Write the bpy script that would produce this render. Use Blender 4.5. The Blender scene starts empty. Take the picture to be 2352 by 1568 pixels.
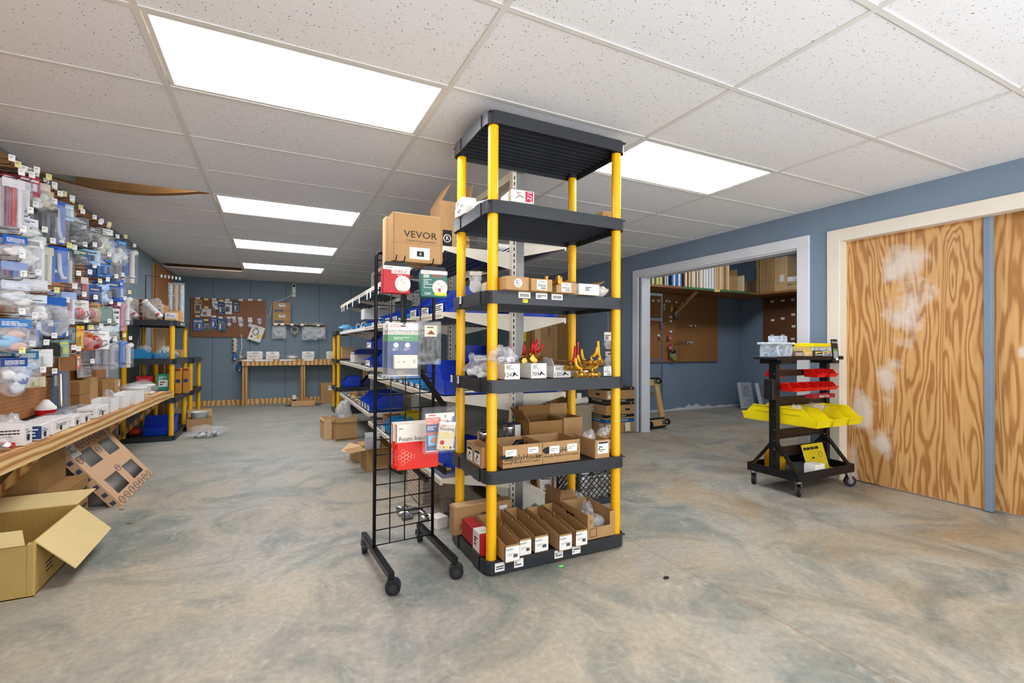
# A supply shop: steel and plastic shelving, a pegboard wall, grid rack, tool cart and sliding plywood doors.
import bpy, math, random
from mathutils import Vector as V3, Matrix as MX, Euler
RND = random.Random(11)
SC = bpy.context.scene
COL = SC.collection
PI = math.pi
CEIL = 2.37
# ---------------------------------------------------------------- materials
def lin(h):
    c = [int(h[i:i+2], 16) / 255 for i in (0, 2, 4)]
    return [x / 12.92 if x <= .04045 else ((x + .055) / 1.055) ** 2.4 for x in c]
MATS = {}
def newmat(name):
    m = bpy.data.materials.new(name); m.use_nodes = True
    nt = m.node_tree; b = nt.nodes['Principled BSDF']
    return m, nt, b
def mat(h, r=.55, m=0, n=.06, s=9, spec=.4, em=0, bump=0, coat=0):
    """plain procedural paint / plastic / metal with a slight mottling"""
    k = (h, r, m, n, s, em, bump, coat)
    if k in MATS: return MATS[k]
    ma, nt, b = newmat('surface_' + h)
    N, L = nt.nodes.new, nt.links.new
    c = lin(h)
    b.inputs['Roughness'].default_value = r
    b.inputs['Metallic'].default_value = m
    b.inputs['Specular IOR Level'].default_value = spec
    if coat: b.inputs['Coat Weight'].default_value = coat
    if em:
        b.inputs['Emission Color'].default_value = (*c, 1); b.inputs['Emission Strength'].default_value = em
    if n or bump:
        tc = N('ShaderNodeTexCoord'); no = N('ShaderNodeTexNoise')
        no.inputs['Scale'].default_value = s; no.inputs['Detail'].default_value = 4
        L(tc.outputs['Object'], no.inputs['Vector'])
        mr = N('ShaderNodeMapRange'); mr.inputs[3].default_value = 1 - n * 2; mr.inputs[4].default_value = 1 + n * 2
        L(no.outputs['Fac'], mr.inputs[0])
        mu = N('ShaderNodeMix'); mu.data_type = 'RGBA'; mu.blend_type = 'MULTIPLY'; mu.inputs[0].default_value = 1
        mu.inputs[6].default_value = (*c, 1); L(mr.outputs[0], mu.inputs[7]); L(mu.outputs[2], b.inputs['Base Color'])
        if bump:
            bp = N('ShaderNodeBump'); bp.inputs['Strength'].default_value = bump; bp.inputs['Distance'].default_value = .01
            L(no.outputs['Fac'], bp.inputs['Height']); L(bp.outputs[0], b.inputs['Normal'])
    else:
        b.inputs['Base Color'].default_value = (*c, 1)
    MATS[k] = ma
    return ma
def clear(h='f2f5f8', a=.3, r=.12, s=14):
    """thin crinkled clear plastic"""
    k = ('clear', h, a, r, s)
    if k in MATS: return MATS[k]
    ma, nt, b = newmat('clear_plastic_' + h)
    N, L = nt.nodes.new, nt.links.new
    b.inputs['Base Color'].default_value = (*lin(h), 1); b.inputs['Roughness'].default_value = r
    tc = N('ShaderNodeTexCoord'); no = N('ShaderNodeTexNoise'); no.inputs['Scale'].default_value = s; no.inputs['Detail'].default_value = 3
    no.inputs['Distortion'].default_value = 1.5
    L(tc.outputs['Object'], no.inputs['Vector'])
    bp = N('ShaderNodeBump'); bp.inputs['Strength'].default_value = .8; bp.inputs['Distance'].default_value = .02
    L(no.outputs['Fac'], bp.inputs['Height']); L(bp.outputs[0], b.inputs['Normal'])
    t = N('ShaderNodeBsdfTransparent'); mx = N('ShaderNodeMixShader')
    mr = N('ShaderNodeMapRange'); mr.inputs[1].default_value = .35; mr.inputs[2].default_value = .75
    mr.inputs[3].default_value = a * .5; mr.inputs[4].default_value = min(1, a * 1.7)
    L(no.outputs['Fac'], mr.inputs[0]); L(mr.outputs[0], mx.inputs[0])
    L(t.outputs[0], mx.inputs[1]); L(b.outputs[0], mx.inputs[2])
    L(mx.outputs[0], nt.nodes['Material Output'].inputs['Surface'])
    MATS[k] = ma
    return ma
def ramp(nt, stops):
    r = nt.nodes.new('ShaderNodeValToRGB'); e = r.color_ramp.elements
    while len(e) < len(stops): e.new(.5)
    for i, (p, h) in enumerate(stops):
        e[i].position = p; e[i].color = (*lin(h), 1)
    return r
def fibre(name, stops, scale=(1, 1, 1), nscale=3, wav=6, dist=6, axis='X', r=.6, seed=0, warp=(0, 0, 0)):
    """wood: distorted bands stretched along the grain"""
    k = ('wood', name)
    if k in MATS: return MATS[k]
    ma, nt, b = newmat(name); N, L = nt.nodes.new, nt.links.new
    tc = N('ShaderNodeTexCoord'); mp = N('ShaderNodeMapping'); mp.inputs['Scale'].default_value = scale
    mp.inputs['Location'].default_value = (seed, seed * .7, seed * .3)
    L(tc.outputs['Object'], mp.inputs['Vector'])
    w = N('ShaderNodeTexWave'); w.wave_type = 'BANDS'; w.bands_direction = axis
    w.inputs['Scale'].default_value = wav; w.inputs['Distortion'].default_value = dist
    w.inputs['Detail'].default_value = 2.5; w.inputs['Detail Scale'].default_value = nscale
    L(mp.outputs[0], w.inputs['Vector'])
    rp = ramp(nt, stops); L(w.outputs['Fac'], rp.inputs[0])
    no = N('ShaderNodeTexNoise'); no.inputs['Scale'].default_value = 2.5; L(mp.outputs[0], no.inputs['Vector'])
    mr = N('ShaderNodeMapRange'); mr.inputs[3].default_value = .8; mr.inputs[4].default_value = 1.15; L(no.outputs['Fac'], mr.inputs[0])
    mu = N('ShaderNodeMix'); mu.data_type = 'RGBA'; mu.blend_type = 'MULTIPLY'; mu.inputs[0].default_value = 1
    L(rp.outputs[0], mu.inputs[6]); L(mr.outputs[0], mu.inputs[7]); L(mu.outputs[2], b.inputs['Base Color'])
    b.inputs['Roughness'].default_value = r
    MATS[k] = ma
    return ma
def board(name, h, hh='20140c', pitch=.0254, rad=.13, uv=('Y', 'Z')):
    """hardboard with a grid of holes"""
    k = ('peg', name)
    if k in MATS: return MATS[k]
    ma, nt, b = newmat(name); N, L = nt.nodes.new, nt.links.new
    tc = N('ShaderNodeTexCoord'); sp = N('ShaderNodeSeparateXYZ'); L(tc.outputs['Object'], sp.inputs[0])
    sq = []
    for ax in uv:
        d = N('ShaderNodeMath'); d.operation = 'DIVIDE'; d.inputs[1].default_value = pitch; L(sp.outputs[ax], d.inputs[0])
        f = N('ShaderNodeMath'); f.operation = 'FRACT'; L(d.outputs[0], f.inputs[0])
        u = N('ShaderNodeMath'); u.operation = 'SUBTRACT'; u.inputs[1].default_value = .5; L(f.outputs[0], u.inputs[0])
        p = N('ShaderNodeMath'); p.operation = 'MULTIPLY'; L(u.outputs[0], p.inputs[0]); L(u.outputs[0], p.inputs[1]); sq.append(p)
    a = N('ShaderNodeMath'); a.operation = 'ADD'; L(sq[0].outputs[0], a.inputs[0]); L(sq[1].outputs[0], a.inputs[1])
    lt = N('ShaderNodeMath'); lt.operation = 'LESS_THAN'; lt.inputs[1].default_value = rad * rad; L(a.outputs[0], lt.inputs[0])
    no = N('ShaderNodeTexNoise'); no.inputs['Scale'].default_value = 40; no.inputs['Detail'].default_value = 6; L(tc.outputs['Object'], no.inputs['Vector'])
    mr = N('ShaderNodeMapRange'); mr.inputs[3].default_value = .8; mr.inputs[4].default_value = 1.2; L(no.outputs['Fac'], mr.inputs[0])
    mu = N('ShaderNodeMix'); mu.data_type = 'RGBA'; mu.blend_type = 'MULTIPLY'; mu.inputs[0].default_value = 1
    mu.inputs[6].default_value = (*lin(h), 1); L(mr.outputs[0], mu.inputs[7])
    mx = N('ShaderNodeMix'); mx.data_type = 'RGBA'; L(lt.outputs[0], mx.inputs[0]); L(mu.outputs[2], mx.inputs[6]); mx.inputs[7].default_value = (*lin(hh), 1)
    L(mx.outputs[2], b.inputs['Base Color']); b.inputs['Roughness'].default_value = .6
    MATS[k] = ma
    return ma
# common colours
KRAFT = mat('b08a5c', .8, n=.07, s=5); KRAFTD = mat('96703f', .85, n=.08, s=5); KRAFTL = mat('d2b184', .8, n=.05, s=5)
KIN = mat('a9844f', .85, n=.08, s=7)
WHITE = mat('ece9e2', .55, n=.03); PAPER = mat('f4f3ee', .7, n=.02); BLACK = mat('17171a', .45, n=.1)
INK = mat('1c1a1c', .7, n=0); RED = mat('c3161c', .4); YEL = mat('f2b705', .38, n=.03, s=3)
PBLACK = mat('2b2e33', .4, n=.12, s=6); BMET = mat('151517', .35, m=.3, n=.05); CHROME = mat('c8cacc', .2, m=1, n=.03)
BINB = mat('0b3fc0', .35, n=.05); BINY = mat('e6d30c', .4, n=.04); BINR = mat('d3160f', .4, n=.05); BINC = mat('2b8fc9', .4)
STEEL = mat('7d8085', .4, m=.5, n=.08); CREAM = mat('d8cfba', .5, n=.04); BAG = clear(a=.2); BAGM = clear('e8edf2', .5)
PRINT = mat('e9e4d8', .5, n=.02); TAG = mat('f3f2ee', .6, n=.02); TAGY = mat('efe7a0', .6, n=.02); NAVY = mat('20386e', .45); SKY = mat('3d8fd0', .4)
BRASS = mat('b58a3c', .3, m=.9); COPPER = mat('a0522d', .35, m=.7)
PINE = fibre('pine_board', [(0, 'a8713a'), (.45, 'd2a566'), (1, 'e2c189')], (2, .3, 2), 1.5, 2, 4, 'X')
PINEZ = fibre('pine_post', [(0, '8f5a28'), (.5, 'c08f4f'), (1, 'd3a765')], (3, 3, .3), 1.5, 2, 4, 'X', seed=3)
# ---------------------------------------------------------------- mesh builder
class G:
    def __init__(s): s.v = []; s.f = []; s.m = []; s.sm = []; s.ms = []
    def mi(s, m):
        if m not in s.ms: s.ms.append(m)
        return s.ms.index(m)
    def add(s, vs, fs, m, sm=False):
        b = len(s.v); i = s.mi(m)
        s.v += [tuple(v) for v in vs]
        for f in fs: s.f.append([b + k for k in f]); s.m.append(i); s.sm.append(sm)
        return s
    def mark(s): return len(s.v)
    def move(s, k, M):
        for i in range(k, len(s.v)): s.v[i] = tuple(M @ V3(s.v[i]))
        return s
    def box(s, m, lo, hi, ch=0):
        x, y, z = lo; X, Y, Z = hi
        if not ch:
            return s.add([(x,y,z),(X,y,z),(X,Y,z),(x,Y,z),(x,y,Z),(X,y,Z),(X,Y,Z),(x,Y,Z)],
                         [(0,3,2,1),(4,5,6,7),(0,1,5,4),(1,2,6,5),(2,3,7,6),(3,0,4,7)], m)
        c = ch; pr = [(x+c,y),(X-c,y),(X,y+c),(X,Y-c),(X-c,Y),(x+c,Y),(x,Y-c),(x,y+c)]
        pi = [(x+c,y+c),(X-c,y+c),(X-c,y+c),(X-c,Y-c),(X-c,Y-c),(x+c,Y-c),(x+c,Y-c),(x+c,y+c)]
        vs = [(*p, z) for p in pi] + [(*p, z+c) for p in pr] + [(*p, Z-c) for p in pr] + [(*p, Z) for p in pi]
        fs = [tuple(reversed(range(8))), tuple(range(24, 32))]
        for k in range(3):
            for i in range(8):
                j = (i + 1) % 8; fs.append((k*8+i, k*8+j, k*8+8+j, k*8+8+i))
        return s.add(vs, fs, m)
    def cb(s, m, c, d, ch=0): return s.box(m, [c[i]-d[i]/2 for i in range(3)], [c[i]+d[i]/2 for i in range(3)], ch)
    def bar(s, m, a, b, w, h=None, up=(0, 0, 1)):
        """square bar from a to b"""
        a, b = V3(a), V3(b); h = h or w; d = (b - a).normalized(); u = V3(up)
        if abs(d.dot(u)) > .98: u = V3((0, 1, 0))
        sx = d.cross(u).normalized() * (w / 2); sz = sx.cross(d).normalized() * (h / 2)
        vs = [p + q for p in (a, b) for q in (-sx - sz, sx - sz, sx + sz, -sx + sz)]
        return s.add(vs, [(0,1,2,3),(7,6,5,4),(0,4,5,1),(1,5,6,2),(2,6,7,3),(3,7,4,0)], m)
    def cyl(s, m, a, b, r, r2=None, n=14, caps=True, sm=True):
        a, b = V3(a), V3(b); r2 = r if r2 is None else r2; d = (b - a).normalized()
        u = V3((0, 0, 1)) if abs(d.z) < .9 else V3((1, 0, 0)); x = d.cross(u).normalized(); y = d.cross(x)
        vs = [p + (x * math.cos(t) + y * math.sin(t)) * q for p, q in ((a, r), (b, r2)) for t in [2*PI*i/n for i in range(n)]]
        s.add(vs, [(i, n+i, n+(i+1) % n, (i+1) % n) for i in range(n)], m, sm)
        if caps:
            s.add(vs[:n], [tuple(range(n))], m); s.add(vs[n:], [tuple(reversed(range(n)))], m)
        return s
    def tube(s, m, pts, r, n=6, closed=False):
        P = [V3(p) for p in pts]; k = len(P); vs = []; pv = None
        for i in range(k):
            a = P[i-1] if (i or closed) else P[i]; b = P[(i+1) % k] if (i < k-1 or closed) else P[i]
            d = (b - a).normalized()
            u = pv if pv is not None else (V3((0, 0, 1)) if abs(d.z) < .9 else V3((1, 0, 0)))
            x = d.cross(u); x = x.normalized() if x.length > 1e-5 else V3((1, 0, 0)); y = x.cross(d).normalized(); pv = y
            rr = r[i] if isinstance(r, (list, tuple)) else r
            vs += [P[i] + (x * math.cos(t) + y * math.sin(t)) * rr for t in [2*PI*j/n for j in range(n)]]
        fs = [(i*n+j, i*n+(j+1) % n, ((i+1) % k)*n+(j+1) % n, ((i+1) % k)*n+j) for i in range(k if closed else k-1) for j in range(n)]
        if not closed: fs += [tuple(reversed(range(n))), tuple(range((k-1)*n, k*n))]
        return s.add(vs, fs, m, True)
    def lathe(s, m, prof, o=(0, 0, 0), n=16, ax='z'):
        vs = []
        for r, h in prof:
            for i in range(n):
                t = 2*PI*i/n; p = (r*math.cos(t), r*math.sin(t), h)
                if ax == 'x': p = (p[2], p[0], p[1])
                if ax == 'y': p = (p[0], p[2], p[1])
                vs.append((p[0]+o[0], p[1]+o[1], p[2]+o[2]))
        k = len(prof); fs = [(i*n+j, i*n+(j+1) % n, (i+1)*n+(j+1) % n, (i+1)*n+j) for i in range(k-1) for j in range(n)]
        if ax == 'y': fs = [tuple(reversed(f)) for f in fs]
        return s.add(vs, fs, m, True)
    def poly(s, m, pts): return s.add(pts, [tuple(range(len(pts)))], m)
    def prism(s, m, pts, d):
        """flat outline pts pushed along vector d"""
        k = len(pts); d = V3(d); vs = [V3(p) for p in pts] + [V3(p) + d for p in pts]
        return s.add(vs, [tuple(range(k)), tuple(reversed(range(k, 2*k)))] + [(i, k+i, k+(i+1) % k, (i+1) % k) for i in range(k)], m)
    def rect(s, m, o, u, v, du, dv, lift=.0008):
        """thin printed patch on a face: centre o, unit axes u, v"""
        o, u, v = V3(o), V3(u), V3(v); n = u.cross(v).normalized() * lift
        a, b = u * (du / 2), v * (dv / 2)
        return s.add([o-a-b+n, o+a-b+n, o+a+b+n, o-a+b+n], [(0, 1, 2, 3)], m)
    def text(s, m, t, o, u, v, h, lift=.0012, al='CENTER', wide=1):
        """lettering of height h, centred on o, reading along u"""
        me = glyphs(t, al); u, v, o = V3(u), V3(v), V3(o); n = u.cross(v).normalized() * lift
        return s.add([o + u*(p.x*h*wide) + v*(p.y*h) + n for p in me[0]], me[1], m)
    def lines(s, m, o, u, v, w, h, rows, fill=.55, seed=1):
        """rows of small print, as dashes"""
        rn = random.Random(seed); o, u, v = V3(o), V3(u), V3(v)
        for i in range(rows):
            y = h/2 - h*(i+.5)/rows; x = -w/2
            while x < w/2 - .002:
                l = min(w*rn.uniform(.08, .28), w/2 - x)
                s.rect(m, o + u*(x + l/2) + v*y, u, v, l*.86, h/rows*fill); x += l
                if rn.random() < .12: break
        return s
    def blob(s, m, c, r, n=10, k=7, amp=.18, seed=1, sm=True):
        """lumpy closed form, radii r"""
        rn = random.Random(seed); vs = [(c[0], c[1], c[2]-r[2])]; ph = [rn.uniform(0, 6.28) for _ in range(8)]
        for i in range(1, k):
            a = -PI/2 + PI*i/k
            for j in range(n):
                t = 2*PI*j/n
                q = 1 + amp*(math.sin(3*t+ph[0]+2*a)+math.sin(5*t+ph[1])*.5+math.sin(4*a+ph[2]+t)*.7+rn.uniform(-.6, .6))/2
                vs.append((c[0]+r[0]*math.cos(a)*math.cos(t)*q, c[1]+r[1]*math.cos(a)*math.sin(t)*q, c[2]+r[2]*math.sin(a)*(q if a > 0 else 1)))
        vs.append((c[0], c[1], c[2]+r[2])); L = len(vs)-1
        fs = [(0, 1+(j+1) % n, 1+j) for j in range(n)]
        for i in range(k-2):
            for j in range(n): fs.append((1+i*n+j, 1+i*n+(j+1) % n, 1+(i+1)*n+(j+1) % n, 1+(i+1)*n+j))
        fs += [(L, 1+(k-2)*n+j, 1+(k-2)*n+(j+1) % n) for j in range(n)]
        return s.add(vs, fs, m, sm)
    def put(s, name, parent=None, loc=(0, 0, 0), rz=0, rot=None):
        me = bpy.data.meshes.new(name); me.from_pydata(s.v, [], s.f)
        for m in s.ms: me.materials.append(m)
        me.polygons.foreach_set('material_index', s.m); me.polygons.foreach_set('use_smooth', s.sm); me.update()
        o = bpy.data.objects.new(name, me); COL.objects.link(o); o.location = loc
        o.rotation_euler = rot or (0, 0, rz)
        if parent: o.parent = parent
        return o
GL = {}
def glyphs(t, al):
    if (t, al) in GL: return GL[t, al]
    cu = bpy.data.curves.new('lettering', 'FONT'); cu.body = t; cu.align_x = al; cu.align_y = 'CENTER'; cu.resolution_u = 2; cu.size = 1.35
    o = bpy.data.objects.new('lettering', cu); COL.objects.link(o)
    me = bpy.data.meshes.new_from_object(o)
    GL[t, al] = ([v.co.copy() for v in me.vertices], [tuple(p.vertices) for p in me.polygons])
    bpy.data.objects.remove(o); bpy.data.curves.remove(cu); bpy.data.meshes.remove(me)
    return GL[t, al]
X, Y, Z = V3((1, 0, 0)), V3((0, 1, 0)), V3((0, 0, 1))
# ---------------------------------------------------------------- things
def tag(o, label, cat, group=None, kind=None):
    o['label'] = label; o['category'] = cat
    if group: o['group'] = group
    if kind: o['kind'] = kind
    return o
def thing(name, label, cat, loc=(0, 0, 0), rz=0, group=None, rot=None):
    o = bpy.data.objects.new(name, None); COL.objects.link(o); o.location = loc; o.rotation_euler = rot or (0, 0, rz)
    o.empty_display_size = .05
    return tag(o, label, cat, group)
def struct(g, name, loc=(0, 0, 0), rz=0):
    o = g.put(name, None, loc, rz); o['kind'] = 'structure'; return o
def dup(o, loc, rz=None, label=None, group=None, rot=None):
    r = o.copy(); COL.objects.link(r); r.location = loc
    if rz is not None: r.rotation_euler = (0, 0, rz)
    if rot: r.rotation_euler = rot
    if label: r['label'] = label
    if group: r['group'] = group
    for ch in list(o.children):
        c = ch.copy(); COL.objects.link(c); c.parent = r
        for g in list(ch.children):
            d = g.copy(); COL.objects.link(d); d.parent = c
    return r
# ---------------------------------------------------------------- camera
cam = bpy.data.cameras.new('camera'); co = bpy.data.objects.new('camera', cam); COL.objects.link(co); SC.camera = co
cam.sensor_width = 36; cam.lens = 1097.6156 / 2352 * 36; cam.clip_start = .05; cam.clip_end = 60
co.matrix_world = MX(((0.895, -0.009, -0.446, 0.47), (-0.446, -0.007, -0.895, -2.183), (0.005, 1, -0.01, 1.127), (0, 0, 0, 1)))
SC.view_settings.view_transform = 'Standard'; SC.view_settings.look = 'None'; SC.view_settings.gamma = 1; SC.view_settings.use_curve_mapping = False
SC.view_settings.exposure = EXPO = .6
cy = SC.cycles; cy.use_denoising = True; cy.max_bounces = 7; cy.diffuse_bounces = 4; cy.glossy_bounces = 3; cy.transparent_max_bounces = 14; cy.transmission_bounces = 3
cy.sample_clamp_indirect = 6; cy.caustics_reflective = False; cy.caustics_refractive = False
# open end behind the camera: added fill glow, brighter below horizon to light ceiling
wd = bpy.data.worlds.new('shop'); SC.world = wd; wd.use_nodes = True
wn = wd.node_tree; wg = wn.nodes['Background']; wg.inputs[1].default_value = 1.0
wt = wn.nodes.new('ShaderNodeTexCoord'); ws_ = wn.nodes.new('ShaderNodeSeparateXYZ'); wn.links.new(wt.outputs['Generated'], ws_.inputs[0])
wm = wn.nodes.new('ShaderNodeMapRange'); wm.inputs[1].default_value = -.35; wm.inputs[2].default_value = .25; wn.links.new(ws_.outputs['Z'], wm.inputs[0])
wx = wn.nodes.new('ShaderNodeMix'); wx.data_type = 'RGBA'; wx.inputs[6].default_value = (4.2, 4.3, 4.5, 1); wx.inputs[7].default_value = (1.0, 1.05, 1.1, 1); wn.links.new(wm.outputs[0], wx.inputs[0]); wn.links.new(wx.outputs[2], wg.inputs[0])
# ---------------------------------------------------------------- surfaces of the room
def concrete():
    ma, nt, b = newmat('stained_concrete'); N, L = nt.nodes.new, nt.links.new
    tc = N('ShaderNodeTexCoord')
    def noise(sc, det, dist=0, loc=0, stretch=(1, 1, 1)):
        mp = N('ShaderNodeMapping'); mp.inputs['Location'].default_value = (loc, loc * .6, 0); mp.inputs['Scale'].default_value = stretch
        L(tc.outputs['Object'], mp.inputs[0]); n = N('ShaderNodeTexNoise'); n.inputs['Scale'].default_value = sc; n.inputs['Detail'].default_value = det
        n.inputs['Distortion'].default_value = dist; n.inputs['Roughness'].default_value = .62; L(mp.outputs[0], n.inputs['Vector']); return n
    def mixc(f, a, h):
        m = N('ShaderNodeMix'); m.data_type = 'RGBA'; L(f, m.inputs[0])
        if isinstance(a, str): m.inputs[6].default_value = (*lin(a), 1)
        else: L(a, m.inputs[6])
        if isinstance(h, str): m.inputs[7].default_value = (*lin(h), 1)
        else: L(h, m.inputs[7])
        return m.outputs[2]
    def band(n, a, z, lo=0, hi=1):
        m = N('ShaderNodeMapRange'); m.inputs[1].default_value = a; m.inputs[2].default_value = z; m.inputs[3].default_value = lo; m.inputs[4].default_value = hi
        L(n, m.inputs[0]); return m.outputs[0]
    def mul(a, c):
        m = N('ShaderNodeMath'); m.operation = 'MULTIPLY'; L(a, m.inputs[0])
        if isinstance(c, float): m.inputs[1].default_value = c
        else: L(c, m.inputs[1])
        return m.outputs[0]
    sp = N('ShaderNodeSeparateXYZ'); L(tc.outputs['Object'], sp.inputs[0])
    big = noise(.7, 5, .6, 3.1); mid = noise(2.2, 8, 1.2, 7.7); mid2 = noise(1.6, 7, 1.5, 13.3); fine = noise(34, 5, 0, 1); tro = noise(6, 6, 1.8, 21, (1.6, 1, 1))
    c = mixc(band(big.outputs['Fac'], .38, .62), 'a29e95', 'ab9f8a')          # grey-beige to tan
    c = mixc(band(mid.outputs['Fac'], .5, .72, 0, .75), c, '959a90')          # cool grey bloom
    c = mixc(band(mid2.outputs['Fac'], .46, .66, 0, .8), c, '66716e')        # blue-green stain
    c = mixc(band(tro.outputs['Fac'], .56, .76, 0, .55), c, 'c4bcab')         # pale trowel marks
    far = band(sp.outputs['Y'], 1.2, 4.5, 0, .55); c = mixc(far, c, '9a9a93')  # greyer slab at the far end
    rust = noise(1.1, 6, 1, 31); east = band(sp.outputs['X'], 1.6, 3.4, 0, .6)
    c = mixc(mul(band(rust.outputs['Fac'], .44, .66), east), c, 'a08256')     # rusty tan patches, east bay
    dark = noise(1.3, 7, 1.4, 45); c = mixc(mul(band(dark.outputs['Fac'], .55, .75, 0, .8), east), c, '5c574b')
    sc2 = noise(5, 3, 3, 61, (.35, 3, 1)); c = mixc(mul(band(sc2.outputs['Fac'], .7, .74, 0, .8), east), c, 'd6cfc0')   # white scuffs
    spk = noise(90, 2, 0, 5); c = mixc(band(spk.outputs['Fac'], .66, .74, 0, .6), c, '5a564c')
    f = band(fine.outputs['Fac'], .25, .75, .8, 1.14); mm = N('ShaderNodeMix'); mm.data_type = 'RGBA'; mm.blend_type = 'MULTIPLY'; mm.inputs[0].default_value = 1
    L(c, mm.inputs[6]); L(f, mm.inputs[7]); c = mm.outputs[2]
    # sawn control joints
    for ax, oth, at, lo, hi, sl in (('Y', 'X', .735, -1.2, 2.36, -.083), ('X', 'Y', 2.34, -3.6, 9, -.01)):
        s1 = N('ShaderNodeMath'); s1.operation = 'MULTIPLY_ADD'; s1.inputs[1].default_value = -sl; L(sp.outputs[oth], s1.inputs[0]); L(sp.outputs[ax], s1.inputs[2])
        d = N('ShaderNodeMath'); d.operation = 'SUBTRACT'; d.inputs[1].default_value = at; L(s1.outputs[0], d.inputs[0])
        w = N('ShaderNodeMath'); w.operation = 'MULTIPLY_ADD'; w.inputs[1].default_value = .012; w.inputs[2].default_value = -.006; L(noise(9, 3, 0, 2).outputs['Fac'], w.inputs[0])
        e = N('ShaderNodeMath'); e.operation = 'ADD'; L(d.outputs[0], e.inputs[0]); L(w.outputs[0], e.inputs[1])
        ab = N('ShaderNodeMath'); ab.operation = 'ABSOLUTE'; L(e.outputs[0], ab.inputs[0])
        c = mixc(band(ab.outputs[0], .0032, .0018, 0, .7), c, '8a5a36')
    L(c, b.inputs['Base Color'])
    rg = band(mid.outputs['Fac'], .3, .7, .42, .62); L(rg, b.inputs['Roughness']); b.inputs['Specular IOR Level'].default_value = .35
    bp = N('ShaderNodeBump'); bp.inputs['Strength'].default_value = .12; bp.inputs['Distance'].default_value = .004; L(fine.outputs['Fac'], bp.inputs['Height']); L(bp.outputs[0], b.inputs['Normal'])
    return ma
def tilemat():
    ma, nt, b = newmat('fissured_ceiling_tile'); N, L = nt.nodes.new, nt.links.new
    tc = N('ShaderNodeTexCoord'); mp = N('ShaderNodeMapping'); mp.inputs['Scale'].default_value = (1, .6, 1); mp.inputs['Rotation'].default_value = (0, 0, .6)
    L(tc.outputs['Object'], mp.inputs[0])
    v = N('ShaderNodeTexVoronoi'); v.inputs['Scale'].default_value = 105; L(mp.outputs[0], v.inputs['Vector'])
    n = N('ShaderNodeTexNoise'); n.inputs['Scale'].default_value = 60; n.inputs['Detail'].default_value = 2; L(tc.outputs['Object'], n.inputs['Vector'])
    th = N('ShaderNodeMapRange'); th.inputs[1].default_value = .46; th.inputs[2].default_value = .68; th.inputs[3].default_value = .05; th.inputs[4].default_value = .27
    L(n.outputs['Fac'], th.inputs[0])
    lt = N('ShaderNodeMath'); lt.operation = 'LESS_THAN'; L(v.outputs['Distance'], lt.inputs[0]); L(th.outputs[0], lt.inputs[1])
    n2 = N('ShaderNodeTexNoise'); n2.inputs['Scale'].default_value = 300; L(tc.outputs['Object'], n2.inputs['Vector'])
    rp = ramp(nt, [(.3, 'e0e2e4'), (.7, 'eef0f2')]); L(n2.outputs['Fac'], rp.inputs[0])
    m = N('ShaderNodeMix'); m.data_type = 'RGBA'; L(lt.outputs[0], m.inputs[0]); L(rp.outputs[0], m.inputs[6]); m.inputs[7].default_value = (*lin('77756f'), 1)
    L(m.outputs[2], b.inputs['Base Color']); b.inputs['Roughness'].default_value = .9; b.inputs['Specular IOR Level'].default_value = .1
    return ma
def wallmat(name, h, grooves=None, at=0):
    ma, nt, b = newmat(name); N, L = nt.nodes.new, nt.links.new
    tc = N('ShaderNodeTexCoord'); n = N('ShaderNodeTexNoise'); n.inputs['Scale'].default_value = 110; n.inputs['Detail'].default_value = 3; L(tc.outputs['Object'], n.inputs['Vector'])
    n2 = N('ShaderNodeTexNoise'); n2.inputs['Scale'].default_value = 1.7; L(tc.outputs['Object'], n2.inputs['Vector'])
    a = N('ShaderNodeMapRange'); a.inputs[3].default_value = .9; a.inputs[4].default_value = 1.1; L(n2.outputs['Fac'], a.inputs[0])
    m = N('ShaderNodeMix'); m.data_type = 'RGBA'; m.blend_type = 'MULTIPLY'; m.inputs[0].default_value = 1; m.inputs[6].default_value = (*lin(h), 1); L(a.outputs[0], m.inputs[7])
    c = m.outputs[2]
    if grooves:
        sp = N('ShaderNodeSeparateXYZ'); L(tc.outputs['Object'], sp.inputs[0])
        q = N('ShaderNodeMath'); q.operation = 'ADD'; q.inputs[1].default_value = -at; L(sp.outputs[grooves], q.inputs[0])
        d = N('ShaderNodeMath'); d.operation = 'DIVIDE'; d.inputs[1].default_value = .61; L(q.outputs[0], d.inputs[0])
        f = N('ShaderNodeMath'); f.operation = 'FRACT'; L(d.outputs[0], f.inputs[0])
        l = N('ShaderNodeMath'); l.operation = 'LESS_THAN'; l.inputs[1].default_value = .012; L(f.outputs[0], l.inputs[0])
        x = N('ShaderNodeMix'); x.data_type = 'RGBA'; L(l.outputs[0], x.inputs[0]); L(c, x.inputs[6]); x.inputs[7].default_value = (*lin('3c464f'), 1); c = x.outputs[2]
    L(c, b.inputs['Base Color']); b.inputs['Roughness'].default_value = .6; b.inputs['Specular IOR Level'].default_value = .3
    bp = N('ShaderNodeBump'); bp.inputs['Strength'].default_value = .25; bp.inputs['Distance'].default_value = .003; L(n.outputs['Fac'], bp.inputs['Height']); L(bp.outputs[0], b.inputs['Normal'])
    return ma
WALLB = wallmat('blue_grey_wall', '7b8da0'); WALLP = wallmat('blue_grey_panelling', '768894', 'X', -.55); WALLL = wallmat('blue_grey_panelling_left', '8696a2', 'Y', .3)
TRIMW = mat('dcdfe4', .45, n=.05, s=4); TRIMC = mat('e6dfcf', .45, n=.04, s=4); TEE = mat('d9d9d4', .5, n=.02); OPAL = mat('f4f6fa', .5, n=0, em=11)
TILE = tilemat(); CORE = mat('6b4a2a', .95, n=.3, s=60)
g = G().box(concrete(), (-1.4, -3.7, -.1), (9, 8.5, 0)); struct(g, 'floor')
g = G().box(WALLL, (-1.24, -3.7, 0), (-1.092, 8.3, 2.75)); struct(g, 'wall_left')
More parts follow.
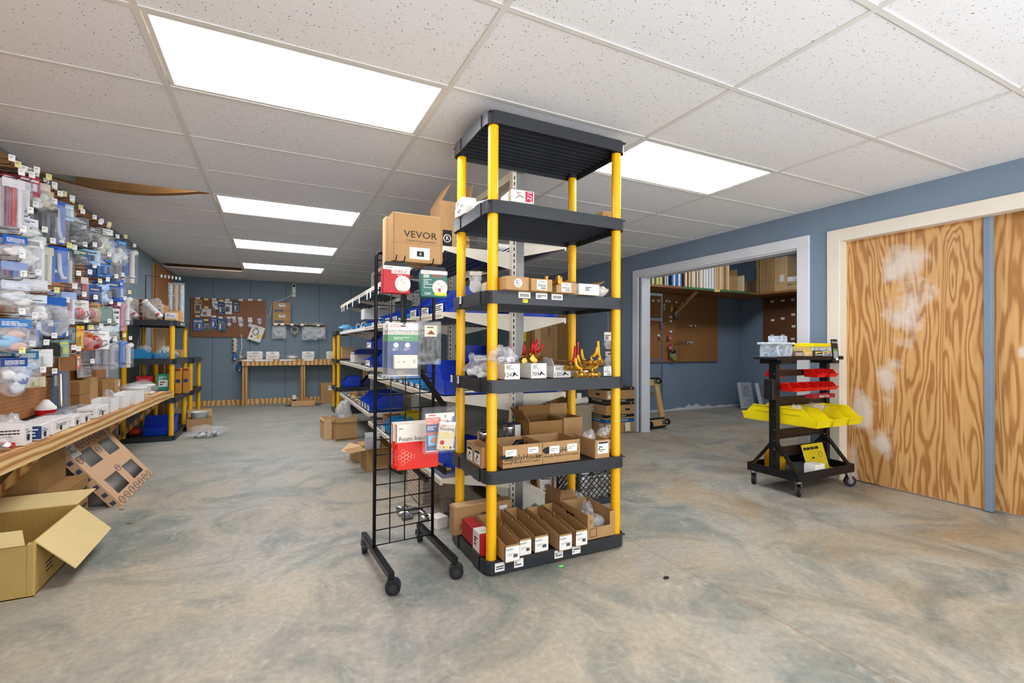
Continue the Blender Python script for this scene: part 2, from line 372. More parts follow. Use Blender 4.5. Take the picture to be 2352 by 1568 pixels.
g = G().box(WALLP, (-1.24, 8.19, 0), (4.95, 8.33, 2.75)); struct(g, 'wall_back')
g = G()
g.box(WALLB, (4.82, 2.72, 0), (4.95, 8.19, 3.1)); g.box(WALLB, (4.82, .545, 2.05), (4.95, 2.72, 3.1)); g.box(WALLB, (4.82, .235, 0), (4.95, .545, 3.1))
g.box(WALLB, (4.82, -3.7, 2.06), (4.95, .235, 2.75)); g.box(WALLB, (4.82, -3.7, 0), (4.95, -1.75, 2.06))
struct(g, 'wall_right')
g = G().box(WALLB, (4.95, 4.15, 0), (8.75, 4.27, 3.1)); struct(g, 'wall_alcove_back')
g = G().box(WALLB, (8.63, .1, 0), (8.75, 4.15, 3.1)); struct(g, 'wall_alcove_side')
g = G().box(WALLB, (4.96, -.02, 0), (8.63, .1, 3.1)); struct(g, 'wall_alcove_front')
g = G().box(mat('cfd0cc', .9), (4.95, -.02, 3.1), (8.75, 4.27, 3.2)); struct(g, 'ceiling_alcove')
# white plaster smears along the foot of the alcove wall
g = G(); rn = random.Random(5); pts = []
for i in range(37):
    x = 5.0 + i * .1; pts.append((x, 4.147, .012 + (.03 + .08 * max(0, math.sin((x - 6.9) * 3.2)) ** 2) * rn.uniform(.3, 1.1)))
g.prism(mat('d9dadb', .9, n=.08, s=30), [(5.0, 4.147, .0005)] + pts + [(8.62, 4.147, .0005)][::1], (0, -.004, 0)); struct(g, 'trim_plaster_smear')
g = G().box(PINE, (-1.09, 8.15, 0), (4.8, 8.19, .1), .002); struct(g, 'baseboard_back')
# ---------------------------------------------------------------- suspended ceiling
COLX = [-1.092, 0, 1.2192, 2.4384, 3.6576, 4.82]; DY = .6096
LIGHTS = [(1, 0), (1, 4), (1, 7), (1, 10), (3, 0), (1, -5), (3, -5)]
g = G()
for cx in range(5):
    for j in range(-6, 14):
        if (cx, j) in LIGHTS: continue
        x0, x1, y0, y1 = COLX[cx] + .008, COLX[cx+1] - .008, j*DY + .008, min((j+1)*DY - .008, 8.19)
        if y0 > 8.1: continue
        if (cx, j) == (0, 4):      # sagging tile with a torn brown edge
            vs = []; n = 14
            for i in range(n + 1):
                t = i / n; sag = .075 * math.sin(PI * min(1, t * 1.02)) ** 1.1 + .02 * (1 - t)
                for yy, k in ((y0 + .01, 1), (y0 + .2, .45), (y1, 0)):
                    z = CEIL + .004 - sag * k; vs += [(x0 + (x1-x0)*t, yy, z), (x0 + (x1-x0)*t, yy, z + .02)]
            f1 = []; f2 = []
            for i in range(n):
                a, b = i*6, i*6 + 6
                f1 += [(a, b, b+2, a+2), (a+2, b+2, b+4, a+4)]; f2 += [(a, a+1, b+1, b), (a+1, a+3, b+3, b+1), (a+3, a+5, b+5, b+3)]
            g.add(vs, f1, TILE); g.add(vs, f2, CORE)
        elif (cx, j) == (0, 11): g.box(TILE, (x0, y0 + .2, CEIL - .03), (x1, y1 + .1, CEIL - .012))   # slipped tile leaves the plenum open
        else: g.box(TILE, (x0, y0, CEIL + .004), (x1, y1, CEIL + .02))
struct(g, 'ceiling')
g = G()
for x in COLX[1:5]: g.box(TEE, (x - .012, -3.7, CEIL - .001), (x + .012, 8.19, CEIL + .003)); g.box(TEE, (x - .002, -3.7, CEIL + .003), (x + .002, 8.19, CEIL + .03))
for j in range(-6, 14):
    for cx in range(5):
        if (cx, j) in ((0, 4), (0, 11)): continue
        g.box(TEE, (COLX[cx] + .012, j*DY - .0115, CEIL - .0005), (COLX[cx+1] - .012, j*DY + .0115, CEIL + .003))
for a, b in (((-1.092, -3.7), (-1.075, 8.19)), ((4.803, -3.7), (4.82, 8.19)), ((-1.092, 8.17), (4.82, 8.19))): g.box(TEE, (*a, CEIL - .001), (*b, CEIL + .003))
struct(g, 'ceiling_grid')
g = G().box(mat('d3c6ac', .9, n=.1), (-1.24, -3.7, 2.745), (4.95, 8.33, 2.8))
for y in range(-9, 21): g.box(mat('c09a68', .8, n=.1), (-1.09, y * .4064, 2.52), (4.82, y * .4064 + .04, 2.745))
struct(g, 'roof')
lab = {(1, 0): 'large bright ceiling light panel nearest the camera, over the open floor', (1, 4): 'second bright ceiling light panel in the row leading to the back wall',
       (1, 7): 'third bright ceiling light panel in the row, near the back', (1, 10): 'small looking fourth ceiling light panel closest to the back wall',
       (3, 0): 'bright ceiling light panel right of the tall yellow post shelf', (1, -5): 'ceiling light panel over the entrance behind the camera', (3, -5): 'ceiling light panel behind the camera by the plywood doors'}
for cx, j in LIGHTS:
    x0, x1, y0, y1 = COLX[cx] + .014, COLX[cx+1] - .014, j*DY + .014, (j+1)*DY - .014
    t = thing('ceiling_light', lab[cx, j], 'ceiling light', ((x0+x1)/2, (y0+y1)/2, CEIL + .002), group='ceiling light panels')
    hx, hy = (x1-x0)/2, (y1-y0)/2; f = G(); w = .02
    for a, b in (((-hx, -hy), (hx, -hy+w)), ((-hx, hy-w), (hx, hy)), ((-hx, -hy+w), (-hx+w, hy-w)), ((hx-w, -hy+w), (hx, hy-w))): f.box(TEE, (*a, 0), (*b, .03))
    f.put('frame', t)
    G().box(OPAL, (-hx+w, -hy+w, .006), (hx-w, hy-w, .02)).put('diffuser', t)
t = thing('ceiling_light', 'ceiling light panel inside the storage alcove, hidden above its doorway', 'ceiling light', (6.6, 2.2, 3.085), group='ceiling light panels')
G().box(TEE, (-.6, -.29, 0), (.6, .29, .014)).put('frame', t); G().box(mat('f4f6fa', .5, n=0, em=14), (-.58, -.27, -.008), (.58, .27, 0)).put('diffuser', t)
# ---------------------------------------------------------------- doorways on the right
def plywood(name, seed, patches):
    ma, nt, b = newmat(name); N, L = nt.nodes.new, nt.links.new
    tc = N('ShaderNodeTexCoord'); mp = N('ShaderNodeMapping'); mp.inputs['Scale'].default_value = (1, 1.9, .22); mp.inputs['Location'].default_value = (0, seed, seed); L(tc.outputs['Object'], mp.inputs[0])
    n = N('ShaderNodeTexNoise'); n.inputs['Scale'].default_value = 2.0; n.inputs['Detail'].default_value = 3.5; n.inputs['Distortion'].default_value = .35; L(mp.outputs[0], n.inputs['Vector'])
    k = N('ShaderNodeMath'); k.operation = 'MULTIPLY'; k.inputs[1].default_value = 40; L(n.outputs['Fac'], k.inputs[0])
    f = N('ShaderNodeMath'); f.operation = 'PINGPONG'; f.inputs[1].default_value = 1; L(k.outputs[0], f.inputs[0])
    rp = ramp(nt, [(.15, 'd2a56a'), (.5, 'cb9c60'), (.7, 'b07c44'), (.95, 'a6723c')]); L(f.outputs[0], rp.inputs[0])
    mp2 = N('ShaderNodeMapping'); mp2.inputs['Scale'].default_value = (40, 60, 1.5); L(tc.outputs['Object'], mp2.inputs[0])
    n2 = N('ShaderNodeTexNoise'); n2.inputs['Scale'].default_value = 1.5; n2.inputs['Detail'].default_value = 3; L(mp2.outputs[0], n2.inputs['Vector'])
    mr = N('ShaderNodeMapRange'); mr.inputs[3].default_value = .82; mr.inputs[4].default_value = 1.18; L(n2.outputs['Fac'], mr.inputs[0])
    m = N('ShaderNodeMix'); m.data_type = 'RGBA'; m.blend_type = 'MULTIPLY'; m.inputs[0].default_value = 1; L(rp.outputs[0], m.inputs[6]); L(mr.outputs[0], m.inputs[7]); c = m.outputs[2]
    for (py, pz, ry, rz_) in patches:     # smears of old white paint
        d = N('ShaderNodeMapping'); d.vector_type = 'POINT'; d.inputs['Location'].default_value = (0, -py / ry, -pz / rz_); d.inputs['Scale'].default_value = (0, 1 / ry, 1 / rz_); L(tc.outputs['Object'], d.inputs[0])
        le = N('ShaderNodeVectorMath'); le.operation = 'LENGTH'; L(d.outputs[0], le.inputs[0])
        n3 = N('ShaderNodeTexNoise'); n3.inputs['Scale'].default_value = 7; n3.inputs['Detail'].default_value = 6; L(tc.outputs['Object'], n3.inputs['Vector'])
        a = N('ShaderNodeMath'); a.operation = 'MULTIPLY_ADD'; a.inputs[1].default_value = 2.2; L(n3.outputs['Fac'], a.inputs[0]); L(le.outputs['Value'], a.inputs[2])
        w = N('ShaderNodeMapRange'); w.inputs[1].default_value = 1.95; w.inputs[2].default_value = 1.35; w.inputs[3].default_value = 0; w.inputs[4].default_value = .8; L(a.outputs[0], w.inputs[0])
        x = N('ShaderNodeMix'); x.data_type = 'RGBA'; L(w.outputs[0], x.inputs[0]); L(c, x.inputs[6]); x.inputs[7].default_value = (*lin('dfd6cb'), 1); c = x.outputs[2]
    L(c, b.inputs['Base Color']); b.inputs['Roughness'].default_value = .5
    return ma
PLYA = plywood('plywood_first_door', 2.3, [(-.24, 1.42, .2, .33), (-.2, 1.78, .17, .2), (-.09, .9, .1, .22), (.1, .6, .12, .24), (-.05, .36, .1, .14), (.17, .1, .05, .3)]); PLYB = plywood('plywood_second_door', 9.1, [(-.85, 1.1, .04, .05)])
g = G().box(PLYA, (4.9, -.672, .012), (4.935, .235, 2.06)); g.box(WALLB, (4.885, -.712, .006), (4.937, -.672, 2.06), .002); struct(g, 'door_1')
g = G().box(PLYB, (4.955, -1.75, .012), (4.99, -.65, 2.06)); struct(g, 'door_2')
g = G(); g.box(TRIMC, (4.8, .225, 0), (4.82, .33, 2.145), .003); g.box(TRIMC, (4.8, -1.9, 2.04), (4.82, .225, 2.145), .003)
g.box(TRIMC, (4.82, .222, 0), (4.9, .236, 2.05)); g.box(TRIMC, (4.82, -1.75, 2.042), (4.9, .222, 2.06)); struct(g, 'trim_1')
g = G(); g.box(TRIMW, (4.8, .487, 0), (4.82, .6, 2.05), .003); g.box(TRIMW, (4.8, 2.76, 0), (4.82, 2.865, 2.05), .003); g.box(TRIMW, (4.8, .487, 2.05), (4.82, 2.865, 2.15), .003)
g.box(TRIMW, (4.82, 2.7, 0), (4.96, 2.722, 2.05)); g.box(TRIMW, (4.82, .544, 0), (4.96, .56, 2.05)); g.box(TRIMW, (4.82, .56, 2.036), (4.96, 2.7, 2.052)); struct(g, 'trim_2')
# ---------------------------------------------------------------- reusable goods
def sheet(g, m, o, u, v, a, b, th=.004):
    """thin board with its corner at o, edges u*a and v*b"""
    o, u, v = V3(o), V3(u), V3(v)
    return g.prism(m, [o, o + u*a, o + u*a + v*b, o + v*b], u.cross(v).normalized() * th)
def carton(lab, loc, s, rz=0, op=0, flaps=None, pr=None, m=None, mi=None, name='cardboard_box', cat='box', grp=None, lid=.5, cut=None, tilt=0):
    """corrugated box; op = open top; flaps = side letter -> angle from upright"""
    m = m or KRAFT; mi = mi or m; x, y, z = s; t = .004
    o = thing(name, lab, cat, loc, rz, grp)
    if tilt: o.rotation_euler = (tilt, 0, rz)
    g = G()
    if op:
        hs = {'s': z, 'n': z, 'w': z, 'e': z}; hs.update(cut or {})
        g.box(mi, (-x/2+.001, -y/2+.001, .0005), (x/2-.001, y/2-.001, t))
        g.box(m, (-x/2, -y/2, 0), (x/2, -y/2+t, hs['s'])); g.box(m, (-x/2, y/2-t, 0), (x/2, y/2, hs['n']))
        g.box(m, (-x/2, -y/2+t, 0), (-x/2+t, y/2-t, hs['w'])); g.box(m, (x/2-t, -y/2+t, 0), (x/2, y/2-t, hs['e']))
    else:
        g.box(m, (-x/2, -y/2, 0), (x/2, y/2, z), min(.003, z/6)); g.rect(KRAFTD if m is KRAFT else m, (0, 0, z), X, Y, x*.98, .003)
    if pr: pr(g, x, y, z)
    g.put('body', o)
    for k, a in (flaps or {}).items():
        a = math.radians(a); f = G(); L = min(x, y) * lid
        if k in 'ns':
            sg = -1 if k == 's' else 1; d = V3((0, sg*math.sin(a), math.cos(a))); sheet(f, mi if a < 1.2 else m, (-x/2+.002, sg*(y/2-.002), z), X, d, x-.004, L, .003)
        else:
            sg = -1 if k == 'w' else 1; d = V3((sg*math.sin(a), 0, math.cos(a))); sheet(f, mi if a < 1.2 else m, (sg*(x/2-.002), -y/2+.002, z), Y, d, y-.004, L, .003)
        f.put('flap', o)
    return o
def face(g, side, s, fx, fz, w, h, m, lift=.0008):
    """patch on a box side, fx,fz in -.5...5 of that side; returns centre and u axis"""
    x, y, z = s
    c, u = {'s': ((fx*x, -y/2, z*(.5+fz)), X), 'n': ((-fx*x, y/2, z*(.5+fz)), -X), 'e': ((x/2, fx*y, z*(.5+fz)), Y), 'w': ((-x/2, -fx*y, z*(.5+fz)), -Y)}[side]
    if m: g.rect(m, c, u, Z, w, h, lift)
    return V3(c), u
def lbl(g, side, s, fx, fz, w, h, rows=4, head=None, bc=True, seed=1):
    """white shipping label with print"""
    c, u = face(g, side, s, fx, fz, w, h, PAPER, .0007); n = u.cross(Z)
    c = c + n*.0006
    if head: g.text(INK, head, c + Z*(h*.33), u, Z, min(h*.2, w*1.2/max(3, len(head))))
    g.lines(INK, c + Z*(-h*.0 if head else h*.2), u, Z, w*.84, h*(.36 if head else .5), rows, seed=seed)
    if bc:
        rn = random.Random(seed); x = -w*.1
        while x < w*.42:
            q = rn.uniform(.006, .02)*w; g.rect(INK, c + u*x - Z*(h*.33), u, Z, q, h*.2); x += q*2
def bin_(lab, loc, s, rz=0, m=None, name='storage_bin', cat='bin', grp=None, card=True, rot=None):
    """stackable hopper-front bin, open front towards local -y"""
    m = m or BINB; x, y, z = s; t = .0035; lip = z*.42; k = y*.36
    o = thing(name, lab, cat, loc, rz, grp, rot); g = G()
    g.box(m, (-x/2+.006, -y/2+.01, 0), (x/2-.006, y/2-.006, t))
    for sg in (-1, 1):
        X0, X1 = sg*(x/2-.006), sg*x/2
        out = [(X0, -y/2+.012, 0), (X0, y/2-.008, 0), (X1, y/2, z), (X1, -y/2+k, z), (X1, -y/2+k*.35, lip*1.15), (X1, -y/2, lip)]
        g.prism(m, out, (-sg*t, 0, 0))
        g.box(m, (min(X1, X1+sg*.005), -y/2+k, z-.006), (max(X1, X1+sg*.005), y/2, z+.001))
        g.box(m, (min(X1, X1+sg*.003), -y/2+k*1.1, z*.62), (max(X1, X1+sg*.003), y/2-.02, z*.7))
    g.prism(m, [(-x/2+.006, y/2-.008, 0), (x/2-.006, y/2-.008, 0), (x/2, y/2, z), (-x/2, y/2, z)], (0, -t, 0))
    g.prism(m, [(-x/2+.006, -y/2+.012, 0), (x/2-.006, -y/2+.012, 0), (x/2, -y/2, lip), (-x/2, -y/2, lip)], (0, t, 0))
    g.box(m, (-x/2, y/2-.004, z-.004), (x/2, y/2+.004, z+.002)); g.box(m, (-x/2, -y/2-.006, lip-.004), (x/2, -y/2+.004, lip+.002))
    g.put('body', o)
    if card:
        c = G().box(TAG, (-x*.3, -y/2-.0065, lip*.15), (x*.3, -y/2-.0045, lip*.85)); c.lines(INK, (0, -y/2-.0066, lip*.5), X, Z, x*.5, lip*.5, 3, seed=len(lab)); c.put('label_card', o)
    return o
def tray(lab, loc, s, rz=0, grp=None, pr=None, m=None, dip=.55, name='cardboard_tray'):
    """long shallow open carton, ends lower than the sides in the middle"""
    m = m or KRAFT; x, y, z = s; t = .003; o = thing(name, lab, 'tray', loc, rz, grp); g = G()
    g.box(KIN, (-x/2, -y/2, 0), (x/2, y/2, t)); g.box(m, (-x/2, -y/2, t), (x/2, -y/2+t, z*.72)); g.box(m, (-x/2, y/2-t, t), (x/2, y/2, z))
    for sg in (-1, 1):
        a = sg*x/2; g.prism(m, [(a, -y/2, 0), (a, y/2, 0), (a, y/2, z), (a, y*.1, z*.97), (a, y*.08, z*.86), (a, 0, z*.93), (a, -y/2, z*.72)], (-sg*t, 0, 0))
    if pr: pr(g, x, y, z)
    g.put('body', o); return o
def bag(lab, loc, r, h='f2f5f8', inner=None, rz=0, seed=1, amp=.25, name='clear_plastic_bag', cat='bag', grp=None, tie=False, n=12, a=.3):
    """clear plastic bag; inner(g) fills it with its goods"""
    o = thing(name, lab, cat, loc, rz, grp)
    b = G().blob(clear(h, a), (0, 0, r[2]), r, n, 8, amp, seed)
    if tie: b.blob(clear(h, .5), (0, 0, r[2]*2.02), (r[0]*.3, r[1]*.25, r[2]*.4), 8, 5, .4, seed+3)
    b.put('film', o)
    if inner:
        g = G(); inner(g, random.Random(seed)); g.put('contents', o)
    return o
def bits(mats, r, n=14, size=.03):
    """small fittings tumbled within radii r"""
    def f(g, rn):
        for i in range(n):
            a = rn.uniform(0, 6.28); q = math.sqrt(rn.random())*.72; c = V3((r[0]*q*math.cos(a), r[1]*q*math.sin(a), r[2]*rn.uniform(.25, 1.25)*(1.05-q*.5)))
            d = V3((rn.uniform(-1, 1), rn.uniform(-1, 1), rn.uniform(-.5, .5))).normalized()*size*rn.uniform(.5, 1); mm = rn.choice(mats)
            if c.z < size*.6: c.z = size*.6
            if rn.random() < .6: g.cyl(mm, c-d/2, c+d/2, size*rn.uniform(.25, .42), n=8)
            else:
                g.cyl(mm, c-d*.4, c+d*.4, size*.3, n=8); p = V3((-d.y, d.x, 0)); p = p if p.length > 1e-4 else V3((size, 0, 0)); g.cyl(mm, c, c+p*.6, size*.28, n=8)
    return f
def card(g, m, w, h, o=(0, 0, 0), th=.002, hole=True, pr=None):
    """hanging card: top centre at o, facing -y"""
    x, y, z = o; g.box(m, (x-w/2, y, z-h), (x+w/2, y+th, z), 0)
    if hole: g.rect(INK, (x, y, z-h*.06), X, Z, w*.16, h*.025)
def hanger(name, lab, loc, rz=0, grp=None, cat='package', tilt=0):
    return thing(name, lab, cat, loc, 0, grp, rot=(tilt, 0, rz))
def caster(t, x, y, top, r=.035, plate=CHROME, a=0, w=.022, hood=None):
    """swivel caster whose wheel touches z = 0"""
    c, s = math.cos(a), math.sin(a); R2 = MX.Rotation(a, 4, 'Z'); T = MX.Translation((x, y, 0)) @ R2
    g = G(); k = g.mark()
    if hood:
        g.cyl(hood, (0, 0, r*1.7), (0, 0, top), .008, n=8)
        for i in range(9):
            b0, b1 = PI*(-.05+1.0*i/9), PI*(-.05+1.0*(i+1)/9); q = r*1.06
            p = lambda b: (.012+q*math.cos(b), r+q*math.sin(b))
            g.prism(hood, [(p(b0)[0], -w*.75, p(b0)[1]), (p(b1)[0], -w*.75, p(b1)[1]), (p(b1)[0], w*.75, p(b1)[1]), (p(b0)[0], w*.75, p(b0)[1])], (0, 0, .004))
    else:
        g.box(plate, (-.028, -.024, top-.005), (.028, .024, top)); g.cyl(plate, (0, 0, top-.018), (0, 0, top-.005), .018, n=12)
        for sg in (-1, 1): g.prism(plate, [(-.018, sg*(w*.5+.006), top-.015), (.018, sg*(w*.5+.006), top-.015), (.026, sg*(w*.5+.006), r-.006), (.008, sg*(w*.5+.006), r-.008)], (0, sg*.002, 0))
    g.move(k, T); g.put('caster_fork', t)
    g = G(); k = g.mark(); q = .014
    g.cyl(BLACK, (q, -w/2, r), (q, w/2, r), r, n=20)
    for sg in (-1, 1): g.cyl(STEEL if not hood else PBLACK, (q, sg*w/2, r), (q, sg*(w/2+.003), r), r*.55, n=14)
    g.move(k, T); g.put('wheel', t)
def rr(x, y, r, n=6):
    """rounded rectangle outline"""
    p = []
    for cx, cy_, a0 in ((x-r, y-r, 0), (-x+r, y-r, 90), (-x+r, -y+r, 180), (x-r, -y+r, 270)):
        for i in range(n+1):
            a = math.radians(a0 + 90*i/n); p.append((cx + r*math.cos(a), cy_ + r*math.sin(a)))
    return p
def ptier(hx, hy, zt, h=.06, r=.055, notch=True, wide=True):
    """moulded resin tier: rim band, slotted deck, ribs"""
    g = G(); P = rr(hx, hy, r); Q = rr(hx-.006, hy-.006, r-.006); n = len(P)
    vs = [(x, y, zt-h) for x, y in P] + [(x, y, zt) for x, y in P] + [(x, y, zt) for x, y in Q] + [(x, y, zt-h) for x, y in Q]
    fs = []
    for i in range(n):
        j = (i+1) % n
        fs += [(i, j, n+j, n+i), (n+i, n+j, 2*n+j, 2*n+i), (2*n+i, 2*n+j, 3*n+j, 3*n+i), (3*n+i, 3*n+j, j, i)]
    g.add(vs, fs, PBLACK)
    lx, ly = (hx, hy) if wide else (hy, hx)
    k = g.mark(); q = 6
    zz = zt - .004
    g.box(PBLACK, (-lx+.006, -ly+.006, zz-.005), (-lx+.085, ly-.006, zz)); g.box(PBLACK, (lx-.085, -ly+.006, zz-.005), (lx-.006, ly-.006, zz))
    step = (2*ly-.012)/q
    for i in range(q):
        y0 = -ly+.006+i*step
        g.box(PBLACK, (-lx+.085, y0, zz-.005), (lx-.085, y0+step*.32, zz)); g.box(PBLACK, (-lx+.085, y0+step*.46, zz-.005), (lx-.085, y0+step*.62, zz)); g.box(PBLACK, (-lx+.085, y0+step*.74, zz-.005), (lx-.085, y0+step*.9, zz))
        g.box(PBLACK, (-lx+.02, y0+step*.1, zz-h*.62), (lx-.02, y0+step*.12, zz-.005)); g.box(PBLACK, (-lx+.02, y0+step*.62, zz-h*.62), (lx-.02, y0+step*.64, zz-.005))
    for i in range(9):
        x0 = -lx+.085 + (2*lx-.17)*i/8; g.box(PBLACK, (x0-.002, -ly+.006, zz-.018), (x0+.002, ly-.006, zz-.004))
    if not wide: g.move(k, MX.Rotation(PI/2, 4, 'Z'))
    if notch:
        for y in (-hy*.55, hy*.55):
            g.box(PBLACK, (-hx-.004, y-.03, zt-h-.002), (-hx+.002, y+.05, zt+.001)); g.box(BLACK, (-hx-.0045, y-.033, zt-h-.003), (-hx-.001, y-.03, zt))
    for sx in (-1, 1):
        for sy in (-1, 1): g.cyl(PBLACK, (sx*(hx-.045), sy*(hy-.045), zt-h+.001), (sx*(hx-.045), sy*(hy-.045), zt-.003), .03, n=14)
    return g
YPOLE = mat('f2b500', .3, n=0, spec=.5)
def punit(name, lab, loc, hx, hy, tiers, rz=0, grp='yellow post shelving units', wide=True, h=.064, r=.0265, notch=True, lean=0):
    t = thing(name, lab, 'shelving unit', loc, rz, grp)
    if lean: t.rotation_euler = (0, lean, rz)
    for i, z in enumerate(tiers): ptier(hx, hy, z, h, notch=notch, wide=wide).put('shelf', t)
    for sx in (-1, 1):
        for sy in (-1, 1):
            for a, b in zip(tiers[:-1], tiers[1:]): G().cyl(YPOLE, (sx*(hx-.045), sy*(hy-.045), a-.004), (sx*(hx-.045), sy*(hy-.045), b-h+.004), r, n=18).put('post', t)
    return t
# ---------------------------------------------------------------- tall shelving unit in the middle
T1, T2, T3, T4, T5, T6 = 2.292, 1.85, 1.402, .96, .513, .075
main = punit('shelving_unit', 'tall six tier black resin shelving unit on yellow posts in the room centre', (1.831, .22, 0), .431, .27, [T6, T5, T4, T3, T2, T1])
def rimtag(par, x, z, m=TAG, w=.05, h=.03, y=-.2712, tilt=0, name='price_label'):
    g = G(); g.box(m, (x-w/2, y-.001, z-h/2), (x+w/2, y, z+h/2)); g.lines(INK, (x, y-.0012, z-h*.05), X, Z, w*.8, h*.5, 2, seed=int(x*999) % 97); return g.put(name, par)
sh = sorted([c for c in main.children if c.name.startswith('shelf')], key=lambda c: c.bound_box[1][2])
for px in (-.28, -.18, -.0865): rimtag(sh[3], px - .0 + .05, T3-.016, w=.068, h=.03)
rimtag(sh[3], -.225, T3-.045, mat('e6e018', .6), .028, .018, name='yellow_sticker')
for px in (-.36, -.255, -.02, .09): rimtag(sh[0], px, T6-.03 - (0 if px < 0 else -.002), w=.052, h=.042)
def sidetag(par, y, z, w=.03, h=.04):
    g = G(); g.box(TAG, (-.4365, y-w/2, z-h/2), (-.4355, y+w/2, z+h/2)); g.lines(INK, (-.4367, y, z), -Y, Z, w*.8, h*.6, 3); return g.put('price_label', par)
sidetag(sh[3], .1, T3-.02); sidetag(sh[2], .24, T4-.022); sidetag(sh[2], .13, T4-.022)
# --- second tier
for i, (p, s, a) in enumerate([((1.43, .32, T2+.001), (.085, .13, .048), .1), ((1.43, .335, T2+.0505), (.085, .13, .045), -.1), ((1.475, .165, T2+.001), (.075, .11, .045), .5)]):
    carton(['lower small white carton at the left rear of the second tier from the top', 'upper small white carton stacked at the left rear of the second tier from the top', 'small white carton lying askew behind the left notch, second tier from the top'][i], p, s, a, m=WHITE, grp='small white cartons on the second tier',
           pr=lambda g, x, y, z: (face(g, 'w', (x, y, z), .2, 0, .03, .02, PAPER), g.lines(INK, (-x/2-.001, 0, z*.5), -Y, Z, y*.4, z*.4, 2)))
def half(g, x, y, z):
    s = (x, y, z); c, u = face(g, 's', s, .28, 0, x*.34, z*.86, mat('b5123e', .5)); g.text(PAPER, '1/2"', c + Z*.001, -Z, u, .026, .0016)
    c, u = face(g, 's', s, -.14, .02, x*.3, z*.6, mat('d8d4c8', .6)); g.lines(RED, c + Z*.012, u, Z, x*.26, .012, 2); g.tube(INK, [c + V3((-.02, -.001, -.014)), c + V3((0, -.001, .002)), c + V3((.02, -.001, -.01))], .002)
carton('white carton with red 1/2 inch panel on second tier of tall shelf', (1.591, 0.015, 1.851), (.125, .15, .062), -.08, m=WHITE, pr=half)
carton('plain kraft carton by the right front post, second tier of tall shelf', (2.265, .2, T2+.001), (.1, .17, .085), 0, pr=lambda g, x, y, z: face(g, 's', (x, y, z), -.2, 0, .014, .03, INK))
# --- third tier: boxed fittings
K = carton
def round_st(g, x, y, z):
    c, u = face(g, 's', (x, y, z), .02, .03, 0, 0, None); k = [c + u*(.022*math.cos(a)) + Z*(.022*math.sin(a)) - Y*.0008 for a in [2*PI*i/20 for i in range(20)]]
    g.poly(PAPER, k); g.lines(INK, c - Y*.0006, u, Z, .03, .028, 6)
def mueller(g, x, y, z, fx=0):
    lbl(g, 's', (x, y, z), fx, 0, .058, z*.82, 3, 'Mueller', True, 4)
K('kraft carton with round white sticker, left of the front row on third tier', (1.536, 0.047, 1.403), (0.131, .3, .066), pr=round_st)
K('kraft carton with square white label, second in the front row on third tier', (1.663, 0.004, 1.403), (0.119, .25, .06), op=1, pr=mueller)
b3 = K('kraft carton heaped with bronze fittings left of the white carton, third tier', (1.81, 0.005, 1.403), (0.117, .24, .054), op=1, pr=mueller)
K('white carton with its kraft lid folded up, right of third tier', (1.973, 0.013, 1.403), (0.13, .2, .058), op=1, m=WHITE, mi=KRAFTD, flaps={'n': 25, 'e': 60}, lid=.35, pr=lambda g, x, y, z: g.lines(INK, (0, -y/2-.0008, z*.55), X, Z, x*.4, z*.4, 3))
def elbow(name, lab, loc, m, r=.03, rz=0, cat='fitting', grp=None, cap=None):
    o = thing(name, lab, cat, loc, rz, grp); g = G(); p = [(-.06, 0, r+.004), (-.03, 0, r+.004), (-.005, 0, r+.012), (.012, 0, r+.04), (.016, 0, r+.06)]
    g.tube(m, p, r, 12); g.cyl(m, (-.075, 0, r+.004), (-.05, 0, r+.004), r*1.13, n=14); g.cyl(m, (.016, 0, r+.045), (.016, 0, r+.07), r*1.13, n=14); g.put('body', o)
    if cap: G().box(cap, (-.02, -.033, r+.0705), (.052, .033, r+.093), .002).put('cap', o)
    return o
elbow('pipe_elbow', 'silver plastic pipe elbow with a square cap at left of third tier', (1.437, .2, T3+.001), mat('b9bcbf', .3, n=.05), .03, 1.2, cap=mat('c9c3b8', .5))
K('small cream block carton behind the front left post on third tier', (1.445, .06, T3+.001), (.045, .05, .045), 0, m=CREAM)
b = bag('crumpled white paper wrapped fitting at right end of third tier', (2.102, -0.008, 1.403), (.04, .04, .03), 'efe9dc', None, 0, 3, .5, 'wrapped_fitting', 'fitting', a=1.2); b
def fit_on(n, base, m, lab, cat='fitting', name='pipe_fitting', r=.014, grp=None, spread=.06):
    rn = random.Random(n*7)
    for i in range(n):
        o = thing(name, lab, cat, (base[0]+rn.uniform(-spread, spread), base[1]+rn.uniform(-.05, .05), base[2]), rn.uniform(0, 6), grp); g = G()
        g.cyl(m, (-.028, 0, r), (.02, 0, r), r, n=10); g.cyl(m, (.005, 0, r), (.005, .0, r*3.2), r*.9, n=10); g.cyl(m, (-.032, 0, r), (-.02, 0, r), r*1.25, n=6, sm=False); g.put('body', o)
fit_on(3, (1.758, -0.092, 1.44), BRASS, 'bronze pipe fitting heaped on a kraft carton of the third tier', grp='bronze fittings on the third tier')
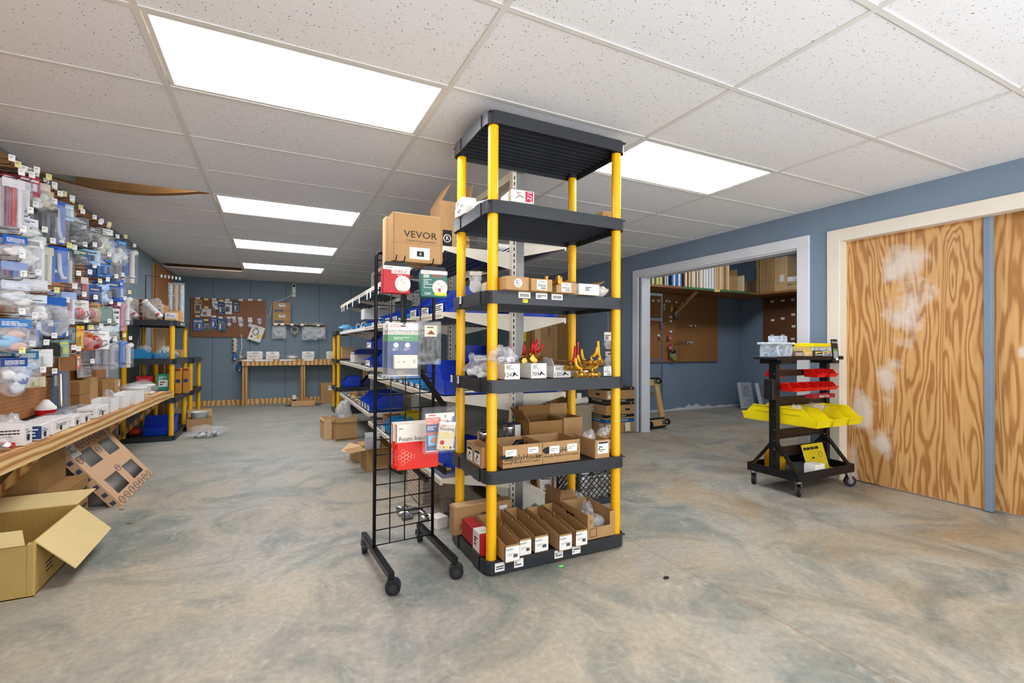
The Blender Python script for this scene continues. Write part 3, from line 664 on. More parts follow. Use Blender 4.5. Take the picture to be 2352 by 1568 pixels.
# --- fourth tier: white fitting cartons
def wpr(big):
    def f(g, x, y, z):
        g.lines(INK, (-x*.15, -y/2-.0008, z*.78), X, Z, x*.5, z*.26, 4, .4); g.text(INK, big, (-x*.22, -y/2, z*.28), X, Z, .022) if big else 0
        if big: g.tube(INK, [(x*.05, -y/2-.001, z*.2), (x*.16, -y/2-.001, z*.42), (x*.22, -y/2-.001, z*.3), (x*.38, -y/2-.001, z*.22)], [.003, .006, .003, .002])
    return f
K('white carton marked 1247 holding clear bags, left of the fourth tier row', (1.543, 0.085, 0.961), (0.085, .24, .078), op=1, m=WHITE, pr=wpr('1247'))
K('white carton marked 709 under red valve handles on the fourth tier', (1.708, 0.105, 0.961), (0.093, .24, .078), op=1, m=WHITE, pr=wpr('709'))
K('white open carton marked 1301 with tall back on the fourth tier', (1.854, 0.109, 0.961), (0.107, .24, .062), op=1, m=WHITE, mi=mat('c9cbd0', .6), cut={'n': .1}, flaps={'w': 20}, lid=.4, pr=wpr('1301'))
K('white carton with kraft lid up and no print beside the black bin, fourth tier', (1.982, 0.097, 0.961), (0.082, .22, .062), op=1, m=WHITE, mi=KRAFTD, flaps={'n': 20, 'w': 15}, lid=.3)
bb = carton('small black plastic bin with a white label, right end of fourth tier', (2.104, 0.074, 0.961), (0.145, .2, .055), op=1, m=PBLACK, name='storage_bin', cat='bin', pr=lambda g, x, y, z: lbl(g, 's', (x, y, z), .27, .05, x*.36, z*.9, 3, 'Mueller', True, 9))
bag('slack clear bag of fittings on the white carton marked 1247', (1.447, -0.128, 1.042), (.06, .08, .04), inner=bits([PAPER, STEEL, mat('c7ccd6', .4)], (.05, .07, .035), 9, .03), seed=4, amp=.5)
bag('peaked clear bag on the left end of the fourth tier by the left post', (1.432, .19, T4+.001), (.034, .1, .06), inner=bits([mat('dfe5ee', .4), mat('b7c0cf', .4)], (.03, .08, .045), 14, .045), seed=9, amp=.55)
bag('flat clear bag of blue printed sachets at front left of the fourth tier', (1.432, .07, T4+.001), (.033, .035, .04), inner=bits([mat('e6ebf2', .4), SKY], (.028, .03, .03), 8, .03), seed=12, amp=.5)
def valve(name, lab, loc, body, grip, rz=0, grp=None, up=.07, rot=None):
    o = thing(name, lab, 'valve', loc, rz, grp, rot); g = G(); g.cyl(body, (-.035, 0, .014), (.035, 0, .014), .0125, n=10); g.lathe(body, [(.0, -.017), (.017, -.008), (.017, .008), (0, .017)], (0, 0, .016), 10, 'x')
    g.cyl(body, (-.042, 0, .014), (-.028, 0, .014), .016, n=6, sm=False); g.cyl(body, (.028, 0, .014), (.042, 0, .014), .016, n=6, sm=False); g.cyl(body, (0, 0, .015), (0, 0, .045), .007, n=8); g.put('body', o)
    h = G(); h.tube(grip, [(0, 0, .046), (.018, 0, .05), (.03, 0, .062), (.036, 0, .06+up*.5), (.038, 0, .06+up)], [.006, .008, .008, .008, .006], 6); h.put('handle', o); return o
rn = random.Random(3)
GOLD = mat('d8a414', .35)
for i in range(6):
    valve('ball_valve', 'brass ball valve with a yellow lever piled in the black bin', (1.894-.045+i*.022, -0.267+.05+rn.uniform(0, .1), .972+.0 + .03*(i % 3)), BRASS, GOLD, rn.uniform(0, 6), 'yellow lever valves in the black bin', rn.uniform(.02, .07))
for i in range(5):
    valve('ball_valve', 'brass valve with a red lever piled on the white carton marked 709', (1.711-.04+i*.022, -0.011+.06+rn.uniform(0, .09), .965+.072 + .012*(i % 3)), BRASS, RED, rn.uniform(0, 6), 'red lever valves on the fourth tier', rn.uniform(.02, .05))
valve('ball_valve', 'red handled valve lying in the plain white carton, fourth tier', (1.889, -0.038, 1), BRASS, RED, .3)
valve('ball_valve', 'red valve with a tall thin handle behind the black bin, fourth tier', (2.463, 0.789, 0.962), BRASS, RED, .0, up=.14)
# a strip of packaged spares hanging from the right rear post
for i, (dz, c, l) in enumerate([(0, 'e9e6df', 'white printed header package hanging uppermost by the right front post'), (-.1, '2a2a2c', 'black carded package hanging mid strip by the right front post'), (-.2, 'd6dbe0', 'clear spares package with red card hanging lowest by the right front post')]):
    o = thing('spares_package', l, 'package', (2.262, .12, 1.215+dz), -.35, 'packages hanging by the right post'); g = G(); m = mat(c, .5)
    card(g, m, .05, .05 if i < 2 else .03); g.lines(PAPER if i == 1 else INK, (0, -.0015, -.03), X, Z, .04, .03, 3); g.put('card', o); G().blob(BAG, (0, -.006, -.07), (.026, .01, .035), 8, 6, .3, i).put('pouch', o)
    if i == 0: G().tube(STEEL, [(0, .004, 0), (0, .002, .02), (.0, .02, .12), (0, .03, .135)], .0016).put('hook', o)
# --- fifth tier
def nib(g, x, y, z):
    for fx in (-.27, .23):
        c, u = face(g, 'w', (x, y, z), fx, -.05, y*.34, z*.66, PAPER); g.rect(INK, c + Z*z*.24, u, Z, y*.3, z*.13, .0015); g.lines(INK, c - Z*z*.22, u, Z, y*.26, z*.14, 2, lift if False else .5); g.tube(INK, [c + u*-.012 + V3((-.0012, 0, -.014)), c + V3((-.0012, 0, .008)), c + u*.014 + V3((-.0012, 0, -.002))], .003)
K('kraft open carton with black elbow labels at left front of fifth tier', (1.4385, .135, T5+.001), (.064, .21, .105), 0, op=1, pr=nib, cut={'w': .1})
def supply(g, x, y, z, n=0):
    s = (x, y, z)
    if n == 0:
        g.text(INK, 'SupplyHouse', (-.0, -y/2, z*.42), X, Z, .03, al='CENTER'); g.text(INK, '.com', (x*.4, -y/2, z*.41), X, Z, .016); g.text(INK, 'Plumbing, Heating & HVAC Supplies', (-.01, -y/2, z*.22), X, Z, .011)
        g.add([(-x*.42 + .04*math.cos(a), -y/2-.0008, z*.5+.012*math.sin(a)) for a in [2*PI*i/16 for i in range(16)]], [tuple(range(16))], INK)
        for fx, fz in ((-.3, .17), (.26, .2)): c, u = face(g, 's', s, fx, fz, .062, .032, PAPER, .0016); g.lines(INK, c - Y*.0012, u, Z, .05, .018, 2, .3)
        g.text(INK, '1 1', (x*.45, -y/2, z*.84), X, Z, .02)
    else:
        g.text(INK, 'SupplyHouse', (-.0, -y/2, z*.56), X, Z, .03); g.text(INK, 'Plumbing, Heating & HVAC Supplies', (0, -y/2, z*.33), X, Z, .011)
        g.add([(-x*.34 + .04*math.cos(a), -y/2-.0008, z*.62+.018*math.sin(a)) for a in [2*PI*i/16 for i in range(16)]], [tuple(range(16))], INK)
        for fx, fz in ((-.2, .12), (.28, .14)): c, u = face(g, 's', s, fx, fz, .062, .04, PAPER, .0016); g.lines(INK, c - Y*.0012, u, Z, .05, .018, 2, .3)
        g.text(INK, '1 1', (x*.43, -y/2, z*.84), X, Z, .02)
SH1, SH2 = (1.602, 0.064, 0.514), (1.847, 0.067, 0.514)
K('kraft open carton with big black lettering beside the left front post, fifth tier', (SH1[0]+.012, .09, SH1[2]), (0.25-.022, .22, .112), 0, op=1, pr=lambda g, x, y, z: supply(g, x, y, z, 0))
K('kraft open carton with white stickers over its black lettering, middle of fifth tier', (SH2[0], .09, SH2[2]), (0.237-.004, .22, .112), 0, op=1, pr=lambda g, x, y, z: supply(g, x, y, z, 1))
def winf(g, x, y, z):
    c, u = face(g, 's', (x, y, z), .05, .08, x*.74, z*.66, PAPER); g.rect(INK, c + Z*z*.26, u, Z, x*.66, z*.1, .0016); g.tube(INK, [c + u*(-x*.3) + V3((0, -.0014, -.012)), c + u*(-x*.24) + V3((0, -.0014, .006)), c + u*(-x*.05) + V3((0, -.0014, 0))], .003); g.lines(INK, c - Z*z*.16, u, Z, x*.5, z*.16, 2)
K('small kraft carton with white elbow label, left of the pair at right of fifth tier', (2.098, .06, T5+.001), (.096, .2, .1), 0, op=1, pr=winf)
K('small kraft carton with white elbow label against the right front post, fifth tier', (2.205, .09, T5+.001), (.1, .1, .1), 0, op=1, pr=winf)
K('torn kraft carton with flap pushed out behind the two lettered cartons, fifth tier', (1.925, .36, T5+.001), (.23, .17, .17), .0, op=1, flaps={'w': 35, 'n': -20}, lid=.5, m=KRAFTD)
K('kraft carton with a curved torn back behind the small elbow cartons, fifth tier', (2.116, .36, T5+.001), (.136, .17, .18), 0, op=1, flaps={'n': 10}, m=KRAFT)
for i, (x, y) in enumerate([(2.098, .11), (2.205, .12)]):
    bag(['clear bag of cream fittings in the left small elbow carton', 'clear bag of cream fittings in the right small elbow carton'][i], (x, y-.03, T5+.06), (.036, .034, .04), inner=bits([CREAM, mat('cfc4a8', .5), PAPER], (.036, .034, .04), 26, .02), seed=20+i, amp=.3)
o = thing('wrench_handle', 'black gripped tool end poking from the lettered carton beside the left front post', 'tool', (1.63, .08, T5+.07), .3); G().tube(BLACK, [(-.04, 0, 0), (0, 0, .035), (.05, .01, .03)], .014, 8).put('grip', o); G().tube(CHROME, [(.05, .01, .03), (.09, .02, .02)], .01, 8).put('shaft', o)
for i, (x, y, h, r) in enumerate([(1.53, .3, .14, .037), (1.6, .25, .1, .034), (1.605, .34, .15, .037), (1.69, .3, .16, .037)]):
    o = thing('duct_can', ['ribbed galvanised can behind the left front post, fifth tier', 'short shiny ribbed can in front of the yellow loops, fifth tier', 'tall shiny ribbed can at the back of the fifth tier', 'shiny ribbed can beside the blue and white carton, fifth tier'][i], 'can', (x, y, T5+.001), 0, 'galvanised cans on the fifth tier'); g = G(); pr = []
    for k in range(int(h/.012)): pr += [(r, k*.012), (r*.95, k*.012+.006)]
    g.lathe(CHROME, [(0, 0)] + pr + [(r*.9, h), (r*.88, h-.004), (0, h-.006)], n=18); g.put('body', o)
o = tag(G().tube(mat('e5ab12', .4), [(0, 0, 0), (0, .0, .1), (.012, 0, .125), (.03, 0, .125), (.042, 0, .1), (.042, 0, 0)], .006, 8).put('yellow_strap', None, (1.95, 0.643, 0.515)), 'yellow plastic looped strap standing among the ribbed cans', 'strap')
K('blue and white carton between the ribbed cans and torn kraft carton', (1.765, .4, T5+.001), (.06, .09, .15), 0, m=NAVY, pr=lambda g, x, y, z: face(g, 's', (x, y, z), 0, .25, x, z*.45, PAPER))
# --- bottom tier
def tlab(g, x, y, z):
    c, u = face(g, 's', (x, y, z), 0, -.16, x*.96, z*.62, PAPER); g.text(INK, 'Mueller', c + Z*z*.2 - u*x*.24, u, Z, .012); g.lines(INK, c - Z*z*.02, u, Z, x*.7, z*.12, 2, .3); g.lines(INK, c + u*x*.2 - Z*z*.1, u, Z, x*.3, z*.16, 1, .9, 5)
tr = [((1154, 1296), (1191, 1287)), ((1190, 1278), (1223, 1273)), ((1226, 1271), (1262, 1264)), ((1283, 1268), (1315, 1260)), ((1321, 1257), (1351, 1250))]
tb = ((1.51, 0.087, 0.076, 0.089), (1.611, 0.124, 0.076, 0.076), (1.705, 0.124, 0.076, 0.091), (1.826, 0.086, 0.076, 0.088), (1.933, 0.097, 0.076, 0.084))
for i, q in enumerate(tb):
    tray(['narrow kraft tray with white end label right beside the front left post, bottom tier', 'second narrow kraft tray from the front left post, bottom tier', 'third narrow kraft tray from the front left post, bottom tier', 'narrow kraft tray after the gap, fourth from the post on the bottom tier', 'narrow kraft tray next to the wide carton of bags, bottom tier'][i], (q[0] + (.012 if i == 0 else .002), q[1] + .004, T6+.001), (max(.066, q[3]*.9), .36, .115), .0, 'narrow kraft trays on the bottom tier', tlab)
def big(g, x, y, z):
    g.box(KRAFT, (-x/2, -y/2-.0005, 0), (x/2, -y/2+.004, z*.45)); g.box(KRAFT, (-x/2, -y/2, z*.4), (-x*.3, -y/2+.004, z)); g.box(KRAFT, (x*.32, -y/2, z*.4), (x/2, -y/2+.004, z))
    for a, b in (((-.42, .1), (-.18, .1)), ((-.42, .42), (-.18, .42)), ((-.42, .1), (-.42, .42)), ((-.18, .1), (-.18, .42))): g.bar(INK, (a[0]*x, -y/2-.001, a[1]*z), (b[0]*x, -y/2-.001, b[1]*z), .002)
    g.lines(INK, (-x*.3, -y/2-.001, z*.26), Z, X, z*.22, x*.16, 3); g.text(INK, '2', (-x*.4, -y/2, z*.7), X, Z, .02); g.lines(INK, (-x/2-.001, y*.1, z*.6), -Y, Z, y*.4, z*.3, 2)
K('wide kraft carton with notched front full of clear bags, right of the bottom tier', (2.097, .1, T6+.001), (.182, .27, .135), 0, op=1, cut={'s': .05}, pr=big)
for i, (x, y, z, q, l) in enumerate([(2.1, .03, .085, (.055, .042, .05), 'clear bag with white slip at the front of the wide notched carton'), (2.065, .12, .085, (.042, .042, .045), 'rounded clear bag at the left of the wide notched carton'), (2.135, .15, .085, (.036, .045, .065), 'peaked clear bag at the back of the wide notched carton')]):
    bag(l, (x, y, z), q, inner=bits([PAPER, mat('c9b9a8', .5), STEEL, COPPER], (q[0]*.8, q[1]*.8, q[2]*.8), 16, .025), seed=30+i, amp=.35)
K('small kraft carton with flaps up behind the wide notched carton, bottom tier', (2.08, .35, T6+.001), (.14, .15, .13), .12, op=1, flaps={'s': -55, 'w': -10}, lid=.4)
bag('silvery clear bag by the right rear post, bottom tier', (2.2, .345, T6+.001), (.036, .05, .065), inner=bits([mat('d8dde6', .3), CHROME], (.04, .05, .06), 10, .04), seed=41, amp=.35)
bag('blue grey clear bag on the deck behind the narrow trays, bottom tier', (1.94, .4, T6+.001), (.045, .045, .035), 'b9c6d8', None, seed=43, amp=.4, a=.6)
o = carton('red carton with white end lying at the left of the bottom tier', (1.4415, .17, T6+.001), (.062, .28, .1), 0, m=mat('b5262c', .45), pr=lambda g, x, y, z: (g.box(PAPER, (-x/2-.0008, -y/2+.03, -.0), (x/2+.0008, -y/2+.12, z+.0008)), g.box(RED, (-x/2-.0012, -y/2-.001, 0), (x/2+.0012, -y/2+.03, z+.0012)), g.lines(INK, (-x/2-.0012, -y/2+.075, z*.5), -Y, Z, .05, z*.5, 3), g.text(INK, '11', (0, -y/2+.06, z+.0004), X, Y, .02), g.rect(PAPER, (0, y*.36, z), Y, X, .06, .003)))
K('long kraft carton with folded lid overhanging the left rear of the bottom tier', (1.55, .37, T6+.001+.0), (.36, .075, .155), 0, m=KRAFT, pr=lambda g, x, y, z: (g.box(KRAFTL, (-x*.47, -y*.46, z), (x*.2, y*.46, z+.004)), g.tube(INK, [(-x*.4, -y/2-.001, .03), (-x*.4, -y/2-.001, .055), (-x*.3, -y/2-.001, .055), (-x*.3, -y/2-.001, .03)], .002), g.lines(INK, (x*.1, -y/2-.001, z*.55), X, Z, x*.3, z*.3, 4), face(g, 's', (x, y, z), .34, .2, .05, .04, PAPER)))
# ---------------------------------------------------------------- black grid rack on casters
gr = thing('grid_display_rack', 'black wire grid display rack on four casters beside the yellow post shelf', 'display rack', (1.09, .26, 0), .06)
GY = .047; HX = .155
g = G()
for sx in (-1, 1):
    top = 1.6 if sx < 0 else 1.6
    g.tube(BMET, [(sx*HX, GY, .1), (sx*HX, GY, top-.02), (sx*(HX-.008), GY, top), (sx*(HX-.03), GY, top)], .009, 8)
g.put('frame', gr)
for k in range(20): G().tube(BMET, [(-HX, GY, .115+k*.0762), (HX, GY, .115+k*.0762)], .0032, 6).put('wire', gr)
for k in (-1, 0, 1): G().tube(BMET, [(k*.0775, GY-.006, .115), (k*.0775, GY-.006, .115+19*.0762)], .0032, 6).put('wire', gr)
for sx in (-1, 1):
    G().box(BMET, (sx*HX-.014, -.27, .078), (sx*HX+.014, .27, .112), .003).put('foot_bar', gr)
    for sy in (-1, 1): caster(gr, sx*HX, sy*.245, .08, .034, a=.5+sy*.9, hood=PBLACK, w=.026)
for x, y1, z0, z1 in ((-.075, -.06, .5, .495), (.02, -.17, .51, .47), (.125, -.15, .52, .49)):
    a = G().bar(BMET, (x, GY, z0), (x+.025, y1, z1), .016, .018); a.blob(BMET, (x+.025, y1+.008, z1+.02), (.009, .009, .011), 10, 6, 0); a.put('arm', gr)
G().box(BMET, (-.022, GY+.006, .95), (.004, GY+.02, 1.46)).put('support_bar', gr)
ar = G(); ar.bar(BMET, (.06, GY, 1.02), (.12, -.2, .83), .018, .022); ar.tube(BMET, [(.12, -.196, .835), (.12, -.2, .765), (.115, -.23, .76), (.115, -.262, .766)], .003); ar.put('slanted_arm', gr)
for x, z in ((-.13, 1.5245), (-.09, 1.5245), (.05, 1.5245), (.1, 1.5245), (-.085, 1.23), (.055, 1.245)):
    G().tube(BMET, [(x, GY, z+.01), (x, GY-.004, z), (x, GY-.26, z), (x, GY-.275, z+.022)], .003, 6).put('hook', gr)
def at(x, y, z):
    c, s_ = math.cos(.06), math.sin(.06); return (1.09+x*c-y*s_, .26+x*s_+y*c, z)
ORG = mat('e2240f', .35, n=.02); REDK = mat('b5121f', .4); TEAL = mat('2c6e62', .45); GRN = mat('2f8f3a', .45)
# tool box on top
def vevor(g, x, y, z):
    g.text(INK, 'VEVOR', (.012, -y/2, z*.57), X, Z, .034, wide=1.15); g.text(INK, 'TOUGH TOOLS, HALF PRICE', (.015, -y/2, z*.44), X, Z, .0085)
    c, u = face(g, 's', (x, y, z), .03, -.31, .1, .056, PAPER); g.rect(INK, c + u*.004 - Z*.002, u, Z, .036, .026, .0016); g.text(PAPER, '6', c + u*.004 - Z*.002, u, Z, .015, .0022)
    g.lines(INK, c + u*.034, Z, u, .036, .01, 1, .8, 3); g.lines(mat('9aa0a6', .6), c - u*.02 + Z*.021, u, Z, .05, .006, 2, .4)
    for s_ in (-1, 1): g.rect(KRAFTD, (s_*(x/2-.008), -y/2, z/2), X, Z, .0025, z)
    g.rect(KRAFTD, (0, -y/2, z*.39), X, Z, x*.98, .0015)
carton('big kraft tool carton with bold black brand lettering on top of the grid rack', at(.0, -.1, 1.533), (.25, .11, .235), .0, pr=vevor)
carton('kraft carton standing directly behind the lettered tool carton on the grid rack', at(-.006, -.008, 1.533), (.25, .06, .237), .01, m=KRAFTL)
# two smoke alarm packs
def firex(m1, m2, green):
    def f(g, x, y, z):
        s = (x, y, z); c, u = face(g, 's', s, 0, .43, x, z*.14, PRINT); g.text(RED if green else INK, 'KIDDE', c - u*x*.28, u, Z, .008)
        if not green:
            for k in range(13):
                a = .1 + k*.45; g.prism(PAPER, [(0, -y/2-.0006, z*.4), (.09*math.cos(a), -y/2-.0006, z*.4+.07*math.sin(a)), (.09*math.cos(a+.14), -y/2-.0006, z*.4+.07*math.sin(a+.14))], (0, -.0002, 0)) if z*.4+.07*math.sin(a) > .004 and abs(.09*math.cos(a)) < x/2 and z*.4+.07*math.sin(a) < z*.85 and abs(.09*math.cos(a+.14)) < x/2 and .004 < z*.4+.07*math.sin(a+.14) < z*.85 else None
        else: g.lines(PAPER, (-x*.22, -y/2-.0008, z*.5), X, Z, x*.36, z*.36, 6, .3); g.rect(mat('b9b7a4', .5), (-x*.2, -y/2, z*.78), X, Z, x*.4, z*.12)
        g.rect(m2, (x*.14, -y/2, z*.79), X, Z, x*.66, z*.14, .0012); g.text(REDK if not green else RED, 'FIREX', (x*.14, -y/2, z*.79), X, Z, .018, .0018, wide=.95)
        g.text(PAPER, 'i4618' if not green else '', (x*.1, -y/2, z*.66), X, Z, .008, .0014)
        if green: g.text(PAPER, '120V', (-x*.25, -y/2, z*.12), X, Z, .012, .0014)
        q = z*.3; k = [(x*.22 + q*math.cos(a)*.98, -y/2-.0016, z*.36 + q*math.sin(a)) for a in [2*PI*i/28 for i in range(28)]]; k = [(min(p[0], x/2), p[1], max(.002, p[2])) for p in k]
        g.poly(mat('d6cfc8', .5), k)
        if not green: g.rect(mat('7d6a5c', .5), (x*.22, -y/2, z*.09), X, Z, x*.4, .003, .0022)
        else: g.rect(mat('e7d41a', .5), (x*.24, -y/2, z*.12), X, Z, x*.46, z*.1, .0024); g.rect(REDK, (x*.2, -y/2, z*.27), X, Z, .012, .016, .0024)
        for dx, dz in ((-.05, .14), (.06, .05)): g.rect(INK, (x*.22+dx*x, -y/2, z*.36+dz*z), X, Z, .004, .004, .0024)
        g.prism(BLACK, [(-x/2+.004, -y/2+.004, z), (x/2-.004, -y/2+.004, z), (x/2-.012, -y/2+.004, z+.02), (-x/2+.012, -y/2+.004, z+.02)], (0, .02, 0))
    return f
carton('red and white smoke alarm carton hanging at upper left of the grid rack', at(-.115, -.16, 1.374), (.13, .045, .128), .02, m=REDK, pr=firex(REDK, PRINT, False), name='alarm_package', cat='package')
carton('green and black smoke alarm carton hanging at upper right of the grid rack', at(.065, -.18, 1.364), (.13, .05, .128), -.08, m=TEAL, pr=firex(TEAL, TEAL, True), name='alarm_package', cat='package')
def co(o, front):
    w, h = .155, .262; g = G(); card(g, PRINT, w-.012, h-.012, (0, 0, 0), .003)
    g.rect(mat('2e8b3f', .4), (0, 0, -h*.27), X, Z, w-.012, h*.12); g.rect(mat('25427c', .4), (0, 0, -h*.62), X, Z, w-.012, h*.58); g.rect(mat('6b6a70', .4), (0, 0, -h*.88), X, Z, w-.012, h*.12, .001)
    g.text(RED, 'KIDDE', (-w*.22, 0, -h*.055), X, Z, .013); g.text(INK, 'Carbon Monoxide Alarm', (.004, 0, -h*.145), X, Z, .0125, wide=.95); g.text(INK, 'Alarma de monoxido de carbono', (.004, 0, -h*.185), X, Z, .0075)
    for k in (-.2, .12): g.poly(PAPER, [(k*w*1.1 + .012*math.cos(a), -.0012, -h*.4+.012*math.sin(a)) for a in [2*PI*i/16 for i in range(16)]]); g.lines(PAPER, (k*w*1.1, -.0012, -h*.48), X, Z, .035, .012, 2, .4)
    g.lines(PAPER, (0, -.0012, -h*.275), X, Z, w*.6, .014, 2, .4); g.lines(mat('c9b48c', .5), (0, -.0014, -h*.89), X, Z, w*.4, .024, 4, .4); g.put('card', o)
    d = G(); d.box(mat('ddd5c6', .4), (-.05, -.032, -h*.82), (.062, -.004, -h*.575), .004)
    for k in (-2, 0, 2): d.rect(INK, (.045, -.032, -h*.69+k*.003), X, Z, .01, .002)
    d.rect(INK, (-.005, -.032, -h*.7), X, Z, .008, .003); d.rect(mat('8a8378', .5), (-.03, -.032, -h*.7), X, Z, .008, .004); d.put('alarm', o)
    s = G(); s.box(clear('eef3f8', .05, s=4), (-w/2, -.036, -h), (w/2, -.002, .004), .006); s.put('blister', o)
co(hanger('alarm_package', 'carbon monoxide alarm blister pack in front on the grid rack hook', at(-.085, -.19, 1.235), .02), 1)
co(hanger('alarm_package', 'second carbon monoxide alarm pack hidden directly behind the front one', at(-.09, -.12, 1.235), .05), 0)
o = hanger('glove_package', 'clear zip bag of black rubber gloves beside the carbon monoxide alarm pack', at(.055, -.14, 1.25), -.02); w, h = .125, .215
g = G(); g.box(clear('eef2f4', .16), (-w/2, -.022, -h), (w/2, .016, 0), .004); g.put('film', o)
g = G()
for k in range(5): g.blob(mat('1e1c1a', .35, bump=.4), (-.046+k*.023, -.004, -.13-.01*(k % 2)), (.014, .012, .062), 8, 6, .3, k)
g.blob(mat('1e1c1a', .35), (0, -.002, -.165), (.055, .015, .04), 10, 6, .2, 7); g.put('gloves', o)
g = G(); card(g, mat('e5d2b8', .5), .062, .055, (.008, -.024, -.022), .001, False); g.prism(mat('8a3b20', .5), [(-.012, -.0252, -.066), (.03, -.0252, -.066), (.009, -.0252, -.045)], (0, -.0004, 0)); g.lines(INK, (.008, -.0248, -.032), X, Z, .04, .008, 1); g.put('header_card', o)
# foam insulation cartons on the lower arms
def foam(g, x, y, z):
    s = (x, y, z); g.box(PRINT, (-x/2-.0006, -y/2-.0006, z*.61), (x/2+.0006, y/2+.0006, z+.0006)); g.box(ORG, (-x/2-.0008, -y/2+.004, z*.55), (-x/2, y/2-.004, z*.99)); g.rect(PRINT, (-x/2-.001, 0, z*.76), -Y, Z, y*.5, z*.4, .001)
    g.text(INK, 'Foam Insulation', (-x*.46, -y/2-.0006, z*.68), X, Z, .0225, al='LEFT'); g.lines(INK, (-x*.4, -y/2-.001, z*.91), X, Z, x*.12, .006, 1)
    pk = mat('f3b9a8', .5)
    for hx, hz in [(0, 0), (1, -.5), (2, -1), (3, -1.5), (0, -1), (1, -1.5), (2, -2), (0, -2), (1, -2.5), (-1, -1.5), (0, -3)]:
        c = (-x*.36+hx*.0165, z*.42+hz*.0195)
        P = [V3((c[0]+.0098*math.cos(a), -y/2-.001, c[1]+.0098*math.sin(a))) for a in [PI/3*i for i in range(6)]]
        for i in range(6): g.bar(pk, P[i], P[(i+1) % 6], .0012)
    for hz in range(4):
        P = [V3((-x/2-.001, .008*math.cos(a), z*.12+hz*.021+.0095*math.sin(a))) for a in [PI/3*i for i in range(6)]]
        for i in range(6): g.bar(pk, P[i], P[(i+1) % 6], .0012)
carton('orange foam insulation carton standing in front on the rack arms', at(.015, -.105, .5215), (.208, .04, .222), .0, m=ORG, pr=foam, name='insulation_package', cat='package')
carton('orange foam insulation carton tucked behind the front one on the rack arms', at(.008, -.06, .5215), (.208, .04, .224), .0, m=ORG, pr=foam, name='insulation_package', cat='package')
o = hanger('clamshell_package', 'blue pipe heat cable clamshell pack hanging from the slanted rack arm', at(.085, -.222, .815), -.03, tilt=-.06); w, h = .175, .2
g = G(); card(g, PRINT, w*.82, h*.9, (.004, 0, -.012), .002, False); g.rect(mat('233a72', .4), (-.03, 0, -h*.6), X, Z, w*.42, h*.68); g.rect(mat('e2562c', .45), (-.03, 0, -h*.24), X, Z, w*.42, h*.16, .0012); g.text(PAPER, 'WATER', (-.035, 0, -h*.22), X, Z, .013, .002); g.text(PAPER, 'HEAT CABLE', (-.028, 0, -h*.285), X, Z, .0095, .002)
g.lines(PAPER, (-.03, -.0012, -h*.41), X, Z, w*.34, .02, 3, .4); g.rect(mat('d24a38', .5), (-.03, 0, -h*.54), X, Z, w*.42, .01, .0012); g.rect(mat('7fb2d6', .5), (-.03, 0, -h*.7), X, Z, w*.3, h*.24, .0012); g.blob(mat('c98a63', .5), (-.026, -.002, -h*.7), (.016, .003, .014), 8, 5, .3, 2); g.rect(INK, (.03, 0, -h*.14), X, Z, .004, .016); g.rect(mat('c83a30', .5), (-.035, 0, -.022), X, Z, .034, .006); g.put('card', o)
g = G(); g.tube(mat('3d7fc0', .4), [(.07, -.008, -.03), (.066, -.008, -.1), (.068, -.008, -.185)], .005); g.put('cable', o)
G().box(clear('eef3f8', .06, s=4), (-w/2, -.026, -h), (w/2, -.0035, .02), .008).put('blister', o)
o = hanger('seed_packet', 'small pale packet with yellow lettering on the hook of the slanted rack arm', at(.115, -.256, .765), -.04); o.rotation_euler = (-.05, .12, -.04)
g = G(); g.box(mat('cfc7b2', .4), (-.042, -.006, -.135), (.042, .006, 0), .004); g.text(mat('e2c51e', .4), 'COMPLETE', (0, -.006, -.06), X, Z, .0135, .0014); g.text(mat('e2c51e', .4), 'LEAK-STOP', (0, -.006, -.075), X, Z, .012, .0014); g.text(NAVY, 'Plumbing', (0, -.006, -.036), X, Z, .0145, .0014); g.text(RED, 'NEW', (-.018, -.006, -.022), X, Z, .008, .0014)
g.poly(RED, [(-.018+.011*math.cos(a), -.0066, -.1+.011*math.sin(a)) for a in [2*PI*i/14 for i in range(14)]])
for k, c in enumerate(('d9a58c', 'c98c2a', 'e4c92c', '7a4a2a')): g.poly(mat(c, .5), [(-.025+k*.017+.006*math.cos(a), -.0064, -.122+.006*math.sin(a)) for a in [2*PI*i/10 for i in range(10)]])
g.rect(mat('e8ecef', .3), (0, -.006, -.008), X, Z, .08, .012); g.put('pouch', o)
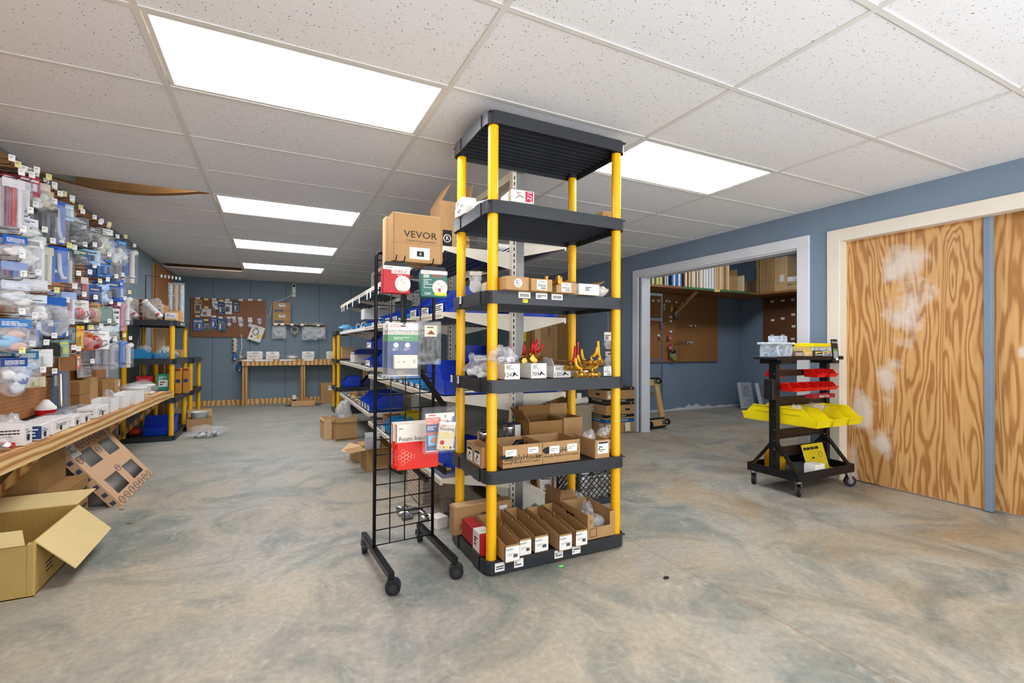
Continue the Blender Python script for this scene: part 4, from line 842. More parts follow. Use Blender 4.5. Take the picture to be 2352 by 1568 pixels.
# ---------------------------------------------------------------- long double sided steel shelving
go = thing('steel_shelving', 'long double sided cream and grey steel shop shelving run behind the yellow shelf', 'shelving unit', (1.86, .55, 0))
GREY = mat('8a8e93', .35, m=.6, n=.08, s=5); LIP = mat('e3dccb', .45, n=.04); UPR = mat('93938f', .4, m=.35, n=.12, s=6); UNDER = mat('6f7a86', .35, m=.6, n=.1, s=4)
BAY = 1.22
for k in range(5):
    g = G(); y = k*BAY; g.box(UPR, (-.012, y-.02, 0 if k else .01), (.045, y+.02, 2.25)); g.box(LIP, (-.04, y-.02, .02), (-.012, y+.02, 2.25))
    for q in range(56): g.box(INK, (-.03, y-.0206, .1+q*.038), (-.022, y-.0199, .122+q*.038))
    g.put('upright', go)
G().box(CREAM, (-.035, 0, 2.2), (.035, 4*BAY, 2.25)).put('top_rail', go)
def shelf(side, z, k, depth):
    y0, y1 = k*BAY+.004, (k+1)*BAY-.004; a = -.045 if side < 0 else .05; b = a + side*depth; lo, hi = min(a, b), max(a, b)
    g = G(); g.box(GREY, (lo, y0, z-.006), (hi, y1, z)); w = (hi-lo)/7
    for q in range(7): g.box(UNDER, (lo+q*w+w*.2, y0+.01, z-.022), (lo+q*w+w*.5, y1-.01, z-.006))
    e = min(b, b+side*.012), max(b, b+side*.012); g.box(LIP, (e[0], y0, z-.032), (e[1], y1, z+.006)); g.box(mat('b9b2a2', .5), (min(b+side*.012, b+side*.0135), y0, z-.02), (max(b+side*.012, b+side*.0135), y1, z-.006))
    o = g.put('shelf', go)
    for yy in (y0-.001, y1-.002):
        G().prism(LIP, [(a-side*.02, yy, z+.008), (b, yy, z+.006), (b, yy, z-.02), (a-side*.02, yy, z-.105)], (0, .003, 0)).put('bracket', go)
LD, RD = .44, .32
for k in range(4):
    shelf(-1, 1.72, k, LD); shelf(-1, 1.325, k, LD); shelf(-1, .82 if k < 2 else .89, k, LD); shelf(-1, .33 if k < 2 else .41, k, LD)
    shelf(1, 1.81, k, RD); shelf(1, 1.315, k, RD); shelf(1, .815, k, RD)
g = G(); g.box(mat('cfcabc', .5, n=.04), (.05, .0, .055), (.36, 4*BAY, .075)); g.box(LIP, (.36, 0, .02), (.372, 4*BAY, .078))
for q in range(120):
    for xx in (.3, .33): g.rect(INK, (xx, .05+q*.04, .075), X, Y, .008, .012, .0006)
g.put('base_deck', go)
for i, y in enumerate([5.2, 5.0, 4.65, 4.15, 3.62, 3.1, 2.9, 2.5, 2.2]):
    G().box(PAPER, (-.4995, y-.55-.03, 1.72-.1), (-.4985, y-.55+.03, 1.72-.01)).put('price_tag', go)
def onL(x, y, z): return (1.86-.045-LD+x, y, z+.0015)     # x from the aisle edge inwards
WB = -PI/2
# open brand carton on the top shelf
def rlogo(g, x, y, z):
    c, u = face(g, 's', (x, y, z), -.28, -.2, .065, .11, INK); k = lambda r: [c + u*(r*math.cos(a)) + Z*(r*math.sin(a)) - Y*.0012 for a in [2*PI*i/18 for i in range(18)]]
    g.tube(PAPER, k(.024), .0028, 4, True); g.text(PAPER, 'R', c, u, Z, .026, .0016)
    g.text(INK, 'HASTINGS', (x*.02, -y/2, z*.36), X, Z, .024, al='LEFT'); g.text(INK, 'PLUMBING', (x*.02, -y/2, z*.26), X, Z, .024, al='LEFT')
carton('tall kraft carton with round black logo and raised flap on the top steel shelf', onL(.16, .92, 1.724), (.2, .24, .35), .0, op=1, flaps={'w': -28, 'e': 10}, lid=.7, pr=rlogo)
BINS = 'blue bins on the long steel shelving'
def rowbin(sz, pts, lab, m=BINB, grp=None, rz=WB):
    first = None
    for i, p in enumerate(pts):
        p = tuple(p)
        if first is None: first = bin_(lab, p, sz, rz, m, grp=grp or lab)
        else: dup(first, p, rz)
rowbin((.27, .34, .17), [onL(.2, y, 1.329) for y in (.72, 1.03, 1.34)], 'large royal blue hopper bin near the close end of the second left steel shelf')
rowbin((.27, .34, .13), [onL(.2, y, 1.329) for y in (1.95, 2.25)], 'lower royal blue hopper bin in the middle of the second left steel shelf')
rowbin((.22, .3, .13), [onL(.22, y, 1.329) for y in (2.8, 3.2)], 'royal blue hopper bin past the middle of the second left steel shelf')
rowbin((.3, .3, .11), [onL(.22, 3.9, 1.329)], 'single royal blue bin under the white paper carton, far end of second left shelf')
carton('white paper wrapped carton on a blue bin, far end of second left shelf', onL(.22, 3.9, 1.444), (.24, .3, .13), WB, m=mat('d9d8d6', .7, n=.08))
rowbin((.12, .14, .055), [onL(.08, y, 1.329) for y in (2.48, 2.62, 3.42, 3.6, 4.34, 4.5, 4.66, 4.82, 4.98, 5.16)], 'small sky blue bin along the front edge of the second left steel shelf', BINC)
rowbin((.12, .14, .055), [onL(.08, y, 1.329) for y in (1.57, 1.695)], 'small sky blue bin in the gap between large royal blue bins, second left shelf', BINC)
for i, y in enumerate((2.5, 2.72, 3.5, 3.9)):
    o = tag(G().tube(mat('dfe9f2', .4), [(.03*math.cos(a), 0, .03+.03*math.sin(a)) for a in [2*PI*k/12 for k in range(12)]], .004, 5, True).put('zip_tie_loop', None, onL(.02, y, 1.332), .4), 'white plastic tie loop standing at the front of the second left steel shelf', 'tie', 'white tie loops on the second shelf')
for i in range(14):
    y = 3.3 + i*.16; G().box(PAPER, (-.4993, y-.55-.06, 1.3), (-.4987, y-.55+.06, 1.326)).put('price_label', go)
# third shelf
s1 = bin_('lower blue bin of the stacked pair on the third left shelf, far half', onL(.22, 3.25, .894), (.42, .38, .19), WB, grp='stacked blue bins on the third left shelf')
dup(s1, onL(.23, 3.25, 1.0915), WB, 'upper blue bin of the stacked pair on the third left shelf, far half')
carton('plain white carton under a flat blue bin on the third left shelf', onL(.2, 4.6, .894), (.36, .3, .12), WB, m=mat('d4d1cc', .6))
bin_('flat dark blue bin lying across the white carton on the third left shelf', onL(.22, 4.55, 1.0165), (.5, .34, .06), WB, m=mat('13277a', .35))
rowbin((.15, .17, .08), [onL(.1, y, .824) for y in (1.15, 1.32, 1.49, 1.66, 1.875, 2.04, 2.21, 2.38)], 'sky blue bin in the row on the near half of the third left steel shelf', BINC)
bin_('big royal blue bin with raised outline behind the left post, third left shelf', (1.585, .78, .8275), (.38, .38, .2), 0)
bin_('wide royal blue bin filling the near end of the third left shelf', (1.66, .74, 1.031), (.2, .24, .1), .0)
def loose(n, lab, cat, name, box, z, mats, size, grp, seed=1):
    rn = random.Random(seed); src = []
    for k in range(3):
        g = G(); m = mats[k % len(mats)]; q = size
        if k == 0: g.cyl(m, (-q, 0, q*.4), (q, 0, q*.4), q*.36, n=8); g.cyl(m, (-q*1.1, 0, q*.4), (-q*.5, 0, q*.4), q*.45, n=8)
        elif k == 1: g.tube(m, [(-q, 0, q*.4), (0, 0, q*.4), (q*.3, q*.2, q*.4), (q*.4, q, q*.4)], q*.36, 8)
        else: g.cyl(m, (-q*.8, 0, q*.4), (q*.8, 0, q*.4), q*.34, n=8); g.cyl(m, (0, 0, q*.4), (0, q*.8, q*.4), q*.34, n=8)
        src.append(g)
    obs = [None]*3
    for i in range(n):
        k = i % 3; x = box[0] + (box[1]-box[0])*rn.random(); y = box[2] + (box[3]-box[2])*rn.random()
        if obs[k] is None: obs[k] = tag(src[k].put(name, None, (x, y, z)), lab, cat, grp)
        else: dup(obs[k], (x, y, z), rn.uniform(0, 6.28))
TAN = mat('c9a068', .5); TAN2 = mat('b58443', .45); WOODY = mat('d3b487', .6)
loose(26, 'small loose black and tan fitting scattered on the third left steel shelf', 'fitting', 'pipe_fitting', (1.41, 1.75, 3.6, 5.2), .8955, [TAN, BLACK, WOODY], .022, 'loose fittings on the third left shelf', 2)
# fourth shelf
rowbin((.17, .36, .17), [onL(.2, y, .4145) for y in (3.15, 3.34, 3.53, 3.72)], 'deep royal blue bin in the row of four on the lowest left shelf')
loose(46, 'loose brass and tan fitting heaped at the far end of the lowest left shelf', 'fitting', 'pipe_fitting', (1.4, 1.78, 3.9, 5.3), .4155, [TAN, TAN2, WOODY], .035, 'tan fittings on the lowest left shelf', 4)
loose(44, 'loose copper elbow or tee on the near part of the lowest left shelf', 'fitting', 'copper_fitting', (1.42, 1.76, 1.4, 2.1), .3355, [COPPER, mat('8e5a3a', .35, m=.7), mat('6a4a3c', .4, m=.4)], .03, 'copper fittings on the lowest left shelf', 6)
loose(18, 'loose brown fitting on the close end of the third left steel shelf', 'fitting', 'pipe_fitting', (1.42, 1.76, .62, .95), .3355, [mat('6a4a2c', .5), BLACK, TAN2], .03, 'brown fittings at the close end of the lowest left shelf', 8)
bin_('sky blue bin holding copper pieces, front edge of the lowest left shelf', onL(.13, 2.3, .3345), (.24, .24, .12), WB, BINC)
for i, (y, c) in enumerate(((2.75, 'a06f45'), (2.62, '8a5a3a'))):
    carton(['small brown carton beside the four deep blue bins, lowest left shelf', 'darker small brown carton next to the sky blue bin, lowest left shelf'][i], onL(.2, y, .3345), (.1, .2, .09), WB, op=1, m=mat(c, .7))
bin_('yellow hopper bin standing inside below the third left shelf', (1.64, 2.42, .3345), (.2, .2, .15), WB, BINY)
# goods on the far side
for i, (y, c) in enumerate(((.66, RED), (.82, PAPER), (.98, RED), (1.14, PAPER), (1.3, RED))):
    o = thing('pipe_tape_roll', 'white roll with bright red cap on the top right steel shelf', 'roll', (2.02 + (i % 2)*.08, y, 1.8165), 0, 'white and red rolls on the top right shelf')
    G().cyl(PAPER, (-.1, 0, .03), (.0, 0, .03), .03, n=14).put('sleeve', o); G().cyl(RED, (.0, 0, .03), (.045, 0, .03), .031, n=14).put('cap', o)
EB = PI/2
rowbin((.3, .3, .15), [(2.065, y, 1.3195) for y in (.74, 1.06, 1.38, 1.98, 2.3, 2.62)], 'royal blue hopper bin on the second right steel shelf facing the alcove', rz=EB)
rowbin((.3, .3, .13), [(2.065, y, .8195) for y in (.74, 1.06, 1.38, 1.98, 2.3, 2.62)], 'royal blue hopper bin on the third right steel shelf facing the alcove', rz=EB)
bin_('royal blue bin at the back of the right base deck', (2.04, 2.7, .0765), (.27, .26, .2), .0)
bin_('royal blue bin of brass pieces on the floor deck near the ribbed cans', (1.62, .84, .3345), (.3, .3, .16), .3)
# ---------------------------------------------------------------- on the floor around the steel shelving
def worn(g, x, y, z): g.rect(mat('7a5a38', .9), (0, -y/2, z*.05), X, Z, x*.9, z*.08)
carton('square kraft carton on the floor under the far end of the left shelves', (1.24, 3.92, 0), (.25, .26, .27), .08, op=1, flaps={'s': 165, 'e': 120, 'w': 170}, lid=.22, pr=worn)
carton('narrower kraft carton pressed against the left side of the square floor carton', (1.05, 4.1, 0), (.09, .3, .24), .08, op=1, flaps={'w': 160}, lid=.3, m=KRAFTL)
bag('clear bag bulging out of the square kraft floor carton', (1.24, 3.94, .12), (.1, .1, .17), seed=50, inner=bits([mat('c8ccd2', .4), PAPER], (.08, .08, .14), 14, .05))
carton('kraft carton with wide open flaps on the floor left of the foam packs', (1.31, 2.34, 0), (.2, .2, .19), .1, op=1, flaps={'w': 95, 's': 75, 'n': 85}, lid=.75)
o = thing('zip_bag', 'grey printed zip bag standing in the open flapped floor carton', 'bag', (1.29, 2.33, .006), .1); G().box(mat('aeb6bd', .25, bump=.5), (-.07, -.025, 0), (.07, .025, .3), .012).put('pouch', o); G().box(mat('d5dbe0', .2), (-.07, -.006, .3), (.07, .006, .325)).put('seal', o)
carton('open kraft flap carton lying behind the flapped carton on the floor', (1.28, 2.75, 0), (.18, .2, .16), .5, op=1, flaps={'w': 120, 's': 100}, lid=.7, m=KRAFTL)
o = tag(G().blob(mat('2e77b5', .4), (0, 0, .03), (.05, .04, .03), 9, 6, .3, 4).blob(mat('e2cf3a', .5), (.06, .02, .03), (.04, .035, .03), 9, 6, .4, 5).put('crumpled_packet', None, (1.3, 3.35, 0)), 'crumpled blue and yellow packet on the floor beside the kraft cartons', 'packet')
o = tag(G().lathe(mat('a98a3a', .5), [(.05, 0), (.055, .1), (.06, .14), (.055, .14), (.045, .02)], n=16).put('brown_cup', None, (1.52, 2.9, 0)), 'mustard brown round tub on the floor under the left shelves', 'tub')
WRAP = clear('d5c7bb', .25)
o = thing('insulation_bundle', 'stack of wrapped pinkish tan pipe insulation logs on the floor behind the grid rack', 'bundle', (1.53, 1.3, 0), 0)
for k in range(10):
    for q in range(2): G().cyl(mat('b39c8c', .6), (-.11, -.09+q*.16, .02+k*.028), (.11, -.09+q*.16, .02+k*.028), .0165, n=10).put('log', o)
    g = G(); g.cyl(mat('c7b7a6', .6), (-.118, -.165, .02+k*.028), (-.118, .165, .02+k*.028), .0165, n=10); g.put('log', o)
G().box(WRAP, (-.14, -.185, .001), (.14, .185, .3), .01).put('wrap', o)
loose(12, 'shiny chrome faucet part spilled on the floor behind the grid rack', 'faucet part', 'faucet_part', (1.25, 1.42, .8, 1.08), .0015, [CHROME, CHROME, STEEL], .042, 'chrome parts on the floor', 12)
bag('large dark clear bag of chrome fittings on the floor behind the left posts', (1.57, .83, 0), (.11, .12, .13), 'b9b2ac', bits([CHROME, STEEL, INK], (.09, .1, .1), 22, .06), seed=55, a=.22)
carton('small white carton edge showing by the chrome parts on the floor', (1.4, .7, 0), (.08, .09, .07), .3, m=WHITE)
for i in range(1): carton('kraft carton lying flat under the left shelves beyond the wrapped logs', (1.66, 1.7, 0), (.2, .3, .2), .0, m=KRAFTD)
# stack of shower cartons by the alcove doorway
def shower(g, x, y, z, top):
    bl = mat('161618', .6); s = (x, y, z)
    if top < 2:
        for (a, b) in ((.0, .2), (.8, 1)): g.box(bl, (-x/2-.001, -y/2-.001, z*a+.002), (x/2+.001, y/2+.001, z*b-.002))
        g.text(PAPER, 'American Standard', (-x*.05, -y/2-.001, z*.1), X, Z, z*.11); g.text(PAPER, 'American Standard', (-x/2-.001, 0, z*.1), -Y, Z, z*.11)
        g.text(PAPER, '81"', (x*.4, -y/2-.001, z*.9), X, Z, z*.1); lbl(g, 'w' if top else 's', s, -.28 if top else -.34, 0, .1, z*.5, 3, None, True, 3)
        c, u = face(g, 's' if top else 'w', s, .26 if top else .05, 0, .075, .028, INK)
    else:
        g.box(mat('1c5a92', .5), (-x/2-.001, -y/2-.001, z*.68), (x/2+.001, y/2+.001, z*.92)); g.text(PAPER, 'KEYSTONE', (x*.1, -y/2-.001, z*.8), X, Z, z*.12); g.text(PAPER, 'KEYSTONE', (-x/2-.001, 0, z*.8), -Y, Z, z*.12)
        lbl(g, 's', s, -.36, -.14, .09, z*.42, 4, None, True, 7); lbl(g, 'w', s, .3, -.14, .09, z*.42, 4, None, True, 8); g.lines(KRAFTD, (x*.3, -y/2-.001, z*.35), X, Z, x*.25, z*.4, 4)
zz = 0
for k, (h, l) in enumerate([(.205, 'wide kraft carton with blue lettered band, bottom of the stack by the alcove'), (.2, 'black banded kraft carton with hand hole, middle of the stack by the alcove'), (.19, 'open topped kraft carton with black bands on top of the stack by the alcove')]):
    carton(l, (4.53, 2.98, zz+.0005), (.46, .4, h), -.03 + .02*k, op=(k == 2), flaps={'w': 60, 'n': 40} if k == 2 else None, lid=.5, pr=lambda g, x, y, z, k=k: shower(g, x, y, z, 2-k)); zz += h+.001
carton('low grey carton carrying white pipe fittings left of the banded stack', (4.1, 3.15, 0), (.3, .26, .36), 0, m=mat('a59783', .8))
o = thing('pipe_tee', 'white plastic pipe tee with rubber seal lying on the low carton', 'fitting', (4.1, 3.1, .362), .3); g = G(); g.cyl(PAPER, (-.13, 0, .045), (.13, 0, .045), .042, n=16); g.cyl(PAPER, (.13, 0, .045), (.15, 0, .045), .046, n=16); g.cyl(PAPER, (0, 0, .045), (0, .0, .15), .036, n=16); g.put('body', o); G().cyl(INK, (.15, 0, .045), (.153, 0, .045), .03, n=16).put('seal', o)
o = tag(G().box(mat('e4e0d4', .7), (-.045, -.002, 0), (.045, .002, .11)).put('loose_card', None, (4.62, 2.735, .03), .0, (-.1, .0, .1)), 'loose cream card leaning on the blue banded carton', 'card')
# tall cartons standing past the shelving
def tall(txt, yl=False, strip=False):
    def f(g, x, y, z):
        if txt: g.text(INK, txt, (-x*.12, -y/2, z*.42), Z, -X, .15); g.lines(INK, (x*.3, -y/2-.001, z*.42), Z, -X, .3, .02, 1, .6)
        if yl: c, u = face(g, 's', (x, y, z), .0, .24, .16, .13, mat('e9dd22', .6)); g.text(INK, 'HALF', c + u*.02, u, Z, .03, .002)
        if strip:
            g.rect(KRAFTL, (-x*.38, -y/2, z/2), X, Z, x*.24, z*.999); g.rect(INK, (-x*.38, -y/2-.001, z*.66), X, Z, .03, .035); g.lines(INK, (-x*.38, -y/2-.001, z*.5), Z, X, .4, .012, 1, .6)
            for k in range(7): g.bar(INK, (x*.08, -y/2-.001, z*.82), (x*.08+.14*math.cos(.4+k*.3)*(1 if k < 5 else -.6), -y/2-.001, z*.82-.02-.03*k), .002)
            g.tube(INK, [(x*.3, -y/2-.001, z*.02), (x*.3, -y/2-.001, z*.98)], .0015, 4); g.text(PAPER, 'JONE', (0, -y/2-.0016, z*.12), Z, -X, .07, .002); g.rect(INK, (0, -y/2-.001, z*.12), Z, X, .26, .1, .0004)
            g.rect(INK, (-x*.02, -y/2-.001, z*.02), X, Z, .06, .03, .001)
    return f
carton('tall kraft carton lettered cell with a yellow note, left of the tall carton row', (3.861, 4.36, 0), (.34, .12, 1.72), .0, m=KRAFTD, pr=tall('cell', True))
carton('tall pale edged kraft carton printed with crack lines, middle of the tall carton row', (4.215, 4.21, 0), (.4, .12, 1.73), .0, m=KRAFT, pr=tall('', False, True))
carton('tall dark kraft carton lettered cell, rightmost of the tall carton row', (4.59, 4.3, 0), (.42, .12, 1.74), .0, m=KRAFTD, pr=tall('cell'))
carton('kraft carton with hand hole standing in front of the tall pale edged carton', (3.445, 3.5, 0), (.36, .2, .5), .1, m=KRAFT, pr=lambda g, x, y, z: (g.rect(INK, (-x*.2, -y/2, z*.62), X, Z, .07, .03), g.rect(KRAFTL, (x*.1, -y/2, z*.6), X, Z, .08, z*.6)))
# black milk crate and a kraft case behind the tall shelving
o = thing('milk_crate', 'black plastic lattice milk crate full of white cartons behind the yellow shelf', 'crate', (2.55, .76, 0), -.06); w = .155; h = .27
G().box(PBLACK, (-w, -w, 0), (w, w, .02)).put('base', o)
for k in range(4):
    g = G(); m0 = g.mark()
    for zc in (.24, .255, .27, .225): g.box(PBLACK, (-w, -w-.003, zc-.004), (w, -w+.004, zc+.002))
    g.box(PBLACK, (-w, -w-.003, 0), (w, -w+.004, .045))
    for sx in (-1, 1): g.box(PBLACK, (sx*w-.018 if sx > 0 else -w, -w-.003, 0), (w if sx > 0 else -w+.018, -w+.004, h))
    for q in range(-5, 11):
        for sg in (-1, 1):
            x0 = -w+.0+q*.044; p0, p1 = (x0, .045), (x0+sg*.18, .225); a = V3((p0[0], -w, p0[1])); b = V3((p1[0], -w, p1[1]))
            d = b-a; t0, t1 = 0, 1
            for lim in (-w, w):
                t = (lim-a.x)/d.x
                if (a.x-lim)*(b.x-lim) < 0:
                    if (a.x > w or a.x < -w): t0 = max(t0, t)
                    else: t1 = min(t1, t)
            if max(a.x, b.x) <= -w or min(a.x, b.x) >= w: continue
            g.bar(PBLACK, a+d*t0, a+d*t1, .006, .006)
    g.box(PBLACK, (-.06, -w-.004, .19), (.06, -w+.004, .2))
    g.move(m0, MX.Rotation(k*PI/2, 4, 'Z')); g.put('side', o)
rn = random.Random(9)
cw = None
for i in range(14):
    p = (2.55+(i % 3-1)*.092, .76+(i//3 % 3-1)*.092, .022 + (i//9)*.082)
    if cw is None: cw = carton('white printed carton tumbled inside the black milk crate', p, (.07, .05, .078), .3, m=mat('dcd6cc', .6), grp='cartons inside the milk crate', pr=lambda g, x, y, z: (g.lines(INK, (0, -y/2-.001, z*.5), X, Z, x*.7, z*.5, 3), g.box(mat('a39a90', .6), (-x/2-.0005, -y/2-.0005, 0), (x/2+.0005, y/2+.0005, z*.2))))
    else: dup(cw, p, rn.uniform(0, 6))
carton('kraft case with a dark square emblem between the base deck and the milk crate', (2.37, 1.09, 0), (.13, .26, .24), -.3, pr=lambda g, x, y, z: (face(g, 'w', (x, y, z), .1, .05, .1, .13, mat('1e2430', .6)), g.lines(PAPER, (-x/2-.0016, -.03, z*.55), -Y, Z, .06, .08, 3, .3), lbl(g, 's', (x, y, z), 0, 0, x*.7, z*.7, 5, None, True, 2)))
# second yellow post unit at the far end of the steel shelving
punit('shelving_unit', 'yellow post black tier shelving unit beyond the far end of the steel shelving', (1.82, 6.43, 0), .44, .36, [.06, .44, .9, 1.365], notch=False)
bin_('dark blue bin with a white card on the second tier of the far yellow unit', (1.62, 6.25, .4415), (.3, .3, .17), WB)
bin_('dark blue bin on the second tier of the far yellow unit, set further in', (1.95, 6.25, .4415), (.3, .3, .17), WB, m=mat('10204f', .4))
carton('kraft carton in the gap above the dark blue bins of the far yellow unit', (1.62, 6.55, .9015), (.2, .2, .2), 0, m=KRAFTL)
bag('crumpled sky blue and white bag on top of the far yellow unit', (1.56, 6.2, 1.367), (.12, .14, .05), '6fb2dc', None, seed=61, amp=.4, a=1.1)
bag('white crumpled packets bag on top of the far yellow unit by its rear post', (1.7, 6.5, 1.367), (.12, .1, .045), 'e3e8ee', None, seed=62, amp=.5, a=1)
# ---------------------------------------------------------------- left side: plank bench under a pegboard wall
PEGL = board('orange_brown_pegboard', 'b07846'); PEGD = board('dark_pegboard', '8a5a38')
be = thing('wooden_bench', 'long pine plank bench braced to the left wall under the pegboard', 'bench', (0, 0, 0))
g = G(); g.prism(PINE, [(-1.045, -3.6, .57), (-.755, -3.6, .57), (-.603, 4.47, .57), (-1.045, 4.47, .57)], (0, 0, .028)); g.put('top', be)
g = G(); ed = fibre('pine_edge', [(0, 'a8713a'), (.4, 'd0a060'), (1, 'e6c68f')], (3, .3, 3), 1.5, 2.2, 6, 'Z', seed=5)
g.prism(ed, [(-.755, -3.6, .528), (-.717, -3.6, .528), (-.565, 4.47, .528), (-.603, 4.47, .528)], (0, 0, .073)); g.put('front_rail', be)
for y in (4.36, 3.03, 1.42, -.3, -1.4): G().bar(PINEZ, (-.60-.0187*(4.47-y)-.03, y, .545), (-1.06, y+.08, .08), .038, .085, up=(0, 1, 0)).put('brace', be)
for y in (4.3, 2.2, .35): G().box(PINEZ, (-1.09, y, 0), (-1.055, y+.09, .57)).put('leg', be)
pw = thing('pegboard', 'large brown pegboard covering the left wall above the plank bench', 'pegboard', (-1.05, 0, 0))
G().box(PEGL, (-.008, -3.6, .62), (0, 1.55, 2.32)).box(PEGL, (-.008, 1.553, .62), (0, 4.0, 2.32)).put('panel', pw)
for z in (.64, 1.25, 1.85, 2.3): G().box(PINE, (-.0405, -3.6, z-.02), (-.008, 4.0, z+.02)).put('batten', pw)
G().box(mat('d8dad8', .5), (-.0405, 4.0, .62), (.002, 4.03, 2.34)).put('edge_trim', pw)
pb = thing('pegboard', 'narrow brown pegboard panel standing on edge by the back corner', 'pegboard', (-1.05, 6.9, 0)); G().box(board('pegboard_corner', '9a6438'), (-.01, -.65, .02), (0, .75, 2.3)).put('panel', pb); G().box(PINEZ, (-.038, -.72, 0), (0, -.65, 2.3)).put('stud', pb)
# --- hanging goods.  Each kind is built facing -y with its hang hole at the origin
def header(g, m, w, h=.045): card(g, m, w, h, (0, -.002, 0), .002)
def k_bag(c, cc, w, h, n):
    def f(o, rn):
        g = G(); header(g, mat(cc, .5), w*.8, .05); g.lines(PAPER if cc not in ('e8e8e4', 'dfe6ee') else INK, (0, -.0035, -.026), X, Z, w*.6, .026, 3, .5, n); g.put('header_card', o)
        G().blob(BAG, (0, 0, -.04-(h-.04)/2), (w*.5, .03, (h-.04)/2), 10, 7, .3, n).put('film', o)
        g = G(); ms = [mat(x, .45) for x in c]
        for i in range(5): g.blob(rn.choice(ms), (rn.uniform(-.25, .25)*w, 0, -.06-(h-.08)*(.25+.7*i/5)), (w*.24, .02, h*.13), 8, 6, .25, n+i)
        g.put('contents', o)
    return f
def k_card(c, cc, w, h, n):
    def f(o, rn):
        g = G(); card(g, mat(cc, .45), w, h); g.rect(mat(c[-1], .5), (0, 0, -h*.2), X, Z, w*.86, h*.12); g.lines(PAPER, (0, -.0012, -h*.2), X, Z, w*.7, h*.09, 2, .5, n); g.lines(mat('dfe6ee', .5), (0, -.0012, -h*.9), X, Z, w*.7, h*.1, 2, .4, n+1); g.put('card', o)
        g = G()
        for i, q in enumerate(c): g.cyl(mat(q, .35), ((i-.5*(len(c)-1))*w*.24, -.018, -h*.42), ((i-.5*(len(c)-1))*w*.24, -.018, -h*.8), min(.015, w*.13), n=10)
        g.put('product', o); G().box(clear('eef3f8', .1, s=9), (-w*.42, -.036, -h*.84), (w*.42, -.001, -h*.34), .006).put('blister', o)
    return f
def k_tube(c, cc, w, h, n):
    def f(o, rn):
        g = G(); header(g, mat(cc, .5), w, .05); g.put('header_card', o); g = G(); m = len(c)
        for i, q in enumerate(c): g.cyl(mat(q, .35), ((i-.5*(m-1))*w*.8/m, .0, -.05), ((i-.5*(m-1))*w*.8/m, .0, -h), w*.34/m, n=10)
        g.put('tube', o); G().box(clear('eef3f8', .12, s=9), (-w/2, -.02, -h-.01), (w/2, .02, -.03), .006).put('sleeve', o)
    return f
def k_pipe(c, cc, w, h, n):
    def f(o, rn):
        p = mat(c[0], .35); g = G(); r = w*.17
        g.cyl(p, (0, -.02, -.03), (0, -.02, -h), r, n=12); g.cyl(p, (0, -.02, -.03), (0, -.02, -.055), r*1.35, n=12); g.cyl(p, (0, -.02, -h*.84), (0, -.02, -h*.78), r*1.3, n=12); g.cyl(INK, (0, -.02, -h*.86), (0, -.02, -h*.84), r*1.12, n=12)
        g.cyl(p, (-w*.1, -.02, -.045), (w*.35, -.02, -.025), r*1.2, n=12); g.put('pipe', o)
        g = G(); card(g, mat(cc, .45), w*.72, h*.8, (-w*.2, .002, 0)); g.lines(PAPER, (-w*.25, .0008, -h*.3), X, Z, w*.4, h*.2, 4, .4, n); g.put('card', o)
        G().box(clear('eef3f8', .1, s=9), (-w*.56, -.05, -h*1.0), (w*.34, .001, -.005), .005).put('sleeve', o)
    return f
def k_panel(c, cc, w, h, n):
    def f(o, rn):
        g = G(); card(g, mat(cc, .4), w, h); g.lines(PAPER, (-w*.2, -.0012, -h*.25), Z, X, h*.3, w*.2, 2, .4, n); g.rect(PAPER, (w*.1, 0, -h*.7), X, Z, w*.2, h*.08); g.put('card', o)
        g = G(); g.tube(mat(c[0], .35), [(w*.05, -.02, -h*.2), (w*.1, -.02, -h*.7), (w*.22, -.02, -h*.9), (w*.34, -.02, -h*.86)], .012, 8); g.put('tube', o); G().box(clear('eef3f8', .12, s=9), (-w*.05, -.04, -h), (w*.5, -.001, -h*.12), .005).put('blister', o)
    return f
def k_coil(c, cc, w, h, n):
    def f(o, rn):
        g = G(); header(g, mat(cc, .5), w*.7, .06); g.put('header_card', o); g = G(); r = w*.36
        for i in range(5): g.tube(clear(c[0], .45), [(r*(1-.06*i)*math.cos(a), -.02+.008*i, -.07-r+r*(1-.06*i)*math.sin(a)) for a in [2*PI*k/18 for k in range(18)]], .0075, 6, True)
        g.put('hose', o); G().blob(BAG, (0, -.005, -.06-h*.4), (w*.5, .035, h*.44), 10, 7, .25, n).put('film', o)
    return f
def k_ball(c, cc, w, h, n):
    def f(o, rn):
        g = G(); card(g, mat(cc, .55), w, h); g.lines(INK, (0, -.0012, -h*.2), X, Z, w*.7, h*.14, 3, .4, n); g.put('card', o)
        g = G(); g.blob(mat(c[0], .25), (-w*.1, -.025, -h*.62), (w*.26, .024, w*.26), 12, 8, .03, n); g.tube(mat(c[-1], .3), [(w*.1, -.02, -h*.6), (w*.3, -.02, -h*.5), (w*.36, -.02, -h*.7), (w*.1, -.012, -h*.9), (-w*.3, -.012, -h*.85)], .004, 6); g.put('product', o)
        G().blob(BAG, (0, -.022, -h*.6), (w*.46, .03, h*.34), 10, 7, .12, n).put('blister', o)
    return f
def k_wire(c, cc, w, h, n):
    def f(o, rn):
        g = G(); card(g, mat(cc, .7), w, h); g.tube(mat(c[0], .3), [(-w/2, -.004, -h), (-w/2, -.004, -h*.2), (-w*.3, -.004, -.002), (w*.3, -.004, -.002), (w/2, -.004, -h*.2), (w/2, -.004, -h)], .003, 6); g.put('card', o)
    return f
KINDS = dict(bag=k_bag, card=k_card, tube=k_tube, pipe=k_pipe, panel=k_panel, coil=k_coil, ball=k_ball, wire=k_wire)
HK = None
HOOKL = 'black wire peg hook holding up a white price tag on the left pegboard'
